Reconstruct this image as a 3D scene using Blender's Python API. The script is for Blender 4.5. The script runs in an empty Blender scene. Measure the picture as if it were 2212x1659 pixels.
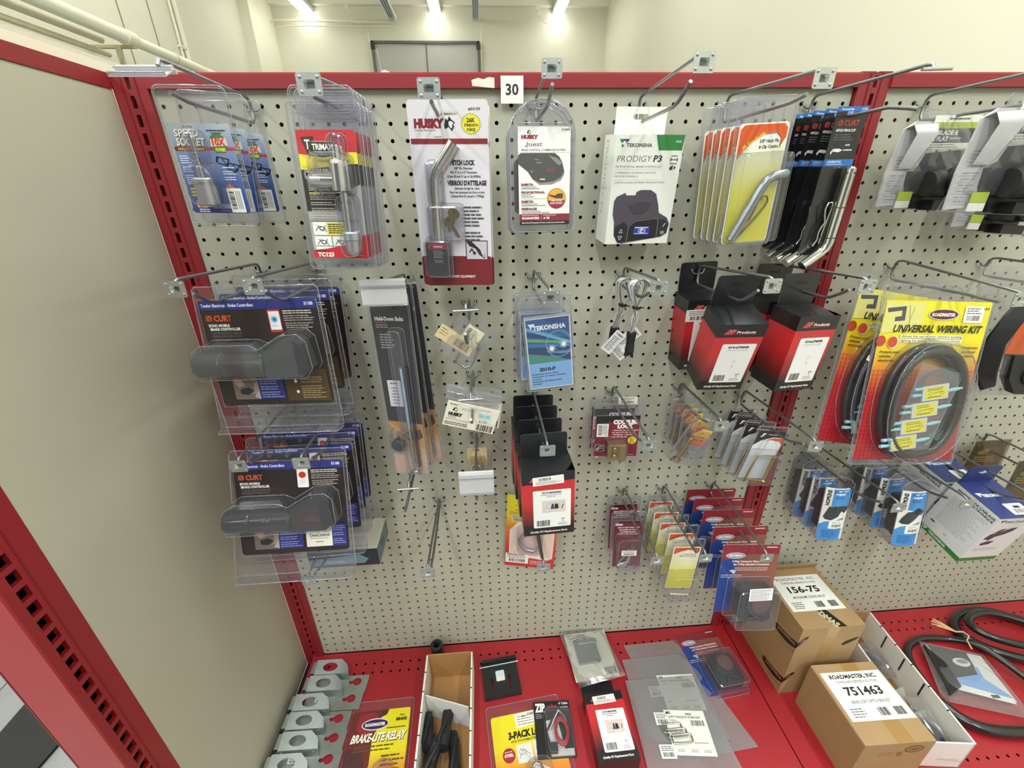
import bpy, math, random
from mathutils import Vector, Matrix, Euler
random.seed(7)
S = bpy.context.scene
COL = S.collection
D = 0.0254            # one pegboard pitch
PI = math.pi

# ---------------------------------------------------------------- camera, world, light, exposure
cam = bpy.data.cameras.new('camera'); cam.sensor_width = 36.0; cam.lens = 916.9 / 2212 * 36
cam.clip_start = 0.01
co = bpy.data.objects.new('camera', cam); COL.objects.link(co)
co.location = (0.37197, -0.84087, 1.38284)
co.rotation_euler = (1.140883, 0.0147242, -0.0702061)
S.camera = co
S.view_settings.view_transform = 'Standard'; S.view_settings.look = 'None'
S.view_settings.exposure = 0.10; S.view_settings.gamma = 1.0
S.view_settings.use_curve_mapping = False
S.cycles.transparent_max_bounces = 40
S.cycles.max_bounces = 8
w = bpy.data.worlds.new('world'); S.world = w; w.use_nodes = True
w.node_tree.nodes['Background'].inputs[0].default_value = (0.95, 0.98, 1.0, 1)
w.node_tree.nodes['Background'].inputs[1].default_value = 0.16

FIX = []              # ceiling fixtures: x, y0, y1, z, dx tilt
for fx in (-2.23, -0.21, 1.78):
    for y0 in (6.2, 2.6, -1.0, -4.6):
        FIX.append((fx, y0, y0 + 2.45, 4.0))
def lamp(x, y0, y1, z, power):
    l = bpy.data.lights.new('tube_light', 'AREA'); l.shape = 'RECTANGLE'; l.size = 0.16; l.size_y = y1 - y0
    l.energy = power; l.color = (0.93, 0.985, 1.0)
    o = bpy.data.objects.new('tube_light', l); COL.objects.link(o); o.location = (x, (y0 + y1) / 2, z - 0.075)
    return o
for f in FIX:
    lamp(*f, {6.2: 3.2, 2.6: 7.5, -1.0: 52.0, -4.6: 68.0}[f[1]])

# ---------------------------------------------------------------- materials
def lin(c):
    if isinstance(c, str):
        c = c.lstrip('#'); c = [int(c[i:i + 2], 16) / 255 for i in (0, 2, 4)]
    return tuple([(x / 12.92 if x <= 0.04045 else ((x + 0.055) / 1.055) ** 2.4) for x in c[:3]]) + (1.0,)
MC = {}
def mat(c, rough=0.55, metal=0.0, coat=0.0, spec=0.5, noise=0.0, nscale=30.0, bump=0.0, bscale=200.0):
    k = (c, rough, metal, coat, spec, noise, nscale, bump, bscale)
    if k in MC: return MC[k]
    m = bpy.data.materials.new('m_' + str(c).lstrip('#')); m.use_nodes = True
    nt = m.node_tree; b = nt.nodes['Principled BSDF']
    b.inputs['Base Color'].default_value = lin(c); b.inputs['Roughness'].default_value = rough
    b.inputs['Metallic'].default_value = metal; b.inputs['Coat Weight'].default_value = coat
    b.inputs['Coat Roughness'].default_value = 0.12; b.inputs['Specular IOR Level'].default_value = spec
    if noise:
        tc = nt.nodes.new('ShaderNodeTexCoord'); n = nt.nodes.new('ShaderNodeTexNoise'); n.inputs['Scale'].default_value = nscale
        n.inputs['Detail'].default_value = 4
        mx = nt.nodes.new('ShaderNodeMix'); mx.data_type = 'RGBA'; mx.blend_type = 'MULTIPLY'; mx.inputs[0].default_value = 1.0
        mr = nt.nodes.new('ShaderNodeMapRange'); mr.inputs[3].default_value = 1 - noise; mr.inputs[4].default_value = 1 + noise
        nt.links.new(tc.outputs['Object'], n.inputs['Vector']); nt.links.new(n.outputs['Fac'], mr.inputs[0])
        mx.inputs[6].default_value = lin(c); nt.links.new(mr.outputs[0], mx.inputs[7])
        nt.links.new(mx.outputs[2], b.inputs['Base Color'])
    if bump:
        tc = nt.nodes.new('ShaderNodeTexCoord'); n = nt.nodes.new('ShaderNodeTexNoise'); n.inputs['Scale'].default_value = bscale
        bp = nt.nodes.new('ShaderNodeBump'); bp.inputs['Strength'].default_value = bump; bp.inputs['Distance'].default_value = 0.002
        nt.links.new(tc.outputs['Object'], n.inputs['Vector']); nt.links.new(n.outputs['Fac'], bp.inputs['Height'])
        nt.links.new(bp.outputs['Normal'], b.inputs['Normal'])
    MC[k] = m
    return m
def ramp(stops, z0, z1, axis=2, rough=0.45, coat=0.3, noise=0.0):
    """printed gradient along the local z (or x) of the thing, in metres"""
    k = ('ramp', tuple(stops), z0, z1, axis, rough, noise)
    if k in MC: return MC[k]
    m = bpy.data.materials.new('m_gradient'); m.use_nodes = True; nt = m.node_tree; b = nt.nodes['Principled BSDF']
    tc = nt.nodes.new('ShaderNodeTexCoord'); sp = nt.nodes.new('ShaderNodeSeparateXYZ'); mr = nt.nodes.new('ShaderNodeMapRange')
    cr = nt.nodes.new('ShaderNodeValToRGB'); mr.inputs[1].default_value = z0; mr.inputs[2].default_value = z1
    nt.links.new(tc.outputs['Object'], sp.inputs[0])
    src = sp.outputs[axis]
    if noise:
        n = nt.nodes.new('ShaderNodeTexNoise'); n.inputs['Scale'].default_value = 25; n.inputs['Detail'].default_value = 5
        nt.links.new(tc.outputs['Object'], n.inputs['Vector'])
        ma = nt.nodes.new('ShaderNodeMath'); ma.operation = 'MULTIPLY_ADD'; ma.inputs[1].default_value = noise
        nt.links.new(n.outputs['Fac'], ma.inputs[0]); nt.links.new(src, ma.inputs[2]); src = ma.outputs[0]
    nt.links.new(src, mr.inputs[0]); nt.links.new(mr.outputs[0], cr.inputs[0])
    e = cr.color_ramp.elements
    while len(e) < len(stops): e.new(0.5)
    for i, (p, c) in enumerate(sorted(stops)): e[i].position = p; e[i].color = lin(c)
    nt.links.new(cr.outputs[0], b.inputs['Base Color']); b.inputs['Roughness'].default_value = rough
    b.inputs['Coat Weight'].default_value = coat
    MC[k] = m
    return m
def clear(name, tint, haze, gloss=1.0, rough=0.06, hazecol='#d8d8de'):
    m = bpy.data.materials.new('m_' + name); m.use_nodes = True; nt = m.node_tree
    for n in list(nt.nodes): nt.nodes.remove(n)
    out = nt.nodes.new('ShaderNodeOutputMaterial'); tr = nt.nodes.new('ShaderNodeBsdfTransparent'); tr.inputs[0].default_value = lin(tint)
    gl = nt.nodes.new('ShaderNodeBsdfGlossy'); gl.inputs['Roughness'].default_value = rough
    df = nt.nodes.new('ShaderNodeBsdfDiffuse'); df.inputs[0].default_value = lin(hazecol)
    lw = nt.nodes.new('ShaderNodeLayerWeight'); lw.inputs[0].default_value = 0.5
    fr = nt.nodes.new('ShaderNodeMath'); fr.operation = 'POWER'; fr.inputs[1].default_value = 4.0; nt.links.new(lw.outputs['Facing'], fr.inputs[0])
    mu = nt.nodes.new('ShaderNodeMath'); mu.operation = 'MULTIPLY_ADD'; mu.inputs[1].default_value = 0.6 * gloss; mu.inputs[2].default_value = 0.045 * gloss; mu.use_clamp = True
    m1 = nt.nodes.new('ShaderNodeMixShader'); m1.inputs[0].default_value = haze
    m2 = nt.nodes.new('ShaderNodeMixShader')
    nt.links.new(fr.outputs[0], mu.inputs[0]); nt.links.new(mu.outputs[0], m2.inputs[0])
    nt.links.new(tr.outputs[0], m1.inputs[1]); nt.links.new(df.outputs[0], m1.inputs[2])
    nt.links.new(m1.outputs[0], m2.inputs[1]); nt.links.new(gl.outputs[0], m2.inputs[2])
    nt.links.new(m2.outputs[0], out.inputs[0])
    return m
def emis(name, c, s):
    m = bpy.data.materials.new('m_' + name); m.use_nodes = True; b = m.node_tree.nodes['Principled BSDF']
    b.inputs['Base Color'].default_value = lin(c); b.inputs['Emission Color'].default_value = lin(c); b.inputs['Emission Strength'].default_value = s
    return m
CLR = clear('clear_plastic', '#f6f6f8', 0.03, 1.2)
CLR2 = clear('clear_shell', '#f2f2f6', 0.045, 1.3)
RIM = clear('plastic_edge', '#dcdce2', 0.28, 2.0)
BAG = clear('plastic_bag', '#f2f2f2', 0.08, 1.5, 0.15)
FROST = clear('frosted_bag', '#f0f0f0', 0.22, 1.2, 0.3, '#c4c4c4')
HOLD = clear('label_holder_plastic', '#e6e6e6', 0.5, 1.5, 0.1, '#f0f0f0')
STEEL = mat('#b9bcbc', 0.28, 1.0); ZINC = mat('#c2c6c4', 0.38, 0.95, noise=0.12, nscale=60); WIRE = mat('#8d9092', 0.38, 0.9)
CHROME = mat('#d4d4d0', 0.16, 1.0); BRASS = mat('#b79a52', 0.3, 1.0); GOLD = mat('#a98f5a', 0.32, 1.0)
BLK = mat('#161618', 0.45); RUB = mat('#1c1c1d', 0.55); BLKC = mat('#101012', 0.35, coat=0.4)
RED = mat('#9c2229', 0.42, coat=0.25); WHT = mat('#f2f2ef', 0.5); PANEL = mat('#b9b5a2', 0.6)

# ---------------------------------------------------------------- object helpers
def put(o, parent=None, label=None, cat=None, group=None, kind=None):
    COL.objects.link(o)
    if parent: o.parent = parent
    return tag(o, label, cat, group, kind)
def tag(o, label=None, cat=None, group=None, kind=None):
    if label: o['label'] = label
    if cat: o['category'] = cat
    if group: o['group'] = group
    if kind: o['kind'] = kind
    return o
def thing(name, label, cat, loc=(0, 0, 0), rot=(0, 0, 0), group=None):
    o = bpy.data.objects.new(name, None); o.empty_display_size = 0.02
    o.location = loc; o.rotation_euler = [math.radians(a) for a in rot]
    return put(o, None, label, cat, group)
KIDS = {}
def copy_tree(o, parent=None):
    c = o.copy(); COL.objects.link(c)
    if parent: c.parent = parent; KIDS.setdefault(parent.name, []).append(c)
    for ch in KIDS.get(o.name, []): copy_tree(ch, c)
    return c
ORD = {2: ['frontmost', 'rear'], 3: ['frontmost', 'middle', 'rearmost'], 4: ['frontmost', 'second from front', 'third from front', 'rearmost'],
       5: ['frontmost', 'second from front', 'middle', 'second from rear', 'rearmost'], 6: ['frontmost', 'second from front', 'third from front', 'third from rear', 'second from rear', 'rearmost']}
def stack(root, poses, tail, group, lead=None):
    """root stands at poses[0]; copies follow; each label gets its own place in the row"""
    n = len(poses); out = [root]
    for k, p in enumerate(poses):
        o = root if k == 0 else copy_tree(root)
        o.location = p[:3]; o.rotation_euler = [math.radians(a) for a in p[3:6]]
        o['label'] = (lead[k] if lead else ORD[n][k] + ' ' + tail); o['group'] = group
        if k: out.append(o)
    return out

# ---------------------------------------------------------------- mesh builder (local units: millimetres)
FT = {}
def glyphs(txt, bold=0.0):
    k = (txt, bold)
    if k in FT: return FT[k]
    cu = bpy.data.curves.new('t', 'FONT'); cu.body = txt; cu.size = 1.0; cu.offset = bold; cu.resolution_u = 2
    ob = bpy.data.objects.new('t', cu); me = ob.to_mesh()
    vs = [(v.co.x, v.co.y) for v in me.vertices]; fs = [tuple(p.vertices) for p in me.polygons]
    ob.to_mesh_clear(); bpy.data.objects.remove(ob); bpy.data.curves.remove(cu)
    if vs:
        x0 = min(v[0] for v in vs); x1 = max(v[0] for v in vs)
    else: x0, x1 = 0, 1
    FT[k] = (vs, fs, x0, x1)
    return FT[k]
CAP = 0.70
def rrect(x0, z0, x1, z1, r=0, n=4):
    if r <= 0: return [(x0, z0), (x1, z0), (x1, z1), (x0, z1)]
    P = []
    for cx, cz, a in ((x1 - r, z0 + r, -90), (x1 - r, z1 - r, 0), (x0 + r, z1 - r, 90), (x0 + r, z0 + r, 180)):
        for k in range(n + 1):
            t = math.radians(a + 90 * k / n); P.append((cx + r * math.cos(t), cz + r * math.sin(t)))
    return P
def ell(cx, cz, rx, rz, n=24, a0=0.0, a1=360.0):
    full = abs(a1 - a0) >= 360
    return [(cx + rx * math.cos(math.radians(a0 + (a1 - a0) * k / (n if full else n - 1))), cz + rz * math.sin(math.radians(a0 + (a1 - a0) * k / (n if full else n - 1)))) for k in range(n)]
class MB:
    def __init__(s): s.v = []; s.f = []; s.mi = []; s.sm = []; s.mats = []; s.M = Matrix(); s.warp = None
    def m(s, mt):
        if isinstance(mt, str): mt = mat(mt, 0.5, coat=0.15)
        if mt not in s.mats: s.mats.append(mt)
        return s.mats.index(mt)
    def add(s, vs, fs, mt, smooth=False):
        b = len(s.v); i = s.m(mt); M = s.M; wp = s.warp
        for p in vs:
            q = M @ Vector(p)
            if wp: q = wp(q)
            s.v.append(q * 0.001)
        for f in fs: s.f.append([b + k for k in f]); s.mi.append(i); s.sm.append(smooth)
        return s
    def box(s, x0, y0, z0, x1, y1, z1, mt, mats=None):
        P = [(x0, y0, z0), (x1, y0, z0), (x1, y1, z0), (x0, y1, z0), (x0, y0, z1), (x1, y0, z1), (x1, y1, z1), (x0, y1, z1)]
        F = dict(bottom=(3, 2, 1, 0), top=(4, 5, 6, 7), front=(0, 1, 5, 4), right=(1, 2, 6, 5), back=(2, 3, 7, 6), left=(3, 0, 4, 7))
        for k, f in F.items(): s.add([P[i] for i in f], [(0, 1, 2, 3)], (mats or {}).get(k, mt))
        return s
    def bbox(s, x0, y0, z0, x1, y1, z1, mt, r=2.0, n=3):
        """box with rounded vertical-plane outline (in xz) and small front bevel"""
        o = rrect(x0, z0, x1, z1, r, n); e = min(1.0, r)
        i = rrect(x0 + e, z0 + e, x1 - e, z1 - e, max(r - e, 0.01), n)
        s.loft([[(x, y0, z) for x, z in i], [(x, y0 + e, z) for x, z in o], [(x, y1, z) for x, z in o]], mt)
        return s
    def prism(s, poly, y0, y1, mt, side=None):
        n = len(poly); s.add([(x, y0, z) for x, z in poly], [tuple(range(n))], mt); s.add([(x, y1, z) for x, z in poly], [tuple(range(n - 1, -1, -1))], mt)
        V = [(x, y0, z) for x, z in poly] + [(x, y1, z) for x, z in poly]
        s.add(V, [(k, (k + 1) % n, n + (k + 1) % n, n + k) for k in range(n)], side or mt)
        return s
    def zprism(s, poly, z0, z1, mt, side=None):
        n = len(poly); s.add([(x, y, z1) for x, y in poly], [tuple(range(n))], mt); s.add([(x, y, z0) for x, y in poly], [tuple(range(n - 1, -1, -1))], mt)
        V = [(x, y, z1) for x, y in poly] + [(x, y, z0) for x, y in poly]
        s.add(V, [(k, (k + 1) % n, n + (k + 1) % n, n + k) for k in range(n)], side or mt)
        return s
    def loft(s, rings, mt, cap0=True, cap1=True, smooth=False, closed=True):
        n = len(rings[0]); V = [p for r in rings for p in r]; F = []
        for a in range(len(rings) - 1):
            for k in range(n if closed else n - 1): F.append((a * n + k, a * n + (k + 1) % n, (a + 1) * n + (k + 1) % n, (a + 1) * n + k))
        s.add(V, F, mt, smooth)
        if cap0: s.add(rings[0], [tuple(range(n))], mt)
        if cap1: s.add(rings[-1], [tuple(range(n - 1, -1, -1))], mt)
        return s
    def tube(s, path, r, mt, n=8, closed=False, cap=True):
        P = [Vector(p) for p in path]; N = len(P); R = r if isinstance(r, (list, tuple)) else [r] * N
        T = []
        for k in range(N):
            a = P[(k - 1) % N] if (closed or k) else P[k]; b = P[(k + 1) % N] if (closed or k < N - 1) else P[k]
            t = b - a; T.append(t.normalized() if t.length > 1e-9 else Vector((0, 0, 1)))
        u = T[0].orthogonal().normalized(); rings = []
        for k in range(N):
            u = (u - T[k] * u.dot(T[k]))
            u = u.normalized() if u.length > 1e-6 else T[k].orthogonal().normalized()
            w_ = T[k].cross(u)
            rings.append([tuple(P[k] + (u * math.cos(2 * PI * j / n) + w_ * math.sin(2 * PI * j / n)) * R[k]) for j in range(n)])
        if closed: rings.append(rings[0]); cap = False
        return s.loft(rings, mt, cap, cap, True)
    def lathe(s, prof, org, mt, axis='z', n=16, cap=True):
        """prof: (radius, height) pairs along the axis from org"""
        rings = []
        for r, h in prof:
            ring = []
            for j in range(n):
                c, d = r * math.cos(2 * PI * j / n), r * math.sin(2 * PI * j / n)
                p = {'z': (c, d, h), 'y': (c, h, d), 'x': (h, c, d)}[axis]
                ring.append((org[0] + p[0], org[1] + p[1], org[2] + p[2]))
            rings.append(ring)
        for a in range(len(rings) - 1):
            s.loft(rings[a:a + 2], mt, False, False, True)
        if cap:
            if prof[0][0] > 0.01: s.add(rings[0], [tuple(range(n))], mt)
            if prof[-1][0] > 0.01: s.add(rings[-1], [tuple(range(n))], mt)
        return s
    def build(s, name, parent=None, label=None, cat=None, group=None, kind=None):
        me = bpy.data.meshes.new(name); me.from_pydata([tuple(v) for v in s.v], [], s.f)
        for m_ in s.mats: me.materials.append(m_)
        me.polygons.foreach_set('material_index', s.mi); me.polygons.foreach_set('use_smooth', s.sm); me.update()
        o = bpy.data.objects.new(name, me)
        if parent is not None: KIDS.setdefault(parent.name, []).append(o)
        return put(o, parent, label, cat, group, kind)

class Art:
    """flat printing on a face: u to the right, v downwards (mm) from the top-left corner (x0, z0) at depth y"""
    def __init__(s, mb, x0, z0, y, dy=0.03, wid=None): s.b = mb; s.x = x0; s.z = z0; s.y = y; s.dy = dy; s.wid = wid
    def _p(s, pts, c):
        s.y -= s.dy; n = len(pts)
        if s.b.warp:
            u0, u1 = min(p[0] for p in pts), max(p[0] for p in pts); k0, k1 = int(math.floor(u0 / 4)), int(math.ceil(u1 / 4))
            for k in range(k0, k1):
                q = list(pts)
                for lim, sg in ((k * 4, 1), (k * 4 + 4, -1)):
                    r = []
                    for (a_, b_), (c_, d_) in zip(q, q[1:] + q[:1]):
                        i0, i1 = (a_ - lim) * sg >= 0, (c_ - lim) * sg >= 0
                        if i0: r.append((a_, b_))
                        if i0 != i1: t_ = (lim - a_) / (c_ - a_); r.append((lim, b_ + (d_ - b_) * t_))
                    q = r
                    if len(q) < 3: break
                if len(q) >= 3: s.b.add([(s.x + u, s.y, s.z - v) for u, v in q], [tuple(range(len(q)))], c)
            return s
        s.b.add([(s.x + u, s.y, s.z - v) for u, v in pts], [tuple(range(n))], c); return s
    def R(s, u0, v0, u1, v1, c, r=0, sub=1):
        if sub > 1:
            s.y -= s.dy; vs = []; fs = []
            for k in range(sub + 1):
                u = u0 + (u1 - u0) * k / sub; vs += [(s.x + u, s.y, s.z - v0), (s.x + u, s.y, s.z - v1)]
            for k in range(sub): fs.append((2 * k, 2 * k + 1, 2 * k + 3, 2 * k + 2))
            s.b.add(vs, fs, c); return s
        return s._p([(u, v) for u, v in rrect(u0, v0, u1, v1, r)], c)
    def P(s, pts, c): return s._p(pts, c)
    def E(s, cu, cv, ru, rv, c, n=24, a0=0, a1=360): return s._p(ell(cu, cv, ru, rv, n, a0, a1), c)
    def ring(s, cu, cv, ru, rv, t, c, n=24):
        s.y -= s.dy; o = ell(cu, cv, ru, rv, n); i = ell(cu, cv, ru - t, rv - t, n)
        s.b.add([(s.x + u, s.y, s.z - v) for u, v in o + i], [(k, (k + 1) % n, n + (k + 1) % n, n + k) for k in range(n)], c); return s
    def line(s, pts, t, c):
        s.y -= s.dy
        for (a, b), (c_, d) in zip(pts, pts[1:]):
            L = math.hypot(c_ - a, d - b) or 1; nx, nz = -(d - b) / L * t / 2, (c_ - a) / L * t / 2
            s.b.add([(s.x + a + nx, s.y, s.z - b - nz), (s.x + c_ + nx, s.y, s.z - d - nz), (s.x + c_ - nx, s.y, s.z - d + nz), (s.x + a - nx, s.y, s.z - b + nz)], [(0, 1, 2, 3)], c)
        return s
    def T(s, txt, u, v, h, c, w=None, b=0.0, sh=0.0, al='l', rot=0.0):
        """(u, v) = top-left of the capitals, h = capital height, w = fitted width"""
        s.y -= s.dy; vs, fs, x0, x1 = glyphs(txt, b); k = h / CAP; kx = (w / (x1 - x0)) if w else k
        W = (x1 - x0) * kx; off = {'l': 0, 'c': -W / 2, 'r': -W}[al]; cr, sr = math.cos(math.radians(rot)), math.sin(math.radians(rot))
        out = []
        for x, y in vs:
            a = (x - x0) * kx + off + sh * y * k; bb = h - y * k
            out.append((s.x + u + a * cr - bb * sr, s.y, s.z - (v + a * sr + bb * cr)))
        s.b.add(out, fs, c); return s
    def L(s, u0, v0, u1, n, pitch, c, t=None, al='l', seed=1):
        """n lines of print too small to read"""
        s.y -= s.dy; rd = random.Random(seed * 77 + n); t = t or pitch * 0.42
        for i in range(n):
            W = (u1 - u0) * rd.uniform(0.72, 1.0); a = u0 if al == 'l' else (u0 + u1 - W) / 2; e = a + W; v = v0 + i * pitch
            while a < e - 0.3:
                wd = min(rd.uniform(1.6, 4.2) * pitch * 0.45 + t, e - a)
                s.b.add([(s.x + a, s.y, s.z - v), (s.x + a + wd, s.y, s.z - v), (s.x + a + wd, s.y, s.z - v - t), (s.x + a, s.y, s.z - v - t)], [(0, 1, 2, 3)], c)
                a += wd + pitch * 0.22
        return s
    def B(s, u0, v0, u1, v1, c='#151515', seed=3, vert=False):
        s.y -= s.dy; rd = random.Random(seed); a, e = (v0, v1) if vert else (u0, u1); W = (e - a) / 52.0
        while a < e - W:
            wd = W * rd.choice((1, 1, 2, 3)); wd = min(wd, e - a)
            q = [(u0, a), (u1, a), (u1, a + wd), (u0, a + wd)] if vert else [(a, v0), (a + wd, v0), (a + wd, v1), (a, v1)]
            s.b.add([(s.x + u, s.y, s.z - v) for u, v in q], [(0, 1, 2, 3)], c)
            a += wd + W * rd.choice((1, 1, 2))
        return s
    def sticker(s, u0, v0, u1, v1, c='#f0efe8', seed=5, vert=False, r=1.2):
        s.R(u0, v0, u1, v1, c, r); w_, h = u1 - u0, v1 - v0
        if vert:
            s.B(u0 + w_ * .12, v0 + h * .12, u0 + w_ * .45, v1 - h * .12, seed=seed, vert=True); s.b
            for q in (.55, .68, .8): s.R(u0 + w_ * q, v0 + h * .1, u0 + w_ * (q + .05), v1 - h * .15, '#777777')
        else:
            s.L(u0 + w_ * .1, v0 + h * .12, u1 - w_ * .1, 3, h * .14, '#555555', seed=seed); s.B(u0 + w_ * .15, v0 + h * .56, u1 - w_ * .15, v1 - h * .12, seed=seed)
        return s
def face_matrix(org, xdir, zdir):
    """matrix putting the local xz drawing plane (front = -y) on any plane, origin org (mm)"""
    x = Vector(xdir).normalized(); z = Vector(zdir).normalized(); y = z.cross(x)
    m_ = Matrix((x, y, z)).transposed().to_4x4(); m_.translation = Vector(org); return m_

# ================================================================ the room
def sbox(name, x0, y0, z0, x1, y1, z1, mt, **kw):
    b = MB(); b.box(x0 * 1000, y0 * 1000, z0 * 1000, x1 * 1000, y1 * 1000, z1 * 1000, mt); return b.build(name, **kw)
CREAM = mat('#dad9c6', 0.75, noise=0.03, nscale=3.0, bump=0.12, bscale=90.0)
CREAM2 = mat('#dcd9c4', 0.6, noise=0.03, nscale=2.0, bump=0.12, bscale=90.0)
WPAINT = mat('#e6e4d0', 0.5)
sbox('wall_back', -3.0, 8.0, 0, 2.7, 8.1, 4.2, CREAM, kind='structure')
sbox('wall_left', -3.05, -6, 0, -2.95, 8.1, 4.2, CREAM, kind='structure')
sbox('wall_right', 2.62, -6, 0, 2.72, 8.1, 4.2, CREAM2, kind='structure')
b = MB()
b.box(-3000, -6000, 4200, 2700, 8100, 4260, mat('#d9d9cf', 0.7))
for k in range(28): b.box(-3000, -6000 + k * 500, 4180, 2700, -5920 + k * 500, 4200, mat('#e2e2da', 0.6))
b.build('ceiling', kind='structure')
def floor_mat():
    m = mat('#7f8080', 0.35, noise=0.25, nscale=6.0)
    return m
b = MB(); b.box(-3000, -6000, -20, 2700, 8100, 0, floor_mat())
for k in range(12): b.box(-3000 + k * 457, -6000, 0, -2996 + k * 457, 8100, 0.6, mat('#3e3e3e', 0.7))
for k in range(30): b.box(-3000, -6000 + k * 457, 0, 2700, -5996 + k * 457, 0.7, mat('#3e3e3e', 0.7))
b.build('floor', kind='structure')
# pilaster and panel joints on the left wall, rafter seam on the back wall
sbox('trim_1', -2.95, 7.15, 0, -2.80, 8.0, 4.2, WPAINT, kind='structure')
b = MB()
for y in (4.515, 4.995):
    b.box(-2950, y * 1000 - 6, 0, -2944, y * 1000 + 6, 4200, mat('#8f8c74', 0.8))
b.build('trim_2', kind='structure')
sbox('trim_3', -3.0, 7.9, 4.08, 2.62, 8.0, 4.2, mat('#eceadb', 0.6), kind='structure')
# pair of upright conduits on the left wall
for k, (y, r, lb) in enumerate(((5.36, 13, 'cream painted upright conduit on the left wall, nearer of two'), (5.46, 26, 'thicker cream painted upright pipe on the left wall beside a thin conduit'))):
    b = MB(); b.tube([(-2925, y * 1000, 100), (-2925, y * 1000, 4150)], r, WPAINT, 10)
    for z in (1500, 2900, 3700): b.box(-2950, y * 1000 - r - 8, z, -2905, y * 1000 + r + 8, z + 20, WPAINT)
    b.build('wall_conduit', label=lb, cat='pipe')
# big horizontal pipe along the left wall
t = thing('white_pipe', 'thick white painted pipe running level along the left wall', 'pipe', (-2.6, 1.0, 2.62))
b = MB(); b.tube([(0, 0, 0), (0, 2950, 0)], 52, WPAINT, 20); b.tube([(0, 3010, -2), (0, 6500, -2)], 44, WPAINT, 20); b.build('pipe_run', t)
b = MB(); b.tube([(0, 2900, 0), (0, 3030, 0)], 60, mat('#e0dec6', 0.5), 20); b.build('coupling', t)
b = MB(); b.tube([(0, 3560, 0), (0, 3590, 0)], 50, mat('#cfcdb6', 0.5), 20); b.build('coupling', t)
b = MB(); b.box(-350, 2950, -70, 30, 2990, -48, mat('#b9b08a', 0.6)); b.box(-120, 2940, -700, -90, 2975, -60, mat('#a9a17e', 0.6)); b.box(-90, 2945, -420, -80, 2965, -60, mat('#c9c29c', 0.6)); b.build('bracket', t)
b = MB(); b.tube([(-2750, 1000, 2470), (-2750, 2600, 2475), (-2760, 3900, 2490)], 22, mat('#c9bfa0', 0.7, noise=0.25, nscale=14), 10)
b.tube([(-2720, 1000, 2560), (-2720, 3800, 2570)], 30, mat('#ddd6bd', 0.65), 10)
b.build('wall_pipe', label='tan stained thin pipe below the thick white wall pipe', cat='pipe')
# ceiling conduit that runs across and drops at the pilaster
b = MB()
b.tube([(-3180 + 360, 7880, 1000), (-3180 + 360, 7880, 3780), (-2790, 7885, 3850), (-2720, 7890, 3872), (-900, 7890, 3848), (-850, 7860, 3856), (-830, 7700, 3870), (-830, 5500, 3960)], 15, WPAINT, 8)
b.build('ceiling_conduit', label='cream conduit crossing the back wall then turning along the ceiling', cat='pipe')
b = MB(); b.tube([(-2700, 7830, 3760), (-2560, 7830, 3782), (-900, 7820, 3780)], 9, WPAINT, 8)
pass
b.build('thin_conduit', label='thin cream conduit just under the one crossing the back wall', cat='pipe')
# light fixtures
GLOW = emis('tube_glow', '#fffdf4', 9.0)
for k, (x, y0, y1, z) in enumerate(FIX):
    side = ('left', 'middle', 'right')[k // 4]; row = ('far', 'second', 'third', 'nearest')[k % 4]
    t = thing('strip_light', row + ' strip light of the ' + side + ' row under the ceiling', 'light', (x, y0, z), group='ceiling strip lights')
    L = (y1 - y0) * 1000
    b = MB(); b.box(-85, 0, 0, 85, L, 60, mat('#e8ecee', 0.4)); b.tube([(-60, 300, 60), (-60, 300, 200)], 4, STEEL, 6); b.tube([(60, L - 300, 60), (60, L - 300, 200)], 4, STEEL, 6)
    b.build('housing', t)
    b = MB(); b.box(-72, 15, -45, 72, L - 15, -1, GLOW); b.build('diffuser', t)
for x0, x1, y1, lb in ((-.95, -.84, 8.0 - .03, 'blue-grey slotted strut under the ceiling left of the middle light'), (.385, .475, 7.97, 'pale blue slotted strut under the ceiling right of the middle light')):
    t = thing('ceiling_strut', lb, 'strut', ((x0 + x1) / 2, 5.0, 3.9)); w2 = (x1 - x0) * 500
    b = MB()
    for q in (-1, -.35, .35, 1): b.box(q * w2 - 6, 0, 0, q * w2 + 6, 2970, 32, mat('#dfe7ee', 0.35, 0.3))
    b.box(-w2, 0, 32, w2, 2970, 38, mat('#a9b6c2', 0.4, 0.3)); b.build('rail', t)
    b = MB(); b.tube([(0, 2500, 38), (0, 2500, 250)], 6, STEEL, 6); b.build('hanger_rod', t)
for x, lb in ((-1.55, 'small white wire clamp cluster under the ceiling beside the left light'), (1.42, 'small white wire clamp cluster under the ceiling beside the right light')):
    t = thing('beam_clamp', lb, 'clamp', (x, 7.7, 3.95)); b = MB(); b.box(-25, -20, 0, 25, 20, 60, WPAINT); b.box(-45, -15, 60, 45, 15, 80, WPAINT); b.box(10, -15, -60, 40, 15, 0, WPAINT); b.build('clamp_body', t)
    b = MB(); b.tube([(30, 0, -50), (80, 0, -130), (150, -100, -190)], 5, WPAINT, 6); b.build('wire', t)
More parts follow.
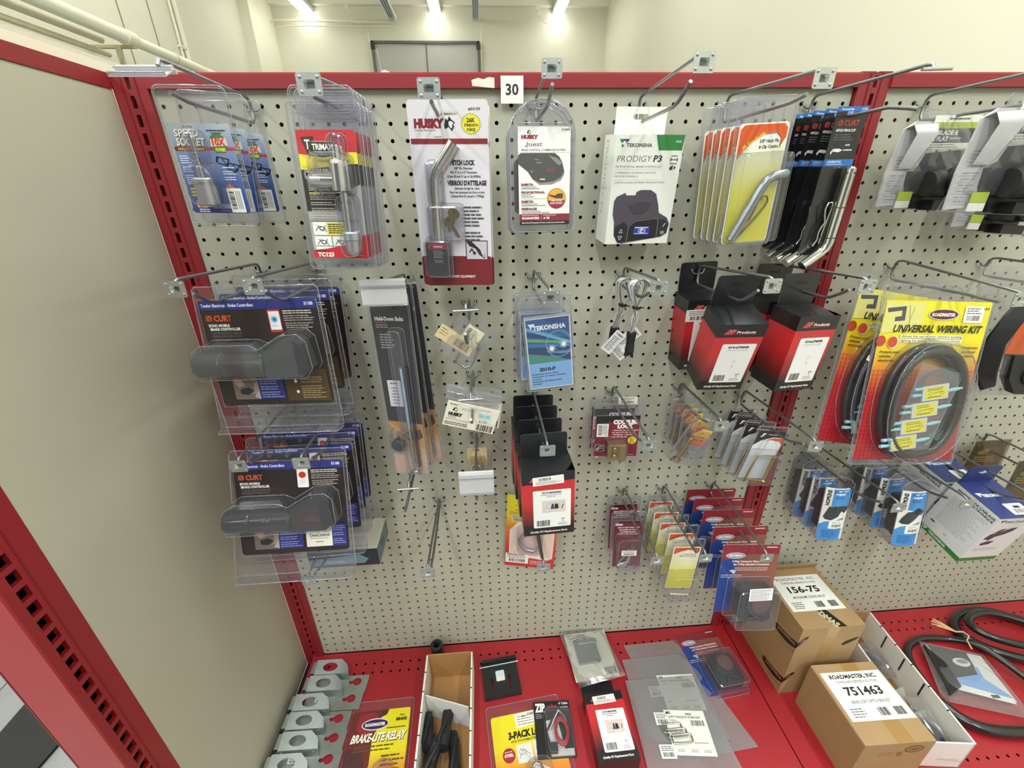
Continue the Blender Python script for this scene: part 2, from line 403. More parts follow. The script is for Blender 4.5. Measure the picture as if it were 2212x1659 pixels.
# high hatch on the back wall
t = thing('wall_hatch', 'grey two-panel shutter high on the back wall', 'shutter', (-0.405, 7.98, 2.9))
b = MB(); b.box(-850, -20, 0, -8, 0, 690, mat('#b4b2ac', 0.5)); b.box(8, -20, 0, 850, 0, 690, mat('#b4b2ac', 0.5)); b.build('panel', t)
b = MB(); g = mat('#5f5f5c', 0.5); b.box(-885, -50, 0, -850, 0, 725, g); b.box(850, -50, 0, 885, 0, 725, g); b.box(-885, -50, 690, 885, 0, 725, g); b.box(-8, -35, 0, 8, 0, 690, g)
for x in (-1, 1): b.box(x * 862 - 30, -60, 610, x * 862 + 30, -50, 700, mat('#2f2f2f', 0.5))
b.build('frame', t)
b = MB()
for x in (-905, 905): b.tube([(x, -30, 0), (x * 1.01, -30, 720), (x * 1.03, -30, 930)], 9, WPAINT, 6); b.tube([(x - 70, -30, 590), (x + 70, -30, 590)], 5, WPAINT, 6)
b.build('side_conduit', t)
# something red and white that peeps over the top rail
t = thing('red_grip', 'small red and white curved grip peeping above the top rail', 'handle', (0.212, 0.10, 1.50))
b = MB(); b.tube([(-17, 0, 40), (-16, 0, 62), (-8, 0, 72), (6, 0, 73), (15, 0, 64), (17, 0, 40)], 4.5, RED, 10); b.build('loop', t)
b = MB(); b.tube([(-8, 0, 74), (-1, 0, 78), (7, 0, 75)], 3.2, WHT, 8); b.build('cap', t)
b = MB(); b.tube([(-6, 0, 78), (-10, 0, 112)], 1.4, mat('#9a988c', 0.5), 6); b.build('rod', t)

# ================================================================ the gondola
def perf(name, m, nu, nv, pu, pv, u0, v0, hole, T, mt, inner, back=5.0, **kw):
    """perforated sheet: m(u, v, w) -> metres; cells nu x nv of pu x pv mm from (u0, v0); hole ring in mm about the cell centre"""
    n = len(hole); sq = []
    for (a, c) in hole:                       # matching points on the cell border
        k = min(pu / 2 / abs(a) if a else 1e9, pv / 2 / abs(c) if c else 1e9); sq.append((a * k, c * k))
    if not any(abs(abs(a) - pu / 2) < 1e-6 and abs(abs(c) - pv / 2) < 1e-6 for a, c in sq): raise ValueError
    V = []; F = []; MI = []
    for i in range(nu):
        for j in range(nv):
            cu, cv = u0 + (i + .5) * pu, v0 + (j + .5) * pv; b0 = len(V)
            V += [m(cu + a, cv + c, 0) for a, c in sq] + [m(cu + a, cv + c, 0) for a, c in hole] + [m(cu + a, cv + c, back) for a, c in hole]
            for k in range(n):
                l = (k + 1) % n
                F.append((b0 + k, b0 + l, b0 + n + l, b0 + n + k)); MI.append(0)
                F.append((b0 + n + k, b0 + n + l, b0 + 2 * n + l, b0 + 2 * n + k)); MI.append(1)
    me = bpy.data.meshes.new(name); me.from_pydata(V, [], F); me.materials.append(mt); me.materials.append(inner)
    me.polygons.foreach_set('material_index', MI); me.update()
    o = bpy.data.objects.new(name, me); par = kw.pop('parent', None)
    if par is not None: KIDS.setdefault(par.name, []).append(o)
    return put(o, par, **kw)
def circ(r, n=12, off=45): return [(r * math.cos(math.radians(off + 360 * k / n)), r * math.sin(math.radians(off + 360 * k / n))) for k in range(n)]
def slot(w_, h, pu, pv): return [(-w_ / 2, -h / 2), (w_ / 2, -h / 2), (w_ / 2, h / 2), (-w_ / 2, h / 2)]
H8 = circ(3.3, 8, 45) ; H12 = circ(3.3, 12, 45)
BOARD = mat('#b5b4a3', 0.55, coat=0.08, noise=0.04, nscale=9.0)
BOARD2 = mat('#b3b09d', 0.6)
INN = mat('#6b5a45', 0.8); DK = mat('#1a120c', 0.9)
def XZ(u, v, w_): return (u / 1000, w_ / 1000, v / 1000)
ZB = 152.3            # underside of the pegboard (mm)
def bay(x0, ncol, lb):
    t = thing('pegboard', lb, 'pegboard', (0, 0, 0))
    perf('board_face', XZ, ncol, 55, 25.4, 25.4, x0, ZB, H12, None, BOARD, INN, parent=t)
    return t
bay(-139.7, 46, 'cream steel pegboard of the left bay carrying most of the packs')
bay(43.2 * 25.4 - 12.7, 40, 'cream steel pegboard of the right bay beyond the middle upright')
# red uprights
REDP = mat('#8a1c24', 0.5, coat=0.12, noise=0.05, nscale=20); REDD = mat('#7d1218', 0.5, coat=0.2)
def perf_slots(t, m, pu, pv, u0, v0, n, sl, mt, back=7, name='slotted_face'):
    hw, hh = sl; V = []; F = []; MI = []
    for j in range(n):
        cu, cv = u0 + pu / 2, v0 + (j + .5) * pv; b0 = len(V)
        o = [(-pu / 2, -pv / 2), (pu / 2, -pv / 2), (pu / 2, pv / 2), (-pu / 2, pv / 2)]; h = [(-hw, -hh), (hw, -hh), (hw, hh), (-hw, hh)]
        V += [m(cu + a, cv + c, 0) for a, c in o] + [m(cu + a, cv + c, 0) for a, c in h] + [m(cu + a, cv + c, back) for a, c in h]
        for k in range(4):
            l = (k + 1) % 4; F += [(b0 + k, b0 + l, b0 + 4 + l, b0 + 4 + k), (b0 + 4 + k, b0 + 4 + l, b0 + 8 + l, b0 + 8 + k)]; MI += [0, 1]
    me = bpy.data.meshes.new(name); me.from_pydata(V, [], F); me.materials.append(mt); me.materials.append(REDD)
    me.polygons.foreach_set('material_index', MI); me.update(); o = bpy.data.objects.new(name, me); put(o, t)
def upright(x0, x1, xs, lb):
    t = thing('upright_post', lb, 'upright', (0, 0, 0)); b = MB(); zt = 1554
    b.box(x0, -8, 100, xs - 10, -5, zt, REDP); b.box(xs + 10, -8, 100, x1, -5, zt, REDP)
    b.box(x0, -5, 100, x0 + 3, 40, zt, REDP); b.box(x1 - 3, -5, 100, x1, 40, zt, REDP)
    b.box(xs - 11.6, -9.4, 100, xs - 9.6, -7.8, zt, REDD); b.box(xs + 9.6, -9.4, 100, xs + 11.6, -7.8, zt, REDD)
    b.box(x0 + 3, 30, 100, x1 - 3, 34, zt - 20, DK)
    b.box(x0, -8, zt, xs - 3, 40, zt + 2.5, REDP); b.box(xs + 3, -8, zt, x1, 40, zt + 2.5, REDP)
    b.build('post_body', t)
    perf_slots(t, lambda u, v, w_: (u / 1000, (w_ - 8) / 1000, v / 1000), 20, 25.4, xs - 10, 1516.4 + 12.7 + 25.4 - 56 * 25.4, 56, (3.3, 8.4), REDP)
    return t
upright(-190, -138.5, -164.5, 'red slotted upright post in the left corner of the gondola')
upright(1030, 1086, 1059, 'red slotted upright post between the two pegboard bays')
# top rails
def rail(x0, x1, lb):
    t = thing('top_rail', lb, 'rail', (0, 0, 0)); b = MB()
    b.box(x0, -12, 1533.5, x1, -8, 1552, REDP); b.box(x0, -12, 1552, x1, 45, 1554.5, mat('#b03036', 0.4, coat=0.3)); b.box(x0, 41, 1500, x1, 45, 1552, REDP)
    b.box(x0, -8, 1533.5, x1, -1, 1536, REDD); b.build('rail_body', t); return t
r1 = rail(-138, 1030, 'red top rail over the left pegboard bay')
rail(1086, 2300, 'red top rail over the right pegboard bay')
b = MB(); b.prism([(367, 1544), (378, 1547), (386, 1545), (395, 1548), (404, 1547), (404, 1533), (368, 1536)], -12.6, -12.1, mat('#e6e0d2', 0.7)); b.build('torn_sticker', label='torn scrap of white sticker left on the red top rail', cat='sticker')
# number sign
t = thing('number_sign', 'white card with the number 30 on the red top rail', 'sign', (0.4325, -0.013, 1.5495))
b = MB(); b.box(-18.5, -1.2, -38, 18.5, -0.6, 0, mat('#efede6', 0.5)); a = Art(b, -18.5, 0, -1.2); a.T('30', 18.5, 11, 15, '#1b1b1b', 21, 0.025, al='c'); b.build('card', t)
# back and inside of the gondola
sbox('gondola_back', -0.19, 0.046, 0.0, 2.3, 0.052, 1.53, mat('#4a3b2c', 0.8), label='dark back panel behind the pegboards', cat='panel')
# base decks
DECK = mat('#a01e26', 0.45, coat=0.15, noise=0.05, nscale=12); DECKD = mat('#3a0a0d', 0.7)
def deck(x0, x1, lb, rows_x0, nrow, fr):
    t = thing('base_deck', lb, 'shelf', (0, 0, 0)); zt = 152.3
    def m(u, v, w_): return (u / 1000, v / 1000, (zt - w_) / 1000)
    xa, xb = rows_x0 - 12.7, rows_x0 - 12.7 + nrow * 25.4
    b = MB()
    for (xx0, yy0, xx1, yy1) in ((x0, -28, x1, -4), (x0, -78.8, xa, -28), (xb, -78.8, x1, -28), (x0, -(fr + 12.7), x1, -78.8) if fr else (x0, -520, x1, -78.8)):
        b.add([(xx0, yy0, zt), (xx1, yy0, zt), (xx1, yy1, zt), (xx0, yy1, zt)], [(0, 1, 2, 3)], DECK)
    if fr: b.add([(x0, -520, zt), (x1, -520, zt), (x1, -(fr + 12.7 + 25.4), zt), (x0, -(fr + 12.7 + 25.4), zt)], [(0, 1, 2, 3)], DECK)
    if fr:
        b.add([(x0, -(fr + 38.1), zt), (xa, -(fr + 38.1), zt), (xa, -(fr + 12.7), zt), (x0, -(fr + 12.7), zt)], [(0, 1, 2, 3)], DECK)
        b.add([(xb, -(fr + 38.1), zt), (x1, -(fr + 38.1), zt), (x1, -(fr + 12.7), zt), (xb, -(fr + 12.7), zt)], [(0, 1, 2, 3)], DECK)
    for (a, c) in ((x0, x0 + 2), (x1 - 2, x1)): b.box(a, -520, 60, c, -4, zt - .05, DECK)
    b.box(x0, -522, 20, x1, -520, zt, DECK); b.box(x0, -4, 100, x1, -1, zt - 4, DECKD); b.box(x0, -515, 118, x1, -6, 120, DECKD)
    b.build('deck_top', t)
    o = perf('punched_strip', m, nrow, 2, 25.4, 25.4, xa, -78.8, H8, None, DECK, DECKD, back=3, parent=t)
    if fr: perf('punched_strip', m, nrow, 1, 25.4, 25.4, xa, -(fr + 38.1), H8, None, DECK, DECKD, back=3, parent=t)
    return t
deck(-168, 1064, 'red base shelf under the left pegboard bay', -141 + 3, 46, 0)
deck(1067, 2300, 'red base shelf under the right pegboard bay', 1583 - 18 * 25.4, 40, 353.6)
b = MB(); b.box(-192, -520, 60, -170, -4, 120, mat('#14100e', 0.8)); b.build('gap_shade', label='black strip standing in for shade in the gap between end panel and red shelf', cat='strip')  # dark strip stands in for the shade down in this gap
# left end panel
t = thing('end_panel', 'plain grey-beige end panel closing the left side', 'panel', (0, 0, 0))
EP = mat('#b4b19f', 0.5, coat=0.12, noise=0.03, nscale=4)
b = MB(); b.box(-206, -406, 125, -191, -8, 1533, EP); b.build('panel_sheet', t)
b = MB(); b.box(-210, -406, 1533.5, -189, -9, 1552, REDP); b.box(-212, -406, 1552, -189, -9, 1554.5, REDP); b.build('top_trim', t)
t = thing('upright_post', 'big red slotted post at the near edge of the left end panel', 'upright', (0, 0, 0)); b = MB()
b.box(-252, -465, 0, -249, -408, 1560, REDP); b.box(-250, -465, 0, -190, -462, 1560, mat('#a3252c', 0.38, coat=0.4))  # front face lighter red: the light it catches is put into the colour
b.box(-193, -462, 0, -190, -456, 1560, REDP); b.box(-193, -432, 0, -190, -407, 1560, REDP)
b.box(-190.6, -431, 0, -189.2, -429, 1560, REDD); b.box(-250, -411, 0, -193, -408, 1560, DK)
b.build('post_body', t)
perf_slots(t, lambda u, v, w_: ((-190 - w_) / 1000, u / 1000, v / 1000), 24, 25.4, -456, 0.0, 61, (6.5, 8.5), REDP)
b = MB(); b.box(-330, -404, 1500, -222, 190, 1578, WPAINT); b.box(-336, -404, 1578, -222, 190, 1584, mat('#d5d6c6', .5)); b.box(-333, -404, 1584, -300, 190, 1604, WPAINT); b.build('white_ledge', label='white moulded ledge running behind the left red trim', cat='ledge')
b = MB(); b.zprism([(-1046, 20), (-853, -100), (-870, -230), (-1040, -420)], 0.8, 9, mat('#050506', 0.6)); b.build('floor_mat', label='black slab on the grey floor beyond the big post', cat='mat')

# ================================================================ peg hooks
def hook(i, j, lb, L=240, rise=14, low=208, lowz=-26, tipz=-6, end='plate', tag_w=27, tag_h=22, dx=0.0, pdx=0.0, upper=True):
    """wire hook whose back clip sits in the holes either side of column i, row j"""
    x = i * 25.4; z = 1511.2 - j * 25.4
    t = thing('peg_hook', lb, 'hook', (x / 1000, 0, z / 1000), group='wire peg hooks on the pegboards')
    b = MB(); b.tube([(-12.7, 5, 2), (-12.7, -2, 2.5), (-12.4, -5.5, 0), (-10.5, -7, -5), (-6, -7.5, -7.5), (6, -7.5, -7.5), (10.5, -7, -5), (12.4, -5.5, 0), (12.7, -2, 2.5), (12.7, 5, 2)], 1.5, WIRE, 8)
    b.build('back_clip', t)
    b = MB()
    if upper:
        b.tube([(0, -9, -20), (0, -9.5, -6), (dx * .05, -10.5, 3), (dx * .1, -15, 8), (dx * .15, -24, 10), (dx, -(L - 14), rise + 9), (dx, -(L - 6), rise + 8), (dx, -(L - 2), rise + 2)], 2.3, WIRE, 10)
    b.tube([(0, -9, -4), (0, -9.5, lowz + 6), (0, -14, lowz), (0, -24, lowz - 1), (0, -low * .5, lowz), (0, -(low - 48), lowz + 1), (0, -(low - 32), lowz + (tipz - lowz) * .22), (0, -(low - 16), lowz + (tipz - lowz) * .58), (0, -low, tipz)], 2.6, WIRE, 10)
    b.build('wire_arm', t)
    if end == 'plate':
        b = MB(); w2, h2 = tag_w / 2, tag_h / 2; c = (dx + pdx, rise - 2)
        def P(x_, y_, z_): return (x_ + c[0], y_ - L, z_ + c[1])
        M0 = b.M; b.M = Matrix.Translation((c[0], -L, c[1]))
        o = rrect(-w2, -h2, w2, h2, 2.5, 3); n = 16
        hole = ell(0, 0, 7.5, 6.5, len(o)); 
        # order the hole ring to start at the same angle as the outline
        def ang(p): return math.atan2(p[1], p[0])
        hole = [(7.2 * math.cos(ang(p)), 6.2 * math.sin(ang(p))) for p in o]; cup = [(4.2 * math.cos(ang(p)), 3.6 * math.sin(ang(p))) for p in o]
        b.loft([[(u, 1.0, v) for u, v in o], [(u, 0, v) for u, v in o], [(u, 0, v) for u, v in hole], [(u, 4.5, v) for u, v in cup]], ZINC, False, False)
        b.add([(u, 4.5, v) for u, v in cup], [tuple(range(len(cup)))], mat('#6d7070', 0.4, 0.8))
        for sx in (-1, 1):
            for sz in (-1, 1): b.lathe([(1.9, 0.2), (1.7, -1.0), (0.6, -1.5)], (sx * (w2 - 4), 0, sz * (h2 - 4)), STEEL, 'y', 8)
        b.M = M0; b.build('tag_plate', t)
    elif end == 'cross':
        b = MB(); b.tube([(dx - 20, -L - 2, rise + 1), (dx + 20, -L - 2, rise + 2)], 2.0, STEEL, 8); b.build('crossbar', t)
    return t
def holder(t, x0, x1, y, z0, z1, tilt=0.0):
    """clear label holder clipped to the arm end; built in the hook's own frame"""
    b = MB(); h = z1 - z0; c, s_ = math.cos(math.radians(tilt)), math.sin(math.radians(tilt))
    b.M = Matrix(((1, 0, 0, x0), (0, c, -s_, y), (0, s_, c, z0), (0, 0, 0, 1))); W = x1 - x0
    b.box(0, 0, 0, W, 1.2, h, HOLD); b.box(0, -3, 0, W, 0, 2.5, RIM); b.box(0, -3.5, h - 7, W, 0, h, HOLD); b.box(0, -4, h - 9, W, -3, h - 6, RIM); b.box(0, 0.5, h, W, 6, h + 2, HOLD)
    b.tube([(0, -3.2, 1), (W, -3.2, 1)], 1.1, RIM, 6); b.tube([(W * .2, 3, h), (W * .75, 3, h)], 2.0, STEEL, 6)
    b.build('label_holder', t)
h1 = hook(.5, 0, 'leftmost top hook with white label holder, drill attachment packs hang on it', L=225, rise=4, end='none', tipz=-18, lowz=-24, low=215); holder(h1, -50, 12, -235, -6, 18, -62)
hook(7.5, 0, 'top hook holding the red and black coupler lock packs', L=265, rise=-18, low=252, tipz=-30, lowz=-28, dx=0)
hook(12.5, 0, 'top hook holding the big white hitch lock card', L=232, rise=-16, low=212, tipz=-28, lowz=-30)
hook(18.6, 0, 'top hook holding the clear brake control shell', L=178, rise=15, low=184, tipz=-5, lowz=-24)
hook(25.5, 0, 'top hook holding the white proportional brake controller box', L=236, rise=9, low=204, tipz=-6, lowz=-28)
hook(31.5, 0, 'top hook holding the yellow hitch pin packs', L=240, rise=-8, low=214, tipz=-22, lowz=-28)
hook(37.5, 0, 'top hook with cross bar end holding the black hitch pin cards', L=228, rise=0, low=222, tipz=-40, lowz=-32, end='cross')
hook(45.7, 0, 'top hook in the right bay holding bagged trailer plugs', L=300, rise=4, low=280, tipz=-20, lowz=-28)
hook(-1.5, 10, 'left one of two hooks through the upper black clamshells', L=244, rise=13, low=211, tipz=-2)
hook(2.5, 10, 'right one of two hooks through the upper black clamshells', L=245, rise=14, low=215, tipz=0)
h11 = hook(8.8, 11, 'hook with clear label holder in front of long black bolt cards', L=200, rise=20, end='none', low=180); holder(h11, -31, 35, -205, -4, 33, 0)
hook(13.5, 13, 'short hook with cross bar holding the small clip bag', L=180, rise=28, low=246, tipz=12, lowz=-20, end='cross')
hook(13.5, 19, 'hook with cross bar in front of the clip kit bags', L=205, rise=36, low=243, tipz=20, lowz=-10, end='cross')
hook(18.5, 11, 'hook holding the blue breakaway switch packs', L=228, rise=7, low=190, tipz=-10)
hook(25.5, 11, 'hook carrying two coiled silver wire bundles', L=190, rise=9, low=158, tipz=-5)
hook(31.5, 11, 'hook carrying the left pair of red lanyard boxes', L=237, rise=17, low=206, tipz=2)
hook(37.5, 11, 'hook carrying the right pair of red lanyard boxes', L=234, rise=11, low=204, tipz=-2)
hook(47.7, 11, 'hook carrying the yellow and red wiring kits', L=239, rise=-16, low=212, tipz=-28, lowz=-28)
hook(55.7, 11, 'hook at the right edge carrying the bagged black cable', L=300, rise=0, low=260, tipz=-20, lowz=-26)
hook(-1.5, 21, 'left one of two hooks through the lower black clamshells', L=239, rise=4, low=205, tipz=-14)
hook(2.5, 21, 'right one of two hooks through the lower black clamshells', L=243, rise=6, low=205, tipz=-14)
hook(8.5, 25, 'empty double-wire hook with cross bar below the bolt cards', L=186, rise=-2, low=235, tipz=-12, lowz=-14, end='cross')
h23 = hook(13.5, 25, 'hook with clear label holder over the small brass lock', L=222, rise=22, end='none', low=210, tipz=-16); holder(h23, -28, 33, -232, 14, 58, 0)
hook(18.5, 21, 'hook through the row of black-topped switch boxes', L=233, rise=-1, low=210, tipz=-14)
hook(25.5, 21, 'hook carrying the maroon coupler lock packs', L=234, rise=-1, low=200, tipz=-15)
hook(31.5, 21, 'hook carrying the brass locking pin packs', L=188, rise=3, low=146, tipz=-15)
hook(37.5, 22, 'hook carrying the grey and orange wire lock pin packs', L=237, rise=6, low=210, tipz=-7)
hook(45.7, 28, 'hook carrying the blue adapter clamshells nearer the middle post', L=243, rise=9, low=211, tipz=-6)
hook(51.7, 28, 'hook carrying the blue adapter clamshells nearer the long box', L=238, rise=3, low=205, tipz=-12)
hook(57.2, 28, 'hook carrying the long white and blue cartons', L=300, rise=0, low=230, tipz=-6)
hook(63.7, 28, 'hook at the right edge carrying red and blue bags', L=300, rise=0, low=240)
hook(27.5, 32, 'hook carrying the maroon hitch pin packs in the lower row', L=232, rise=0, low=191, tipz=-25)
hook(31.5, 32, 'hook carrying the small yellow pin packs', L=232, rise=-2, low=196, tipz=-25)
hook(36.5, 32, 'hook carrying the red and blue connector cards', L=237, rise=-8, low=180, tipz=-22)
hook(9.6, 32, 'empty long hook low on the board left of the snap hook card', L=248, rise=26, low=210, tipz=2, lowz=-10)
hook(18.5, 32, 'hook carrying the red and yellow snap hook card', L=217, rise=-14, low=190, tipz=-18)
hook(.5, 32, 'lowest left hook under the black clamshells beside the corner post', L=229, rise=6, low=200)

# ================================================================ packs on the top hooks
def pt(x0, x1, y=0.0): pass
def sheet(name, t, W, H, top, mt=CLR, r=5, y=0.0, rim=0.7, x0=None):
    """clear backing sheet with a thick welded edge; top edge at z = top"""
    x0 = -W / 2 if x0 is None else x0; b = MB(); o = rrect(x0, top - H, x0 + W, top, r, 4)
    b.add([(u, y, v) for u, v in o], [tuple(range(len(o)))], mt)
    b.tube([(u, y, v) for u, v in o], rim, RIM, 6, closed=True)
    i = rrect(x0 + 2.5, top - H + 2.5, x0 + W - 2.5, top - 2.5, max(r - 2, 1), 4)
    b.tube([(u, y - .4, v) for u, v in i], rim * .5, RIM, 5, closed=True)
    return b.build(name, t)
def bubble(name, t, x0, z0, x1, z1, dep, r=6, y=-1.2, draft=2.0, mt=CLR2, rim=0.5):
    b = MB(); R0 = rrect(x0, z0, x1, z1, r, 4); a = rrect(x0 + draft, z0 + draft, x1 - draft, z1 - draft, r, 4); c = rrect(x0 + draft + 2, z0 + draft + 2, x1 - draft - 2, z1 - draft - 2, max(r - 1, 1), 4)
    b.loft([[(u, y, v) for u, v in R0], [(u, y - dep + 2, v) for u, v in a], [(u, y - dep, v) for u, v in c]], mt, False, True)
    b.tube([(u, y, v) for u, v in R0], rim, RIM, 5, closed=True); b.tube([(u, y - dep + .6, v) for u, v in a], rim * .6, RIM, 5, closed=True)
    return b.build(name, t)
def slotted_card(b, W, H, top, mt, sw=24, sh=7, sz=None, r=3, y0=-0.5, y1=0.2, back='#d9d6cc'):
    """printed card with a euro slot; front at y0. sz = height of the slot centre"""
    sz = top - 12 if sz is None else sz; o = rrect(-W / 2, top - H, W / 2, top, r, 3)
    k = max(range(len(o)), key=lambda i: (o[i][1], -abs(o[i][0])))          # a point on the top edge
    top_pts = o[k + 1:] + o[:k + 1]
    h = rrect(-sw / 2, sz - sh / 2, sw / 2, sz + sh / 2, sh / 2 - .01, 4)
    for y, m_ in ((y0, mt), (y1, mat(back))):
        zt, zb = sz + sh / 2, sz - sh / 2
        upper = [p for p in o if p[1] > zt]; lower = [p for p in o if p[1] < zb]
        lw = sorted([p for p in lower if p[0] < 0], key=lambda p: -p[1]); rw = sorted([p for p in lower if p[0] > 0], key=lambda p: p[1])
        lu = sorted([p for p in upper if p[0] < 0], key=lambda p: (p[1], p[0])); ru = sorted([p for p in upper if p[0] > 0], key=lambda p: (-p[1], p[0]))
        A = [(-W / 2, zt)] + lu + ru + [(W / 2, zt)]; b.add([(u, y, v) for u, v in A], [tuple(range(len(A)))], m_)
        B_ = [(-W / 2, zb)] + lw + rw + [(W / 2, zb)]; b.add([(u, y, v) for u, v in B_], [tuple(range(len(B_)))], m_)
        hl = [p for p in h if p[0] < 0]; hl.sort(key=lambda p: p[1]); hr = [p for p in h if p[0] > 0]; hr.sort(key=lambda p: p[1])
        L_ = [(-W / 2, zb)] + [(hl[0][0], zb)] + hl + [(hl[-1][0], zt), (-W / 2, zt)]
        R_ = [(W / 2, zb)] + [(hr[0][0], zb)] + hr + [(hr[-1][0], zt), (W / 2, zt)]
        b.add([(u, y, v) for u, v in L_], [tuple(range(len(L_)))], m_); b.add([(u, y, v) for u, v in R_], [tuple(range(len(R_)))], m_)
        M_ = hl[:1] + hr[:1] + [(hr[0][0], zb), (hl[0][0], zb)]
    return b

# --- drill socket packs
def socket_pack():
    t = thing('drill_socket_pack', '-', 'tool pack'); sheet('clear_backing', t, 92, 166, 21, CLR2, 9)
    b = MB(); g = ramp(((0.0, '#2b3f86'), (0.35, '#465f9c'), (0.75, '#7d90b8'), (1.0, '#b4bfca')), -.128, -.020)
    b.prism(rrect(-39.5, -128, 39.5, -20, 4), -1.2, -.6, g, '#dddddd'); a = Art(b, -39.5, -20, -1.2)
    a.T('ULTRA', 18, 2.5, 2.6, '#6f6a5a', 14, .03); a.T('SPEED', 5.6, 7.2, 8, '#3a3a44', 32, .06, .12); a.T('SPEED', 5, 6.6, 8, '#f2ecda', 32, .03, .12)
    a.T('SOCKET', 5.6, 17.2, 8.5, '#3a3a44', 37, .06, .12); a.T('SOCKET', 5, 16.5, 8.5, '#f2ecda', 37, .03, .12)
    a.R(0, 27, 79, 30.5, '#b8343a'); a.P([(2, 26.5), (41, 26.5), (40, 31.5), (1, 31.5)], '#7a2318'); a.T('DRILL ATTACHMENT', 5, 27.6, 2.8, '#e5c83a', 35, .02, .2)
    a.L(48, 7, 74, 1, 2, '#33343c', 1.5); a.L(54, 10, 68, 1, 2, '#33343c', 1.2)
    a.E(60, 22, 11.5, 11, '#4c7a3f'); a.P([(50, 17), (71, 16), (72, 25), (49, 26)], '#d9c8b6'); a.T('10X', 52, 17, 7.5, '#cf2f2c', 17, .05); a.P([(53, 27), (68, 26), (67, 33), (53, 33)], '#3d6f35'); a.T('POWER!', 54, 27.5, 4, '#e7e03c', 13, .04, .1)
    k = '#16181d'
    for q in range(2):
        u, v = 54 + q * 12, 38 + q * 7; a.line([(u, v), (u - 3, v + 7), (u + 9, v + 10), (u + 14, v + 3), (u, v)], 1.3, k); a.line([(u + 5, v + 1), (u + 9, v + 10)], 1.0, k)
    a.line([(53, 37), (50, 46)], 1.2, k); a.line([(76, 52), (70, 58)], 1.2, k)
    w_ = '#dfe4ee'
    for v, n in ((37, 4), (50, 3), (60, 5)): a.L(4, v, 18, n, 2.6, w_, seed=v)
    for v, n in ((50, 1), (55, 2), (62, 2)): a.L(56, v, 74, n, 2.7, w_, seed=v)
    a.L(5, 76, 17, 3, 4, '#d8cf3c', 2.4, seed=4)
    a.R(8, 92, 22, 101, '#e9b13e', 1); a.T('U', 10, 93, 7, '#a8321e', 6, .08); a.L(9, 102.5, 28, 2, 2.6, '#d6dcf0', 1.4); a.R(30, 96, 56, 102, '#9a94a8'); a.L(38, 104.5, 52, 1, 2, '#8f9ac8')
    a.P([(53, 76), (60, 70), (68, 76)], '#c96a3a'); a.sticker(54, 76, 74, 107, '#eceae4', 8, True)
    b.build('printed_card', t)
    b = MB(); x = -6
    b.lathe([(0.1, -116), (11.5, -116), (13, -114.5), (13, -84), (12, -82.5), (5, -82)], (x + 2, -16, 0), ZINC, 'z', 20, False); b.lathe([(14, -90), (14, -87)], (x + 2, -16, 0), STEEL, 'z', 20)
    b.lathe([(4.2, -82), (4.2, -70), (3.4, -69), (3.4, -56), (4.6, -55.5), (4.6, -53.5), (3.0, -53), (3.0, -40), (3.3, -39.5), (3.3, -32), (1.5, -31)], (x, -13, 0), STEEL, 'z', 12)
    b.build('drill_socket', t)
    bubble('blister', t, -24, -121, 20, -64, 30, 14, -1.6, 4); bubble('blister', t, -16, -66, 6, -27, 20, 9, -1.6, 3)
    return t
t = socket_pack()
stack(t, [(.0127, -.1754, 1.4863, 3.5, 1.4, -3.6), (.0132, -.1317, 1.4871, .4, 4.3, -2.8), (.0131, -.0834, 1.4843, 2.5, .6, -3.0)], 'blue drill socket pack hanging on the leftmost top hook', 'drill socket packs on the leftmost top hook')

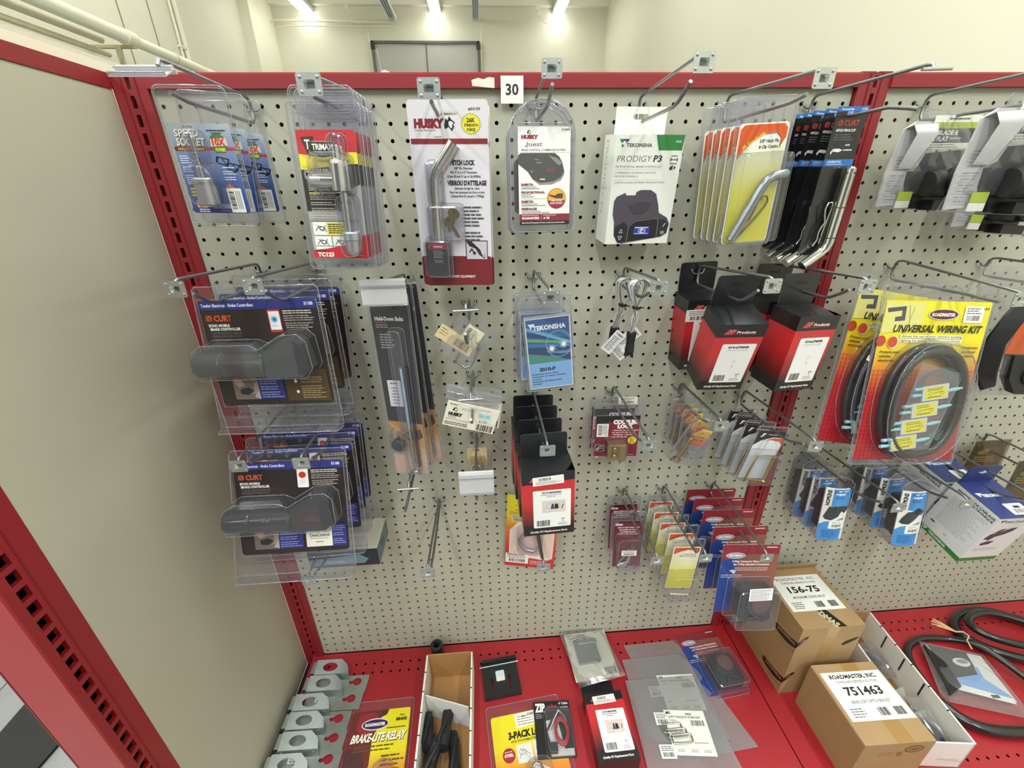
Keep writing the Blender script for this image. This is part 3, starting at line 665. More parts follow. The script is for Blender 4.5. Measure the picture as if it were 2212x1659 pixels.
# --- red and black coupler lock packs
def lockpack():
    t = thing('coupler_lock_pack', '-', 'lock pack'); sheet('clear_backing', t, 90, 195, -2, CLR2, 6); sheet('hang_tab', t, 78, 28, 14, CLR2, 8)
    b = MB(); o = rrect(-36.5, -182, 36.5, -32, 3); b.prism(o, -2.2, -1.6, '#2a2827', '#cccccc'); a = Art(b, -36.5, -32, -2.2)
    g = '#8f8c8c'; a.P([(0, 150), (0, 82), (30, 66), (73, 60), (73, 150)], '#a9a7a6'); a.R(0, 40, 46, 92, '#2b2725'); a.P([(46, 40), (73, 40), (73, 60), (46, 72)], '#3d3a39')
    a.R(0, 0, 73, 27, '#c12a34', 2.5); a.L(42, 4, 68, 2, 3, '#7c1a20', 1.8); a.P([(0, 26), (0, 44), (14, 34), (60, 24), (73, 24), (73, 36), (20, 38)], '#e8dc3a'); a.R(8, 30, 73, 37, '#e8dc3a')
    a.P([(5, 8), (22, 7), (13, 31)], '#26231f'); a.P([(12, 12), (46, 12), (46, 27), (15, 27)], '#a79b90'); a.P([(13, 13), (45, 13), (45, 26), (16, 26)], '#26231f'); a.P([(6.5, 9.5), (19, 9), (13, 27)], '#3a342e')
    a.T('T', 9.5, 10.5, 10, '#e4dfd4', 6.5, .03); a.T('TRIMAX', 18, 15, 6.5, '#f0ece2', 26, .03); a.L(20, 23.2, 42, 1, 2, '#c9b9a0', 1.1)
    a.T('Adjustable - Reglable', 22, 31, 4, '#7a6a1c', 40, .02, .2); a.L(2, 39, 26, 1, 2, '#d8c832', 1.8)
    for c, o_, bb in (('#f4f1ea', 0, .05), ('#1c1a1a', .25, .005)): a.T('COUPLER', 3 + o_, 43.5, 10.5, c, 34, bb); a.T('LOCK', 6 + o_, 56, 10.5, c, 27, bb)
    a.L(40, 43, 56, 2, 3, '#e8e4da', 1.6); a.L(6, 69.5, 40, 1, 2, '#d4c334', 1.8)
    for v, n in ((73, 3), (82, 2), (89, 3), (98, 2)): a.L(6, v - 1, 44, n, 2.5, '#b9b3aa', seed=v)
    a.R(0, 102, 66, 104, '#8c8988'); a.R(4, 105, 52, 121, '#ecebe8'); a.R(22, 105.5, 51.5, 120.5, '#e6d92e'); a.L(24, 107, 49, 5, 2.6, '#3a3620', 1.5)
    for i in range(2):
        for j in range(2): a.R(4 + i * 24, 122.5 + j * 13, 26.5 + i * 24, 134.5 + j * 13, '#ecebe8')
    for (u, v) in ((7, 108), (7, 125), (31, 125), (8, 138), (31, 138)):
        a.line([(u, v + 8), (u + 5, v + 2), (u + 11, v + 3), (u + 15, v + 9)], .8, '#2b2b2b'); a.line([(u + 2, v + 1), (u + 9, v + 8), (u + 14, v + 1)], .7, '#2b2b2b'); a.ring(u + 9, v + 5, 4, 2.6, .7, '#2b2b2b')
    a.P([(0, 150), (0, 139), (73, 136), (73, 150)], '#c3252c') if 0 else a.P([(0, 150), (0, 140), (20, 138), (50, 132), (73, 120), (73, 150)], '#c3252c')
    a.L(4, 140.5, 22, 1, 2, '#4a1216', 1.4); a.T('TC123', 5, 143, 5, '#f2eeee', 22, .05, .1); a.L(52, 146, 68, 1, 2, '#e6b8b8', 1.2)
    b.build('printed_card', t)
    b = MB(); x = 16
    b.lathe([(4, -50), (4.6, -51), (4.6, -64), (8.5, -66), (9.5, -70), (10, -92), (9.5, -100), (4, -101)], (x, -17, 0), CHROME, 'z', 16)
    b.lathe([(0.1, -38), (6, -37), (8.5, -33), (9, -20), (8.5, 0)], (x, -17, -88), CHROME, 'x', 16)
    b.lathe([(4.2, -100), (4.2, -160)], (x + 2, -13, 0), STEEL, 'z', 12)
    for k in range(4): b.lathe([(5.2, -104 - k * 11), (5.2, -112 - k * 11)], (x + 2, -13, 0), STEEL, 'z', 12)
    b.lathe([(9.5, -148), (10.5, -150), (10.5, -158), (9.4, -159), (8.2, -172), (6.5, -176), (0.1, -176)], (x + 6, -14, 0), ZINC, 'z', 16)
    b.build('coupler_lock', t)
    bubble('blister', t, -16, -106, 32, -56, 32, 10, -2.6, 3); bubble('blister', t, 6, -60, 26, -36, 20, 7, -2.6, 2); bubble('blister', t, 8, -180, 34, -104, 22, 8, -2.6, 2)
    return t
t = lockpack()
stack(t, [(.1885, -.2255, 1.4839, -2.3, 1.3, -5.8), (.1895, -.2085, 1.4835, -2.8, 1.2, -5.6), (.1905, -.1925, 1.483, -2.6, 1.3, -5.2), (.1915, -.177, 1.483, -3, 1.1, -5.4), (.192, -.161, 1.4825, -3, 1.0, -5.0)],
      'red and black coupler lock pack on the second top hook', 'coupler lock packs on the second top hook')

# --- white hitch lock card
def husky_dog(a, u, v, s):
    k = '#26262a'; a.P([(u, v + 9 * s), (u + 2 * s, v + 2 * s), (u + 4 * s, v + 4 * s), (u + 6 * s, v), (u + 8 * s, v + 3 * s), (u + 12 * s, v + 6 * s), (u + 10 * s, v + 8 * s), (u + 11 * s, v + 10 * s), (u + 8 * s, v + 14 * s), (u + 5 * s, v + 10 * s), (u + 1 * s, v + 12 * s)], k)
    a.P([(u + 5 * s, v + 5 * s), (u + 8 * s, v + 4.6 * s), (u + 10.5 * s, v + 6.4 * s), (u + 8.6 * s, v + 8 * s), (u + 8.8 * s, v + 10.5 * s), (u + 7.5 * s, v + 11.5 * s), (u + 5 * s, v + 8.6 * s)], '#e9e7ea')
def hitchlock():
    t = thing('hitch_lock_card', '-', 'lock pack'); b = MB(); MR = '#8a2b33'
    slotted_card(b, 116, 264, 15, mat('#e4e0e6', 0.4, coat=0.4), 30, 8, 0, 5); a = Art(b, -58, 15, -.5)
    a.T('#33159', 88, 10, 3.2, '#38343c', 17, .04); a.T('HUSKY', 8, 24, 10, '#8c2431', 44, .09, .05); a.T('TOWING PRODUCTS', 8, 36.5, 2.2, '#6a5055', 31, .02); husky_dog(a, 52, 20, 1.35)
    c = (91, 30); st = []
    for k in range(48): r = 15 if k % 2 == 0 else 12.6; st.append((c[0] + r * math.cos(k * PI / 24), c[1] + r * .92 * math.sin(k * PI / 24)))
    a.P(st, '#4e4a1c'); a.P([(c[0] + (p[0] - c[0]) * .95, c[1] + (p[1] - c[1]) * .95) for p in st], '#ece33c')
    a.T('26K', 91, 22.5, 5.2, '#2e2c1c', 12, .04, al='c'); a.T('STRENGTH', 91, 29.8, 3.2, '#2e2c1c', 20, .04, al='c'); a.T('FORCE', 91, 35.3, 3.2, '#2e2c1c', 12, .04, al='c')
    a.R(1.5, 48, 114.5, 55, MR, 0); a.L(36, 45, 48, 1, 2, '#9a949c', 1.2)
    a.T('HITCH LOCK', 76, 76, 6.3, '#2f2d35', 37, .05, al='c')
    for v, s_, w_ in ((85, '5/8" Pin Diameter', 28), (90.5, 'Fits 2" to 2-1/2" Receivers', 40), (96, '(Class III and IV up to 26,000lbs)', 51)): a.T(s_, 77, v, 3.1, '#4a4750', w_, .025, al='c')
    a.T("VERROU D'ATTELAGE", 81, 103.5, 6.3, '#2f2d35', 60, .05, al='c')
    for v, s_, w_ in ((112.5, 'Diametre de tige de 1,6cm', 38), (118, 'Pour les receveurs de 5cm a 6,4cm', 54), (123.5, "(Classe III et IV, jusqu'a 11793kg)", 51)): a.T(s_, 81, v, 3.1, '#4a4750', w_, .025, al='c')
    a.L(74, 140, 106, 6, 5.4, '#5a5660', 2.6, seed=3); a.L(74, 178, 106, 7, 5.4, '#5a5660', 2.6, seed=9)
    a.R(0, 216, 116, 264, '#7d2329', 4.5); a.R(74, 187 + 4, 110, 222, '#5d2440'); a.R(75.3, 192.5, 108.7, 220.6, '#cfc8d2')
    a.P([(75.3, 192.5), (84, 192.5), (98, 206), (100, 213), (107, 217), (104, 220), (96, 214), (90, 204), (80, 200)], '#2b2a2e'); a.E(104, 215, 3, 3, '#b4b2b6'); a.line([(80, 210), (84, 204), (88, 212)], 2.2, '#2f2d31'); a.E(88, 211, 2.6, 2.6, '#2f2d31')
    a.T('huskytow.com', 12, 240, 3.6, '#e0c8c8', 30, .02); a.T('RUGGED IS STANDARD EQUIPMENT', 12, 247.5, 3.8, '#e8d4d4', 76, .04, .15)
    b.build('printed_card', t)
    b = MB()
    b.tube([(-26, -18, -180), (-25, -18, -115), (-24, -18, -86), (-20, -18, -74), (-12, -18, -63), (5, -18, -42), (8, -18, -38)], 7.2, CHROME, 16); b.tube([(-26, -18, -182), (-26, -18, -172)], 8.4, STEEL, 16)
    b.build('bent_pin', t)
    b = MB(); b.bbox(-44, -27, -226, -11, -4, -174, BLKC, 4); b.box(-40, -27.4, -185, -12, -27, -176, '#9e2731'); a = Art(b, -44, -174, -27.5)
    a.P([(7, 9.5), (9.5, 4.5), (12, 9.5)], '#3a0d12'); a.T('WARNING', 12.5, 5.6, 2.8, '#f0c9cb', 14, .04); a.L(12, 13, 30, 5, 2.6, '#8a9092', 1.2); a.L(13, 28, 31, 2, 2.6, '#8a9092', 1.2)
    b.build('lock_body', t)
    for k, (x, z, r_) in enumerate(((-6, -146, -30), (2, -134, 20))):
        b = MB(); b.M = Matrix.Translation((x, -12 - k * 2, z)) @ Euler((0, math.radians(r_), 0)).to_matrix().to_4x4()
        b.prism(ell(0, 0, 9.5, 8, 20), -1, 1, GOLD); b.prism([(-3, -7), (3, -7), (3, -26), (1, -29), (-2, -26), (-3.2, -22), (-2, -18), (-3, -14)], -.8, .8, GOLD); b.prism(ell(0, 3, 2, 2, 10), -1.2, -1.05, mat('#3d3520', 0.6))
        b.build('key', t)
    b = MB(); b.tube([(6 * math.cos(q * PI / 6), -14, -130 + 6 * math.sin(q * PI / 6)) for q in range(12)], .6, STEEL, 6, closed=True); b.build('key_ring', t)
    bubble('blister', t, -48, -230, -6, -170, 30, 5, -.8, 2); bubble('blister', t, -40, -176, 16, -120, 26, 6, -.8, 2); bubble('blister', t, -36, -122, -12, -60, 26, 6, -.8, 2)
    return t
t = hitchlock()
stack(t, [(.3315, -.1258, 1.4845, 4.6, .9, -6.5), (.334, -.108, 1.4815, 3.6, .2, -3)], 'big white hitch lock card with bent steel pin and keys', 'white hitch lock cards on the third top hook')

# --- clear clamshell with the brake control
t = thing('brake_control_shell', 'clear round-topped shell with white card showing a dark brake control', 'clamshell', (.4697, -.1155, 1.4885), (-5, .1, 4))
b = MB(); arch = [(-50, -30), (-46, -14), (-36, 0), (-20, 10), (0, 14), (20, 10), (36, 0), (46, -14), (50, -30)]
o = arch + [(50, -162), (46, -168), (-46, -168), (-50, -162)]
b.loft([[(u, 38, v) for u, v in o], [(u, 0, v) for u, v in o]], CLR2, True, True); b.tube([(u, 0, v) for u, v in o], 1.0, RIM, 6, closed=True); b.tube([(u, 38, v) for u, v in o], 1.0, RIM, 6, closed=True); b.tube([(u, 18, v) for u, v in o], 1.6, RIM, 6, closed=True)
b.tube([(-40, -3, -24), (-38, -3, -18), (38, -3, -18), (40, -3, -24)], 1.0, RIM, 6); b.tube([(u * 1.0, 0, 5 + v) for u, v in rrect(-12, -4, 12, 4, 3.9)], .8, RIM, 6, closed=True)
b.build('shell', t)
b = MB(); W = 80; o = rrect(-38, -158, 42, -22, 1); b.prism(o, -1.4, -.9, mat('#e9e7e4', 0.35, coat=0.5), '#cccccc'); a = Art(b, -38, -22, -1.4); MR = '#7d2630'
husky_dog(a, 14, 4, .5); a.T('HUSKY', 5, 11.5, 4.6, '#93283a', 26, .09); a.T('Quest', 6, 20, 6, '#8d6a8c', 31, .02); a.P([(5, 19), (14, 18), (10, 27), (4, 28)], '#f6f5f4')
a.T('BRAKE CONTROL | COMMANDE DE FREIN', 5, 29.5, 2.8, '#5d5a5c', 68, .01); a.R(0, 34, 80, 34.5, '#b7b3b1')
a.P([(0, 38), (4, 35), (56, 35), (63, 40), (68, 48), (71, 60), (66, 68), (54, 74), (34, 76), (22, 71), (14, 60), (0, 50)], '#4a4947'); a.P([(22, 71), (34, 76), (54, 74), (66, 68), (71, 60), (71, 64), (66, 72), (52, 78), (32, 78.5)], '#8b8980'); a.P([(46, 38), (60, 42), (68, 49), (62, 52)], '#83827e')
a.T('50', 44, 55, 5.2, '#a83a40', 12, .0, .1); a.R(33, 70, 41, 71.5, '#e8e6e0'); a.R(25, 43, 32, 44.5, '#7d7c7a'); a.R(28, 47, 36, 49, '#7d7c7a'); a.E(20, 60, 2, 2.4, '#6f6e6a')
for v, s1, w1, s2, w2 in ((76.5, 'INERTIA', 19, 'TECHNOLOGY', 24), (87.5, 'PROPORTIONAL', 37, 'BRAKING', 15), (100.5, 'INERTIA', 19, 'TECHNOLOGIE', 25), (111, 'FREINAGE', 24, 'PROPORTIONNEL', 30)):
    a.T(s1, 4, v, 2.8, MR, w1, .05); a.T(s2, 4, v + 3.6, 2.1, '#6b6866', w2, .0)
for v, w_ in ((83, 30), (94.5, 20), (107, 40), (117.5, 46)): a.L(4, v, 4 + w_, 1, 2, '#8a8784', 1.1)
a.R(4, 97.5, 43, 98, '#b4b1ae'); a.E(59, 98, 14.5, 14.5, '#6b2328'); a.E(59, 98, 13.8, 13.8, '#e0a238'); a.E(59, 98, 13.8, 13.8, '#8c2b34', 20, 12, 168); a.P([(47, 92), (56, 94), (62, 91), (69, 91), (69, 98), (58, 98), (48, 94.5)], '#3f3e41')
a.T('FLAT STYLE', 59, 100, 2.3, '#f0dcd8', 16, .03, al='c'); a.T('QUICK CONNECT', 59, 103.6, 2.3, '#f0dcd8', 20, .03, al='c')
a.R(0, 120, 80, 130, MR); a.L(4, 121.5, 32, 1, 2, '#d9a9a9', 1.1); a.T('GUARANTEED', 4, 124.5, 2.8, '#f4e4e4', 28, .05); a.R(35, 121.5, 35.4, 128, '#e0b5b5'); a.L(38, 121.5, 60, 1, 2, '#d9a9a9', 1.1); a.T('A VIE', 38, 124.5, 2.8, '#f4e4e4', 10, .05)
a.R(0, 130, 80, 136, '#211f20', 1); a.T('Short-Proof Protected | Protege contre les courts-circuits', 4, 131.7, 1.9, '#dedada', 68, .03); a.T('31899', 66, 3, 2.2, '#5c5a5c', 13, .03)
b.build('printed_card', t)
b = MB(); b.bbox(-40, 3, -140, 38, 34, -60, mat('#3c3c44', .4), 8); b.build('brake_control', t)

# --- white controller carton
t = thing('controller_carton', 'white and green carton with a dark proportional brake controller picture', 'box', (.6478, -.0861, 1.4842), (5.2, .4, 3.0))
WC = mat('#e6e7df', 0.35, coat=0.35); b = MB(); W, H, Dp = 114, 167, 56; x0, z0 = -57, -26; b.box(x0, 0, z0 - H, x0 + W, Dp, z0, WC)
a = Art(b, x0, z0, 0); GR = '#2f7d3a'
a.P([(66, 0), (114, 0), (112.5, 22), (73, 22)], GR); a.T('90195', 100, 8, 3, '#bfe0bf', 9, .03); a.P([(7, 6), (22, 6), (21, 9), (16, 12), (17, 8.5), (9, 9)], '#2c3f78'); a.P([(6, 6), (13, 6), (14, 9), (10, 12)], GR); a.P([(10, 13), (15, 14.5), (11, 19)], GR)
a.T('TEKONSHA', 18, 12, 5, '#3d3f47', 43, .03); a.T('PRODIGY', 5, 29, 9, '#454548', 57, -.012, .14); a.T('P3', 66, 29, 9, '#343437', 14, .03, .14)
a.T('PROPORTIONAL BRAKE CONTROLLER', 4, 43.5, 3.2, '#5d5d5f', 77, -.01, .12); a.R(3, 49, 80, 49.3, '#b9b9b4'); a.T('COMMANDE DE FREINS A ACTION', 4, 52.5, 3, '#6c6c6e', 70, -.01, .12); a.T('PROPORTIONNELLE', 4, 57.8, 3, '#6c6c6e', 40, -.01, .12)
a.R(3, 64, 80, 64.3, '#b9b9b4'); a.T('CONTROLADOR DE FRENO PROPORCIONAL', 4, 67, 3, '#6c6c6e', 87, -.01, .12)
a.L(96, 29, 107, 1, 2, '#6b6b6b', 1.4); a.line([(96, 35), (107, 35)], 1.0, '#333333'); a.line([(96, 32.5), (96, 37.5)], 1.4, '#333333'); a.line([(107, 32.5), (107, 37.5)], 1.4, '#333333'); a.L(95, 40, 108, 1, 2, '#6b6b6b', 1.4); a.P([(96, 46), (101, 43), (101, 50), (96, 50)], '#303030'); a.P([(103, 44), (107, 47), (103, 49.5)], '#303030')
P1 = '#4b4450'; a.P([(8, 97), (12, 90), (26, 84), (28, 88), (44, 88), (45, 83), (52, 80), (70, 80), (80, 86), (87, 104), (90, 116), (106, 124), (112, 134), (110, 150), (100, 156), (70, 160), (30, 166), (22, 165), (14, 152), (12, 130), (8, 118)], P1)
a.P([(14, 152), (15, 138), (30, 130), (38, 138), (38, 163), (30, 165), (22, 164)], '#221f24'); a.P([(38, 138), (48, 128), (80, 124), (90, 126), (93, 157), (60, 161), (38, 163)], '#17151a'); a.P([(90, 126), (104, 127), (111, 136), (109, 149), (93, 156)], '#221f24')
a.line([(38, 163), (39, 138), (50, 129), (88, 125), (91, 128), (92, 157)], .8, '#8b8890'); a.R(46, 135, 80, 155, '#0c0b12'); a.R(49, 138, 78, 152, '#2b3590'); a.ring(64, 145, 6.5, 3.8, .9, '#e6ecff'); a.T('P', 61, 142.5, 5, '#e6ecff', 5, .02, .1); a.L(51, 139, 76, 1, 2, '#e6ecff', 1.5); a.L(51, 149, 76, 1, 2, '#cfd6ff', 1.2)
a.line([(23, 148), (26, 142), (29, 148), (23, 148)], .8, '#d8d6dc'); a.line([(22, 154), (25, 160), (29, 154), (22, 154)], .8, '#d8d6dc'); a.R(98, 146, 105, 151, '#8f8c92'); a.line([(101, 139), (105, 133)], 1.2, '#d8d6dc'); a.P([(34, 104), (54, 98), (74, 100), (70, 110), (60, 117), (46, 117), (38, 110)], '#3c3641'); a.line([(34, 104), (38, 110), (46, 117), (60, 117), (70, 110), (74, 100)], .7, '#2a2530')
b.M = face_matrix((x0, Dp, z0), (0, -1, 0), (0, 0, 1)); a = Art(b, 0, 0, 0); a.T('PRODIGY P3', 24, 8, 13, '#8a8a8c', 112, -.02, 0, 'l', 90); b.M = Matrix()
b.build('carton', t)
b = MB(); slotted_card(b, 88, 40, 14, WC, 26, 8, 0, 2, Dp - 5, Dp - 4); b.build('hang_tab', t)

# --- yellow hitch pin packs
def jr_art(a, W, H, lines):
    a.P([(0, 3), (3, 0), (W - 3, 0), (W, 3), (W, 22), (W - 4, 40), (W - 12, 20), (W - 20, 17), (W * .5, 18), (W * .25, 30), (0, 55)], '#d8551f'); a.P([(0, 58), (W * .25, 32), (W * .5, 20), (W - 20, 18.5), (W - 12, 22), (W - 6, 36), (W - 6, 60), (0, 62)], '#f0ece0') if 0 else None
def hitchpin58():
    t = thing('hitch_pin_pack', '-', 'hitch pin pack'); sheet('clear_backing', t, 92, 210, 14, CLR2, 5)
    b = MB(); g = ramp(((0.0, '#d8cf12'), (0.45, '#ddd63a'), (0.72, '#e6e6b0'), (0.85, '#ecebe2')), -.191, -.019)
    b.prism(rrect(-40, -191, 40, -19, 6), -1.4, -.8, mat('#efece2'), '#dddddd'); o = rrect(-38.5, -189.5, 38.5, -20.5, 5); b.add([(u, -1.43, v) for u, v in o], [tuple(range(len(o)))], g); a = Art(b, -40, -19, -1.45)
    a.P([(2, 45), (2, 8), (8, 2), (72, 2), (78, 8), (78, 20), (70, 34), (70, 20), (62, 13), (42, 14), (22, 24)], '#d9581f'); a.line([(3, 46), (22, 25), (42, 15), (62, 14), (70, 21), (70, 34)], 1.2, '#7a3a1a')
    a.T('JR Products', 8, 31, 5, '#e8d43c', 38, .02, 0, 'l', -33); a.T('5/8" Hitch Pin', 36, 22, 4.4, '#3a3733', 31, .03); a.T('& Clip Combo', 36, 29.5, 4.4, '#3a3733', 31, .03)
    b.build('printed_card', t)
    b = MB(); b.tube([(-31, -12, -184), (-22, -12, -166), (6, -12, -108), (12, -12, -98), (22, -12, -92), (40, -12, -90), (42, -12, -90)], 7.2, mat('#8f989c', 0.3, 0.9), 14)
    b.lathe([(4.5, 0), (6.5, 2)], (42, -12, -90), STEEL, 'x', 12); b.build('hitch_pin', t)
    b = MB(); b.tube([(-22, -8, -186), (-6, -8, -168), (8, -8, -152), (20, -8, -136), (24, -8, -128), (22, -8, -121), (14, -8, -120), (8, -8, -126), (4, -8, -140), (-2, -8, -154), (-9, -8, -160), (-14, -8, -170), (-24, -8, -178)], 1.7, mat('#7d6433', 0.3, 1.0), 8); b.build('spring_clip', t)
    bubble('blister', t, -38, -190, 46, -58, 20, 6, -1.7, 2)
    return t
t = hitchpin58()
stack(t, [(.8001, -.1337, 1.4867, 3.1, -2.9, 3.7), (.7999, -.1079, 1.4868, 2.9, -2.5, 3.7), (.7981, -.0827, 1.4876, .9, -2.3, 3.5), (.7968, -.0595, 1.4875, -.3, -2.4, 3.4), (.7951, -.0347, 1.4874, -1.1, -2.0, 3.3)],
      'yellow hitch pin pack with orange header on top hook', 'yellow hitch pin packs on the top hook')

# --- black cards with chrome bent pins
def curt_logo(a, u, v, h, w, c='#d9532c'):
    a.R(u, v, u + h * 1.05, v + h, c, h * .2); k = '#2a1614'
    for q in (.2, .5, .8): a.line([(u + h * (q - .15), v + h * q), (u + h * (q + .15), v + h * (q - .1))], h * .12, k); a.line([(u + h * q, v + h * .1), (u + h * q * .9, v + h * .9)], h * .08, k)
    a.T('CURT', u + h * 1.4, v, h, c, w, .04)
def chromepin():
    t = thing('chrome_hitch_pin', '-', 'hitch pin'); b = MB()
    slotted_card(b, 50, 222, 9, mat('#17161a', 0.35, coat=0.5), 18, 5, 0, 2, 0, .6, '#1b1b1d'); a = Art(b, -25, 9, 0); BL = '#2d6db8'
    a.R(0, 0, 50, 6.5, BL, 1.8); a.T('Accessories', 6, 1.8, 3, '#d6e4f4', 20, .03); a.T('21501', 38, 1.8, 3, '#d6e4f4', 9, .03)
    curt_logo(a, 6, 18, 7.5, 24, '#b5402f'); a.T('HITCH PIN & CLIP', 6, 30, 3.4, '#e9e7e4', 32, .04); a.L(6, 37, 38, 3, 3.4, '#5b5a60', 1.6)
    a.P([(6, 62), (10, 57), (20, 57), (26, 59), (20, 62), (10, 61), (8, 66)], '#e2e2e2'); a.L(28, 51, 36, 1, 2, '#cfcfcf', 2); a.L(27, 58, 42, 1, 2, '#cfcfcf', 2); a.R(24.5, 53, 24.8, 64, '#555555')
    a.R(0, 72, 50, 82, BL); a.T('CHROME STYLE', 5, 74, 3, '#cfe0f2', 24, .03); a.L(5, 78.5, 34, 1, 2, '#a9c6e6', 1.2)
    b.build('printed_card', t)
    b = MB(); b.tube([(14, -14, -84), (14, -14, -190), (11, -14, -200), (3, -14, -208), (-16, -16, -222), (-24, -17, -228)], 8.2, CHROME, 18); b.lathe([(8.2, -86), (5.8, -85.5), (5.8, -82), (8, -81.5), (7.6, -76), (4, -73.5), (.1, -73)], (14, -14, 0), CHROME, 'z', 16)
    b.build('hitch_pin', t)
    b = MB(); b.tube([(-10, -10, -196), (-5, -10, -186), (-6, -10, -174), (-4, -10, -166), (0, -10, -158), (-4, -10, -146), (-6, -10, -136), (-3, -10, -127), (3, -10, -126), (5, -10, -134), (3, -10, -150), (1, -10, -170), (0, -10, -192)], 1.5, CHROME, 8); b.build('spring_clip', t)
    b = MB()
    for z in (-134, -182): b.tube([(14 + 9 * math.cos(q * PI / 6) * (1 if q < 7 else 1), -14 + 9.4 * math.sin(q * PI / 6) * 1, z) for q in range(12)], .7, BLK, 5, closed=True); b.tube([(5, -14, z), (-3, -12, z + 1)], .7, BLK, 5)
    b.build('zip_tie', t)
    return t
t = chromepin()
stack(t, [(.9526, -.1092, 1.4821, 2.4, -.2, -.3), (.9510, -.0842, 1.4819, 2.1, 2.9, .1), (.9507, -.0560, 1.4833, 1.8, 2.8, .1), (.9507, -.0354, 1.4831, 2.1, 3.3, .1), (.9503, -.0160, 1.4843, .8, 1.7, .1)],
      'black card with chrome hitch pin and spring clip, blue bands', 'chrome hitch pin cards on the top hook')

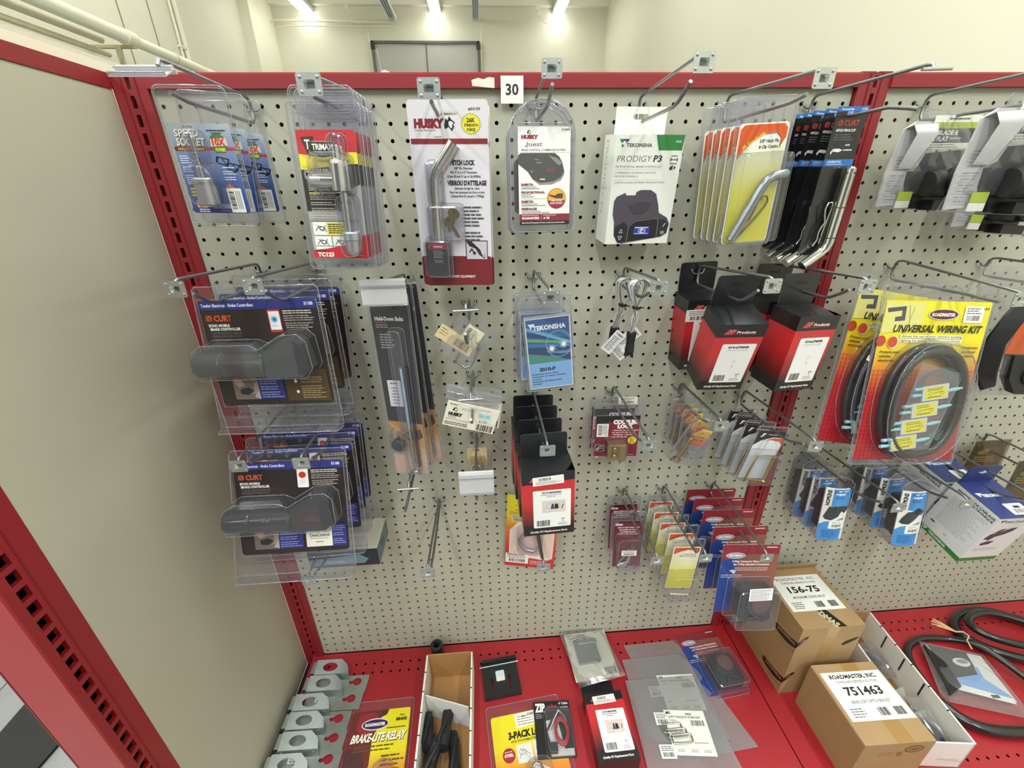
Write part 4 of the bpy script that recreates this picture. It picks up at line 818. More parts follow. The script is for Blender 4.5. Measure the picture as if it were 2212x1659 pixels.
# ================================================================ packs on the middle rows
# --- black brake controller clamshells
def echo(low=False):
    t = thing('brake_controller_clamshell', '-', 'clamshell')
    b = MB(); T_ = [(-98, 14), (98, 14), (102, -120), (104, -226)]; o = [(-97, 12), (-92, 17), (94, 17), (99, 12), (101, -100), (103, -210), (103, -226), (-112, -226), (-110, -205), (-103, -100)]
    b.add([(u, 0, v) for u, v in o], [tuple(range(len(o)))], CLR2); b.tube([(u, 0, v) for u, v in o], .9, RIM, 6, closed=True)
    i = [(-92, -2), (94, -2), (98, -186), (-94, -186)]; b.tube([(u, -2.5, v) for u, v in i], .6, RIM, 5, closed=True)
    b.loft([[(-108, 0, -204), (101, 0, -204), (103, 0, -228), (-112, 0, -228)], [(-88, -20, -222), (84, -20, -222), (100, -22, -229), (-108, -22, -229)]], CLR2, False, True)
    b.tube([(-110, -3, -228), (-104, -22, -229), (98, -22, -229), (103, -3, -228)], 1.0, RIM, 6)
    for x in (-60, -30, 0, 30, 60): b.lathe([(4, -.5), (3.4, -3), (.1, -3.4)], (x, 0, 6), CLR2, 'y', 10)
    b.build('shell', t)
    b = MB(); b.prism(rrect(-94.5, -183, 94.5, -5, 7), -1.6, -1.0, mat('#29211f', 0.35, coat=.4, noise=.35, nscale=9), '#cfcfd8'); a = Art(b, -94.5, -5, -1.6); BL = '#2c3180'
    a.R(1, 1, 188, 14, BL, 5); a.R(1, 7, 188, 14, BL); a.T('Towing Electrical - Brake Controllers', 6, 4.5, 5, '#d7daf2', 82, .03); a.T('51180', 168, 4, 5, '#d7daf2', 14, .04)
    curt_logo(a, 9, 23, 9, 28, '#d4532c'); a.T('ECHO MOBILE', 11, 37, 4.2, '#ece9e6', 33, .04); a.T('BRAKE CONTROLLER', 12, 43, 4.2, '#ece9e6', 48, .04)
    a.T('CONTROLEUR DE FREIN DE', 13, 50, 3.4, '#7d7672', 48, .0); a.T('REMORQUE MOBILE ECHO', 13, 55, 3.4, '#7d7672', 46, .0); a.T('CONTROLADOR INALAMBRICO DE', 14, 61, 3.4, '#7d7672', 54, .0); a.T('FRENOS PARA REMOLQUE ECHO', 14, 66, 3.4, '#7d7672', 52, .0)
    a.L(132, 17, 184, 2, 3.6, '#cfc8c4', 1.8, seed=2); a.L(132, 25, 182, 3, 3.6, '#9c9490', 1.8, seed=3); a.L(133, 37, 180, 3, 3.6, '#9c9490', 1.8, seed=4)
    if low:
        a.R(108, 14, 127, 50, '#f0efee', 2); a.E(117, 26, 6.2, 6.2, '#cf2a22'); a.L(112, 36, 123, 3, 3, '#b9b9b9', .8)
    else:
        a.R(107.5, 15, 127.5, 52, '#b83a35', 2); a.R(109, 18, 126, 48, '#f0f1f4', 1); a.E(117, 31, 6, 6, '#bcd8ec'); a.E(117, 31, 4, 4, '#6ba8d4'); a.E(117, 31, 2.6, 2.6, '#2f79b8'); a.L(112, 41, 122, 1, 2, '#c9a0a0', 1)
    a.R(24, 128, 66, 168, '#6f6660', 1); a.P([(26, 130), (38, 130), (44, 142), (34, 146), (28, 140)], '#b89278'); a.P([(60, 140), (66, 134), (66, 160), (54, 158)], '#9a8478'); a.P([(34, 150), (48, 146), (58, 152), (46, 160), (34, 158)], '#2c2a2c'); a.P([(56, 164), (66, 150), (66, 168)], '#a7a5a8')
    a.R(66, 128, 109, 168, '#2e2f74' if low else '#2c2d68', 0); a.L(69, 131, 106, 3, 4.2, '#8f95cf', 1.6, seed=5); a.L(69, 145, 106, 2, 4.2, '#8f95cf', 1.6, seed=6); a.L(69, 155, 106, 3, 4.2, '#8f95cf', 1.6, seed=7)
    if low:
        a.R(114, 124, 160, 168, '#e9e4d8', 1); a.T('OneControl', 120, 142, 6, '#4a4440', 35, .03); a.E(137, 134, 4, 3.4, '#8c3f38'); a.L(121, 151, 154, 1, 2, '#8a857c', 1.1); a.L(130, 158, 144, 1, 2, '#6a655c', 1.6); a.R(160, 124, 186, 168, '#2e2f74'); a.L(162, 128, 184, 3, 4, '#8f95cf', 1.5, seed=8); a.L(162, 142, 184, 2, 4, '#8f95cf', 1.5, seed=9); a.L(162, 154, 184, 3, 4, '#8f95cf', 1.5, seed=10)
    else:
        a.P([(112, 120), (184, 116), (186, 174), (112, 172)], '#4a3a22'); a.L(138, 130, 180, 3, 4.2, '#a8926c', 1.5, seed=8); a.L(138, 146, 182, 3, 4.2, '#a8926c', 1.5, seed=9); a.L(138, 158, 180, 3, 4.2, '#a8926c', 1.5, seed=11); a.E(130, 137, 2.6, 3, '#e8e4dc'); a.E(130.6, 133.2, .8, 1, '#e8e4dc'); a.E(131, 156, 2.6, 2.8, '#e8e4dc')
    b.build('printed_card', t)
    # the controller: barrel and trapezoid head
    pm = mat('#2a2b2b', 0.22, coat=.6) if low else mat('#3a3d3e', 0.3, coat=.5); zc = -104; y = -22; b = MB()
    b.lathe([(.1, -104), (19, -102), (20.5, -98), (20.5, -62), (19.5, -60), (19.5, -58), (21, -56), (21, 4), (18, 8), (.1, 9)], (0, y, zc), pm, 'x', 24)
    b.box(-90, y - 4, zc + 18, -20, y + 8, zc + 30, pm) if 0 else b.loft([[(-96, y, zc + 19), (-4, y, zc + 19), (-4, y + 18, zc + 19), (-96, y + 18, zc + 19)], [(-78, y + 6, zc + 33), (-14, y + 6, zc + 33), (-14, y + 18, zc + 33), (-78, y + 18, zc + 33)]], pm, False, True)
    h = [(8, zc + 21), (44, zc + 42), (62, zc + 44), (70, zc + 36), (76, zc + 10), (78, zc - 8), (66, zc - 19), (8, zc - 20)]
    b.prism(h, y - 14, y + 18, pm)
    b.prism([(60, zc + 40), (70, zc + 34), (76, zc + 8), (77, zc - 8), (68, zc - 17), (60, zc - 16)], y - 14.4, y - 14, '#101012')
    if low: b.prism([(14, zc + 14), (40, zc + 28), (58, zc + 28), (58, zc - 10), (14, zc - 12)], y - 14.5, y - 14, mat('#3a2420', .25, coat=.6)); b.prism([(34, zc + 8), (58, zc + 10), (58, zc - 2), (34, zc)], y - 14.8, y - 14.5, mat('#4a302a', .25, coat=.6))
    for q in (-1, 0, 1): b.tube([(-30 + q * 4, y - 21.5, zc + 6), (-26 + q * 4, y - 19, zc + 12)], .7, CHROME, 5) if low else None
    b.build('brake_controller', t)
    # blister over it
    b = MB(); c = [(-105, zc + 4), (-102, zc + 24), (-84, zc + 36), (-10, zc + 36), (6, zc + 28), (42, zc + 50), (70, zc + 52), (82, zc + 40), (86, zc - 6), (74, zc - 24), (-100, zc - 24), (-105, zc - 12)]
    g = [(u * .97, v) for u, v in c]; mid = -10
    cc = (sum(p[0] for p in c) / len(c), sum(p[1] for p in c) / len(c)); i = [(cc[0] + (u - cc[0]) * .95, cc[1] + (v - cc[1]) * .86) for u, v in c]
    b.loft([[(u, -2, v) for u, v in c], [(cc[0] + (u - cc[0]) * .98, -36, cc[1] + (v - cc[1]) * .95) for u, v in c], [(u, -43, v) for u, v in i]], CLR2, False, True); b.tube([(u, -2, v) for u, v in c], .7, RIM, 5, closed=True); b.tube([(cc[0] + (u - cc[0]) * .98, -36, cc[1] + (v - cc[1]) * .95) for u, v in c], .6, RIM, 5, closed=True)
    b.build('blister', t)
    return t
t = echo(); stack(t, [(.0126, -.1470, 1.2345, -3.9, -.2, -2.4), (.0128, -.0852, 1.2323, -3.2, .1, -2.0), (.0133, -.0292, 1.2308, -4.1, 1.1, -2.0)],
      'upper black brake controller clamshell across two hooks beside the corner post', 'brake controller clamshells of the upper row')
t = echo(True); stack(t, [(.0125, -.1838, .9544, -13.3, 2.7, 2.5), (.0138, -.1302, .9510, -11.5, .7, 2.3), (.0127, -.0785, .9527, -9.9, 1.7, 2.1), (.0124, -.0450, .9500, -7.5, 1.2, 2.1)],
      'lower black brake controller clamshell across two hooks beside the corner post', 'brake controller clamshells of the lower row')

# --- long black hold-down bolt cards
def holddown():
    t = thing('bolt_card', '-', 'bolt pack'); b = MB(); W, H, top = 66, 350, 14
    g = ramp(((0.0, '#c9a08c'), (0.12, '#cdb091'), (0.2, '#c98a52'), (0.27, '#c9973a'), (0.31, '#3a2a18'), (0.34, '#111113'), (1.0, '#0f0f12')), -.336, .014, noise=.01)
    slotted_card(b, W, H, top, g, 18, 5, 4, 3, -.6, 0); a = Art(b, -33, top, -.6)
    a.T('Hold-Down Bolts', 6, 38, 6.5, '#e6e4e2', 50, .04); a.L(6, 47, 26, 1, 3, '#a33a34', 2); a.L(6, 51, 34, 2, 4, '#8f8d90', 1.8); a.L(10, 68, 36, 6, 4.6, '#a9a7aa', 1.8, seed=4); a.T('22104', 52, 3, 2.6, '#8f8d90', 10, .02)
    a.R(10, 153, 35, 205, '#e6e3e8'); a.L(15, 158, 30, 1, 3, '#55535a', 2.4, 'c'); a.L(15, 167, 30, 6, 6, '#77757c', 2, 'c')
    a.P([(0, 235), (66, 240), (66, 262), (30, 252), (2, 268)], '#b8862e'); a.P([(24, 262), (60, 250), (64, 268), (40, 284)], '#4a3a2c'); a.line([(0, 240), (30, 262), (64, 300)], 2.5, '#d9b25c')
    b.build('printed_card', t)
    b = MB(); b.tube([(10, -9, -110), (10, -9, -232)], 3.4, mat('#8fa3b8', .3, .9), 12)
    for k in range(60): b.lathe([(3.2, -112 - k * 2), (3.75, -113 - k * 2), (3.2, -114 - k * 2)], (10, -9, 0), mat('#8fa3b8', .3, .9), 'z', 10, False)
    b.tube([(10, -9, -232), (10, -9, -300), (12, -9, -318), (16, -9, -322)], 3.0, STEEL, 10); b.tube([(18, -5, -112), (18, -5, -316)], 2.4, mat('#4c5055', .35, .8), 8)
    b.lathe([(4, 0), (6.5, -2), (6.5, -6), (3, -8)], (10, -9, -322), STEEL, 'z', 10); b.build('j_bolt', t)
    b = MB(); b.lathe([(.1, -16), (10, -16), (12.5, -13), (12.5, -4), (.1, -3)], (-16, 0, -268), RUB, 'y', 20); b.build('rubber_cap', t)
    b = MB(); b.tube([(-26, -9, -250), (-20, -11, -247), (-14, -11, -246)], 2.6, STEEL, 8); b.tube([(-22, -11, -243), (-16, -11, -251)], 2.2, STEEL, 8); b.lathe([(4.5, -14), (4.5, -7)], (-19, 0, -248), STEEL, 'y', 10); b.build('wing_nut', t)
    sheet('clear_backing', t, 72, 356, 17, CLR, 6, -1.0); bubble('blister', t, -6, -330, 22, -42, 16, 8, -1.4, 2); bubble('blister', t, -30, -284, -2, -236, 18, 8, -1.4, 2)
    return t
t = holddown(); stack(t, [(.2158, -.146, 1.2190, .1, -.6, -13), (.2161, -.1071, 1.2249, -3.0, -2.2, -6.1), (.2219, -.0759, 1.2177, -5.5, -3.4, -1.9)],
      'tall narrow black bolt card behind the clear label holder', 'tall hold-down bolt cards')

# --- crumpled bag with clip, tilted
def bagpoly(b, pts, y0, amp, mt=BAG, n=9, seed=1, thick=6.0):
    """puffy two-sided clear bag over a four-cornered outline (tl, tr, br, bl)"""
    rd = random.Random(seed); tl, tr, br, bl = pts
    for side in (-1, 1):
        V = []; 
        for i in range(n + 1):
            for j in range(n + 1):
                u, v = i / n, j / n; x = (tl[0] * (1 - u) + tr[0] * u) * (1 - v) + (bl[0] * (1 - u) + br[0] * u) * v; z = (tl[1] * (1 - u) + tr[1] * u) * (1 - v) + (bl[1] * (1 - u) + br[1] * u) * v
                e = math.sin(PI * u) * math.sin(PI * v); k = 0 if i in (0, n) or j in (0, n) else 1
                V.append((x + k * rd.uniform(-1, 1), y0 + side * (thick * e ** .6 + k * rd.uniform(-amp, amp)), z))
        F = []
        for i in range(n):
            for j in range(n):
                a_ = i * (n + 1) + j; F += [(a_, a_ + 1, a_ + n + 2), (a_, a_ + n + 2, a_ + n + 1)]
        b.add(V, F, mt)
    b.tube([(p[0], y0, p[1]) for p in pts], .5, RIM, 5, closed=True)
t = thing('clip_bag', 'small clear bag with tan label and wire clip, hanging tilted', 'bag', (.343, -.130, 1.192))
b = MB(); bagpoly(b, [(-15, 0), (43, -45), (-6, -106), (-58, -62)], 0, 1.2, BAG, 8, 3, 4); b.build('clear_bag', t)
b = MB(); b.M = Matrix.Translation((-23, -2, -28)) @ Euler((0, math.radians(37), 0)).to_matrix().to_4x4(); a = Art(b, -22, 0, 0); TAN = '#d8c79a'
b.box(-24, -.2, -28, 46, .2, -2, TAN); a = Art(b, -24, -2, -.25); a.L(4, 5, 18, 3, 5, '#8f7f58', 1.6); a.B(34, 8, 62, 22, '#6b4a3a'); a.L(40, 2, 64, 2, 3, '#6b5a48', 1.6)
b.box(14, -.7, -8, 46, -.4, 24, '#ddd2b4'); a = Art(b, 14, 24, -.75); a.sticker(2, 2, 22, 28, '#e4dcc4', 9, True); b.M = Matrix(); b.build('paper_label', t)
b = MB(); b.tube([(12, -6, -50), (17, -6, -52), (18, -6, -60), (6, -6, -86), (-1, -6, -95), (-10, -6, -97), (-22, -6, -88), (-24, -6, -80), (-17, -6, -70)], 1.7, mat('#a9a79f', .3, .9), 8); b.build('wire_clip', t)
# --- clip kit bags
def kitbag():
    t = thing('clip_kit_bag', '-', 'bag'); b = MB(); bagpoly(b, [(-42, 12), (56, -16), (46, -46), (-48, -16)], 0, .8, FROST, 8, 5, 2.5); b.tube([(-44, -3, 0), (52, -3, -30)], .9, RIM, 5); b.build('clear_bag', t)
    b = MB(); b.M = Matrix.Translation((-42, -3, -20)) @ Euler((0, math.radians(16), 0)).to_matrix().to_4x4()
    b.box(0, -.6, -52, 96, 2.6, 0, mat('#e6e0cf', .6)); a = Art(b, 0, 0, -.6); a.T('83466', 5, 3, 3.4, '#3c3a36', 14, .02); a.T('RING CLIP KIT', 42, 4, 3.6, '#55524c', 38, .0); a.L(28, 9, 62, 2, 3, '#8f8c84', 1.1)
    husky_dog(a, 12, 9, .8); a.T('HUSKY', 6, 22, 6, '#1b1a1c', 26, .09); a.L(6, 30, 26, 2, 2.4, '#8f8c84', 1); a.R(60, 12, 84, 24, '#b5dbe4', 2); a.T('14-1195', 63, 15, 5, '#4a6a74', 18, 0); a.T('$2.99', 64, 28, 4.6, '#4a4640', 15, 0); a.B(62, 36, 92, 50); a.L(3, 36, 58, 1, 2, '#6a675f', 1); a.L(3, 42, 58, 2, 4, '#77746c', 2.4)
    b.M = Matrix(); b.build('header_card', t)
    b = MB(); b.tube([(-20 + 8 * math.cos(q * PI / 8), -2, -14 + 6 * math.sin(q * PI / 8)) for q in range(16)], 1.2, STEEL, 6, closed=True); b.build('ring_clip', t)
    return t
t = kitbag(); stack(t, [(.343, -.155, 1.0610, 4, 1, 0), (.341, -.140, 1.0585, 2, -8, 4)], 'cream labelled clip kit bag on the cross bar hook', 'clip kit bags', ['cream labelled clip kit bag with handwritten price, in front of its twin', 'clip kit bag mostly hidden behind the cream labelled one'])

# --- blue breakaway switch packs
def p2010():
    t = thing('breakaway_switch_pack', '-', 'switch pack'); sheet('clear_backing', t, 86, 168, 16, CLR2, 5)
    b = MB(); b.prism(rrect(-37.5, -141, 37.5, -14, 1), -14, -1, '#e8e6e2', '#7d8894'); a = Art(b, -37.5, -14, -14)
    a.R(2, 2, 73, 79, '#1f4f8c'); 
    for k, c in enumerate(('#2c7a9c', '#3f9a8c', '#1a3a72', '#5aa86a', '#2b6fae', '#16305e', '#4f93c4', '#204a86')): a.P([(2, 6 + k * 9), (73, 30 + k * 5.2), (73, 34 + k * 5.2), (2, 12 + k * 9)], c)
    a.P([(2, 2), (30, 2), (73, 30), (73, 40), (2, 14)], '#2a5f9a'); a.P([(2, 14), (73, 44), (73, 50), (2, 19)], '#6aa6d6'); a.P([(2, 52), (73, 70), (73, 79), (2, 79)], '#173a64'); a.P([(2, 60), (40, 68), (73, 79), (2, 79)], '#3c8c7a')
    a.P([(5, 9), (17, 9), (15, 13), (12, 13), (10, 19), (8, 13)], '#f2f4f6'); a.T('TEKONSHA', 13, 13, 7.5, '#f4f6f8', 54, .04); a.ring(54, 48, 22, 24, .8, '#8fb4da'); a.ring(54, 48, 20, 22, .5, '#7aa2cf')
    for (u, v, s_) in ((42, 55, 9), (62, 49, 9)):
        st = []
        for k in range(24): r = s_ if k % 2 == 0 else s_ * .36; st.append((u + r * math.cos(k * PI / 12 + .3) * (1.1 if k % 4 == 0 else .8), v + r * math.sin(k * PI / 12 + .3)))
        a.P(st, '#e9f4fa'); a.E(u, v, 3, 3, '#ffffff')
    a.R(2, 79, 73, 125, '#7fb0e2'); a.T('2010-P', 18, 88, 6, '#1b1f2b', 28, .06)
    for k, (s_, w_) in enumerate((('Breakaway Switch Nylon', 46), ('Contacteur de rupture d attelage', 58), ('en nylon', 15), ('Interruptor de desenganche', 50), ('de nylon', 15))): a.T(s_, 5, 97.5 + k * 4.6, 2.7, '#1b2a44', w_, .03)
    b.build('boxed_card', t)
    b = MB(); b.loft([[(u, 0, v) for u, v in rrect(-41, -145, 41, -9, 5)], [(u, -17, v) for u, v in rrect(-39.5, -143, 39.5, -11, 4)]], CLR, False, True); b.tube([(u, -17, v) for u, v in rrect(-39.5, -143, 39.5, -11, 4)], .6, RIM, 5, closed=True); b.build('blister', t)
    return t
t = p2010(); stack(t, [(.4705, -.1665, 1.2094, 1.2, -5.6, -.5), (.468, -.118, 1.204, 2.5, -1.5, 3), (.4675, -.085, 1.200, 3.5, -.5, 4)], 'blue breakaway switch pack below the clear brake control shell', 'breakaway switch packs')

# --- silver wire bundles
def wires():
    t = thing('wire_bundle', '-', 'cable'); WH = mat('#c6c6c4', .3, .3, coat=.5); WG = mat('#77777a', .35, .4, coat=.5); rd = random.Random(4); b = MB(); g = MB()
    for k in range(17):
        f = (k - 8) / 8.0; y = f * 7 + rd.uniform(-2, 2); w_ = 21 + rd.uniform(-7, 3); P_ = []
        for q in range(9): P_.append((w_ * math.cos(PI * q / 8), y, -8 + 12 * math.sin(PI * q / 8) + rd.uniform(-1, 1)))
        P_ += [(-w_ * .7, y * .8, -26), (-3 + f, y * .5, -43), (-2.5 + f * 3, y * .4, -48), (-7 * (1 - abs(f)) * (1 if k % 2 else -1) + f * 3, y * .8, -66), (f * 4 - 4, y * .5, -92)]
        P_ = [(w_ * .7 * 1.0, y * .8, -24), ] * 0 + P_
        (b if k % 3 else g).tube(P_, 1.35, WH if k % 3 else WG, 7)
        (g if k % 3 == 1 else b).tube([(w_, y, -8), (w_ * .8, y * .8, -24), (3 + f, y * .5, -43), (3 + f * 3, y * .4, -48), (8 * (1 - abs(f)) * (1 if k % 2 else -1) + f * 3, y * .8, -66), (f * 4 - 2, y * .5, -92)], 1.35, WG if k % 3 == 1 else WH, 7)
    b.build('bright_wires', t, kind='stuff'); g.build('dark_wires', t, kind='stuff')
    b = MB(); b.lathe([(6.5, -49), (8, -48), (8, -45), (6.5, -44)], (0, 0, 0), BLK, 'z', 12); b.tube([(6, 0, -46), (14, -2, -47)], 1.2, BLK, 6); b.build('zip_tie', t)
    b = MB(); b.lathe([(8.5, -92), (9, -96), (7.5, -112), (8.5, -130)], (-3, 0, 0), BLK, 'z', 12)
    for k in range(9): b.tube([(-3 + 6 * math.cos(k * .7), 6 * math.sin(k * .7), -128), (-3 + 8 * math.cos(k * .7), 7 * math.sin(k * .7), -137 - (k % 3) * 2)], 1.5, BLK, 6)
    b.build('black_sleeve', t)
    return t
t = wires(); tw = stack(t, [(.648, -.104, 1.232, 0, 2, 10), (.642, -.062, 1.226, 0, 9, -12)], 'coiled silver wire bundle', 'silver wire bundles', ['coiled silver wire bundle with a bare black sleeve, in front of its twin', 'coiled silver wire bundle with white paper tags, behind its twin'])
b = MB(); b.M = Euler((0, math.radians(-10), 0)).to_matrix().to_4x4()
for k, (x, z, r_) in enumerate(((-22, -116, 38), (-14, -130, -42), (6, -108, 50))):
    M0 = b.M.copy(); b.M = M0 @ Matrix.Translation((x, -14 + k * 2.2, z)) @ Euler((0, math.radians(r_), 0)).to_matrix().to_4x4(); b.box(-11, -.3, -24, 11, .3, 24, '#e6e6e2'); a = Art(b, -11, 24, -.35); a.T('WARNING', 3, 4, 3.4, '#33333a', 16, .03); a.L(3, 12, 19, 9, 3.6, '#5a5a60', 1.5, seed=k); b.M = M0
b.M = Matrix(); b.build('paper_tag', tw[1])

# --- red lanyard boxes
def apbox(W=82, H=146, Dp=64, hv=42, big=False):
    t = thing('lanyard_box' if not big else 'switch_box', '-', 'box'); b = MB(); x0, z0 = -W / 2, -hv; K = mat('#17181b', .4, coat=.3)
    g = ramp(((0.0, '#17100f'), (0.14, '#1d100f'), (0.42, '#a0252a'), (0.55, '#c42a2e'), (1.0, '#c72d30')), (z0 - H) / 1000, z0 / 1000)
    b.box(x0, 0, z0 - H, x0 + W, Dp, z0 - 26, g, {'bottom': K}); b.box(x0, 0, z0 - 26, x0 + W, Dp, z0, K)
    b.loft([[(x0 + W * q / 6, 0, z0) for q in range(7)], [(x0 + W * q / 6, Dp * .5, z0 + 5 * math.sin(PI * q / 6)) for q in range(7)], [(x0 + W * q / 6, Dp, z0 + 1) for q in range(7)]], K, False, False, True, closed=False)
    a = Art(b, x0, z0, 0, .04)
    a.P([(0, 26), (W, 20), (W, 30), (0, 30)], '#c42a2e') if big else None
    a.T('AP', W * .14, 11, 8, '#d9c8c8', 18, .10, .35); a.T('AP', W * .145, 11, 8, '#cf2f34', 17.5, .06, .35); a.T('Products', W * .40, 13, 5, '#e9e6e4', 32 if not big else 36, .03, .15); a.R(W * .14, 19.5, W * .8, 20.1, '#cf2f34')
    a.R(W * .2, 40, W * .93, H - 18, '#edecea', 3)
    if big:
        a.T('014-BS4000', W * .56, 44, 3.4, '#1b1b1f', 36, .06, al='c'); a.L(32, 50, 74, 1, 3, '#77777a', 1.4, 'c'); a.L(44, 54, 62, 1, 3, '#77777a', 1.4, 'c'); a.R(36, 64, 80, 92, '#d9cdc6'); a.ring(57, 77, 13, 8, .5, '#8a8588'); a.P([(52, 84), (54, 72), (58, 72), (59, 84)], '#4a3a6a'); a.P([(59, 84), (60, 72), (66, 73), (67, 84)], '#232226'); a.line([(76, 74), (73, 84)], 1.6, '#232226'); a.ring(46, 86, 8, 5, .4, '#a39a9c')
        a.B(25, H - 36, 50, H - 22); a.T('QTY:', 72, H - 38, 2.4, '#2b2b2e', 7, .04); a.T('1', 75, H - 33, 2.4, '#2b2b2e', 1.2, .02); a.L(66, H - 28, 86, 3, 2.4, '#8f8c8c', .9)
    else:
        a.T('014-LP4040', W * .56, 45, 4.2, '#1b1b1f', 36, .06, al='c'); a.T('LANYARD-4 & PLUNGER', W * .56, 52, 2.4, '#77777a', 36, .0, al='c'); a.ring(48, 79, 3.2, 3, .4, '#8a8a8a'); a.line([(48, 92), (47, 87)], .9, '#55555a')
        a.B(22, H - 36, 42, H - 22); a.T('QTY:', 60, H - 38, 2.6, '#2b2b2e', 8, .04); a.T('1', 63, H - 33, 2.4, '#2b2b2e', 1.2, .02); a.L(52, H - 28, 72, 3, 2.4, '#b98f8c', .9)
    a.T('Quality RV Replacement Parts', W * .12, H - 11, 4, '#dcd6d6', W * .74, .05, .25)
    b.build('carton', t)
    b = MB(); w2 = W * .45; o = rrect(-w2, -hv + .5, w2, 16, 5, 3); b.prism(o, Dp - 2.2, Dp - 1, K, '#55565a'); a = Art(b, 0, 0, Dp - 2.2); a.P([(u, -v) for u, v in rrect(-13, -4, 13, 2, 2.8)], '#060606'); b.build('hang_tab', t)
    return t
t = apbox(); G = 'red lanyard boxes'
L = stack(t, [(.8049, -.1956, 1.2120, 16.7, -.2, -3.4), (.8019, -.0667, 1.2274, 3.4, -2.0, -.2), (.9502, -.1724, 1.2190, 4.8, 1.3, 7.3), (.9525, -.0830, 1.224, 3, 0, 2)], '', G,
          ['front red lanyard box tilted forward on the left of two box hooks', 'red lanyard box with a white price sticker across its name', 'front red lanyard box standing upright on the right of two box hooks', 'rear red lanyard box half hidden under the chrome pins'])
b = MB(); a = Art(b, -41, -42, -.6, .05); a.sticker(-2, 18, 56, 42, '#ece9e4', 21); b.build('price_sticker', L[1])
t = apbox(97, 146, 50, 36, True)
L = stack(t, [(.4724, -.2226, .9585, 0, -1.9, .8), (.4715, -.1700, .9590, 0, -1.0, .5), (.4705, -.1180, .9600, 0, 0, .2), (.4700, -.0660, .9600, 0, .5, 0)], 'black-topped red switch box in the row on the centre hook', 'breakaway switch boxes on the centre hook')
b = MB(); a = Art(b, -48.5, -36, -.9, .05); b.M = Euler((0, math.radians(-3), 0)).to_matrix().to_4x4(); a.R(17, 8, 74, 27, '#eceae6', 1); a.B(28, 11, 50, 17); a.L(22, 19, 68, 3, 2.4, '#77777a', .9); b.M = Matrix(); b.build('price_sticker', L[0])

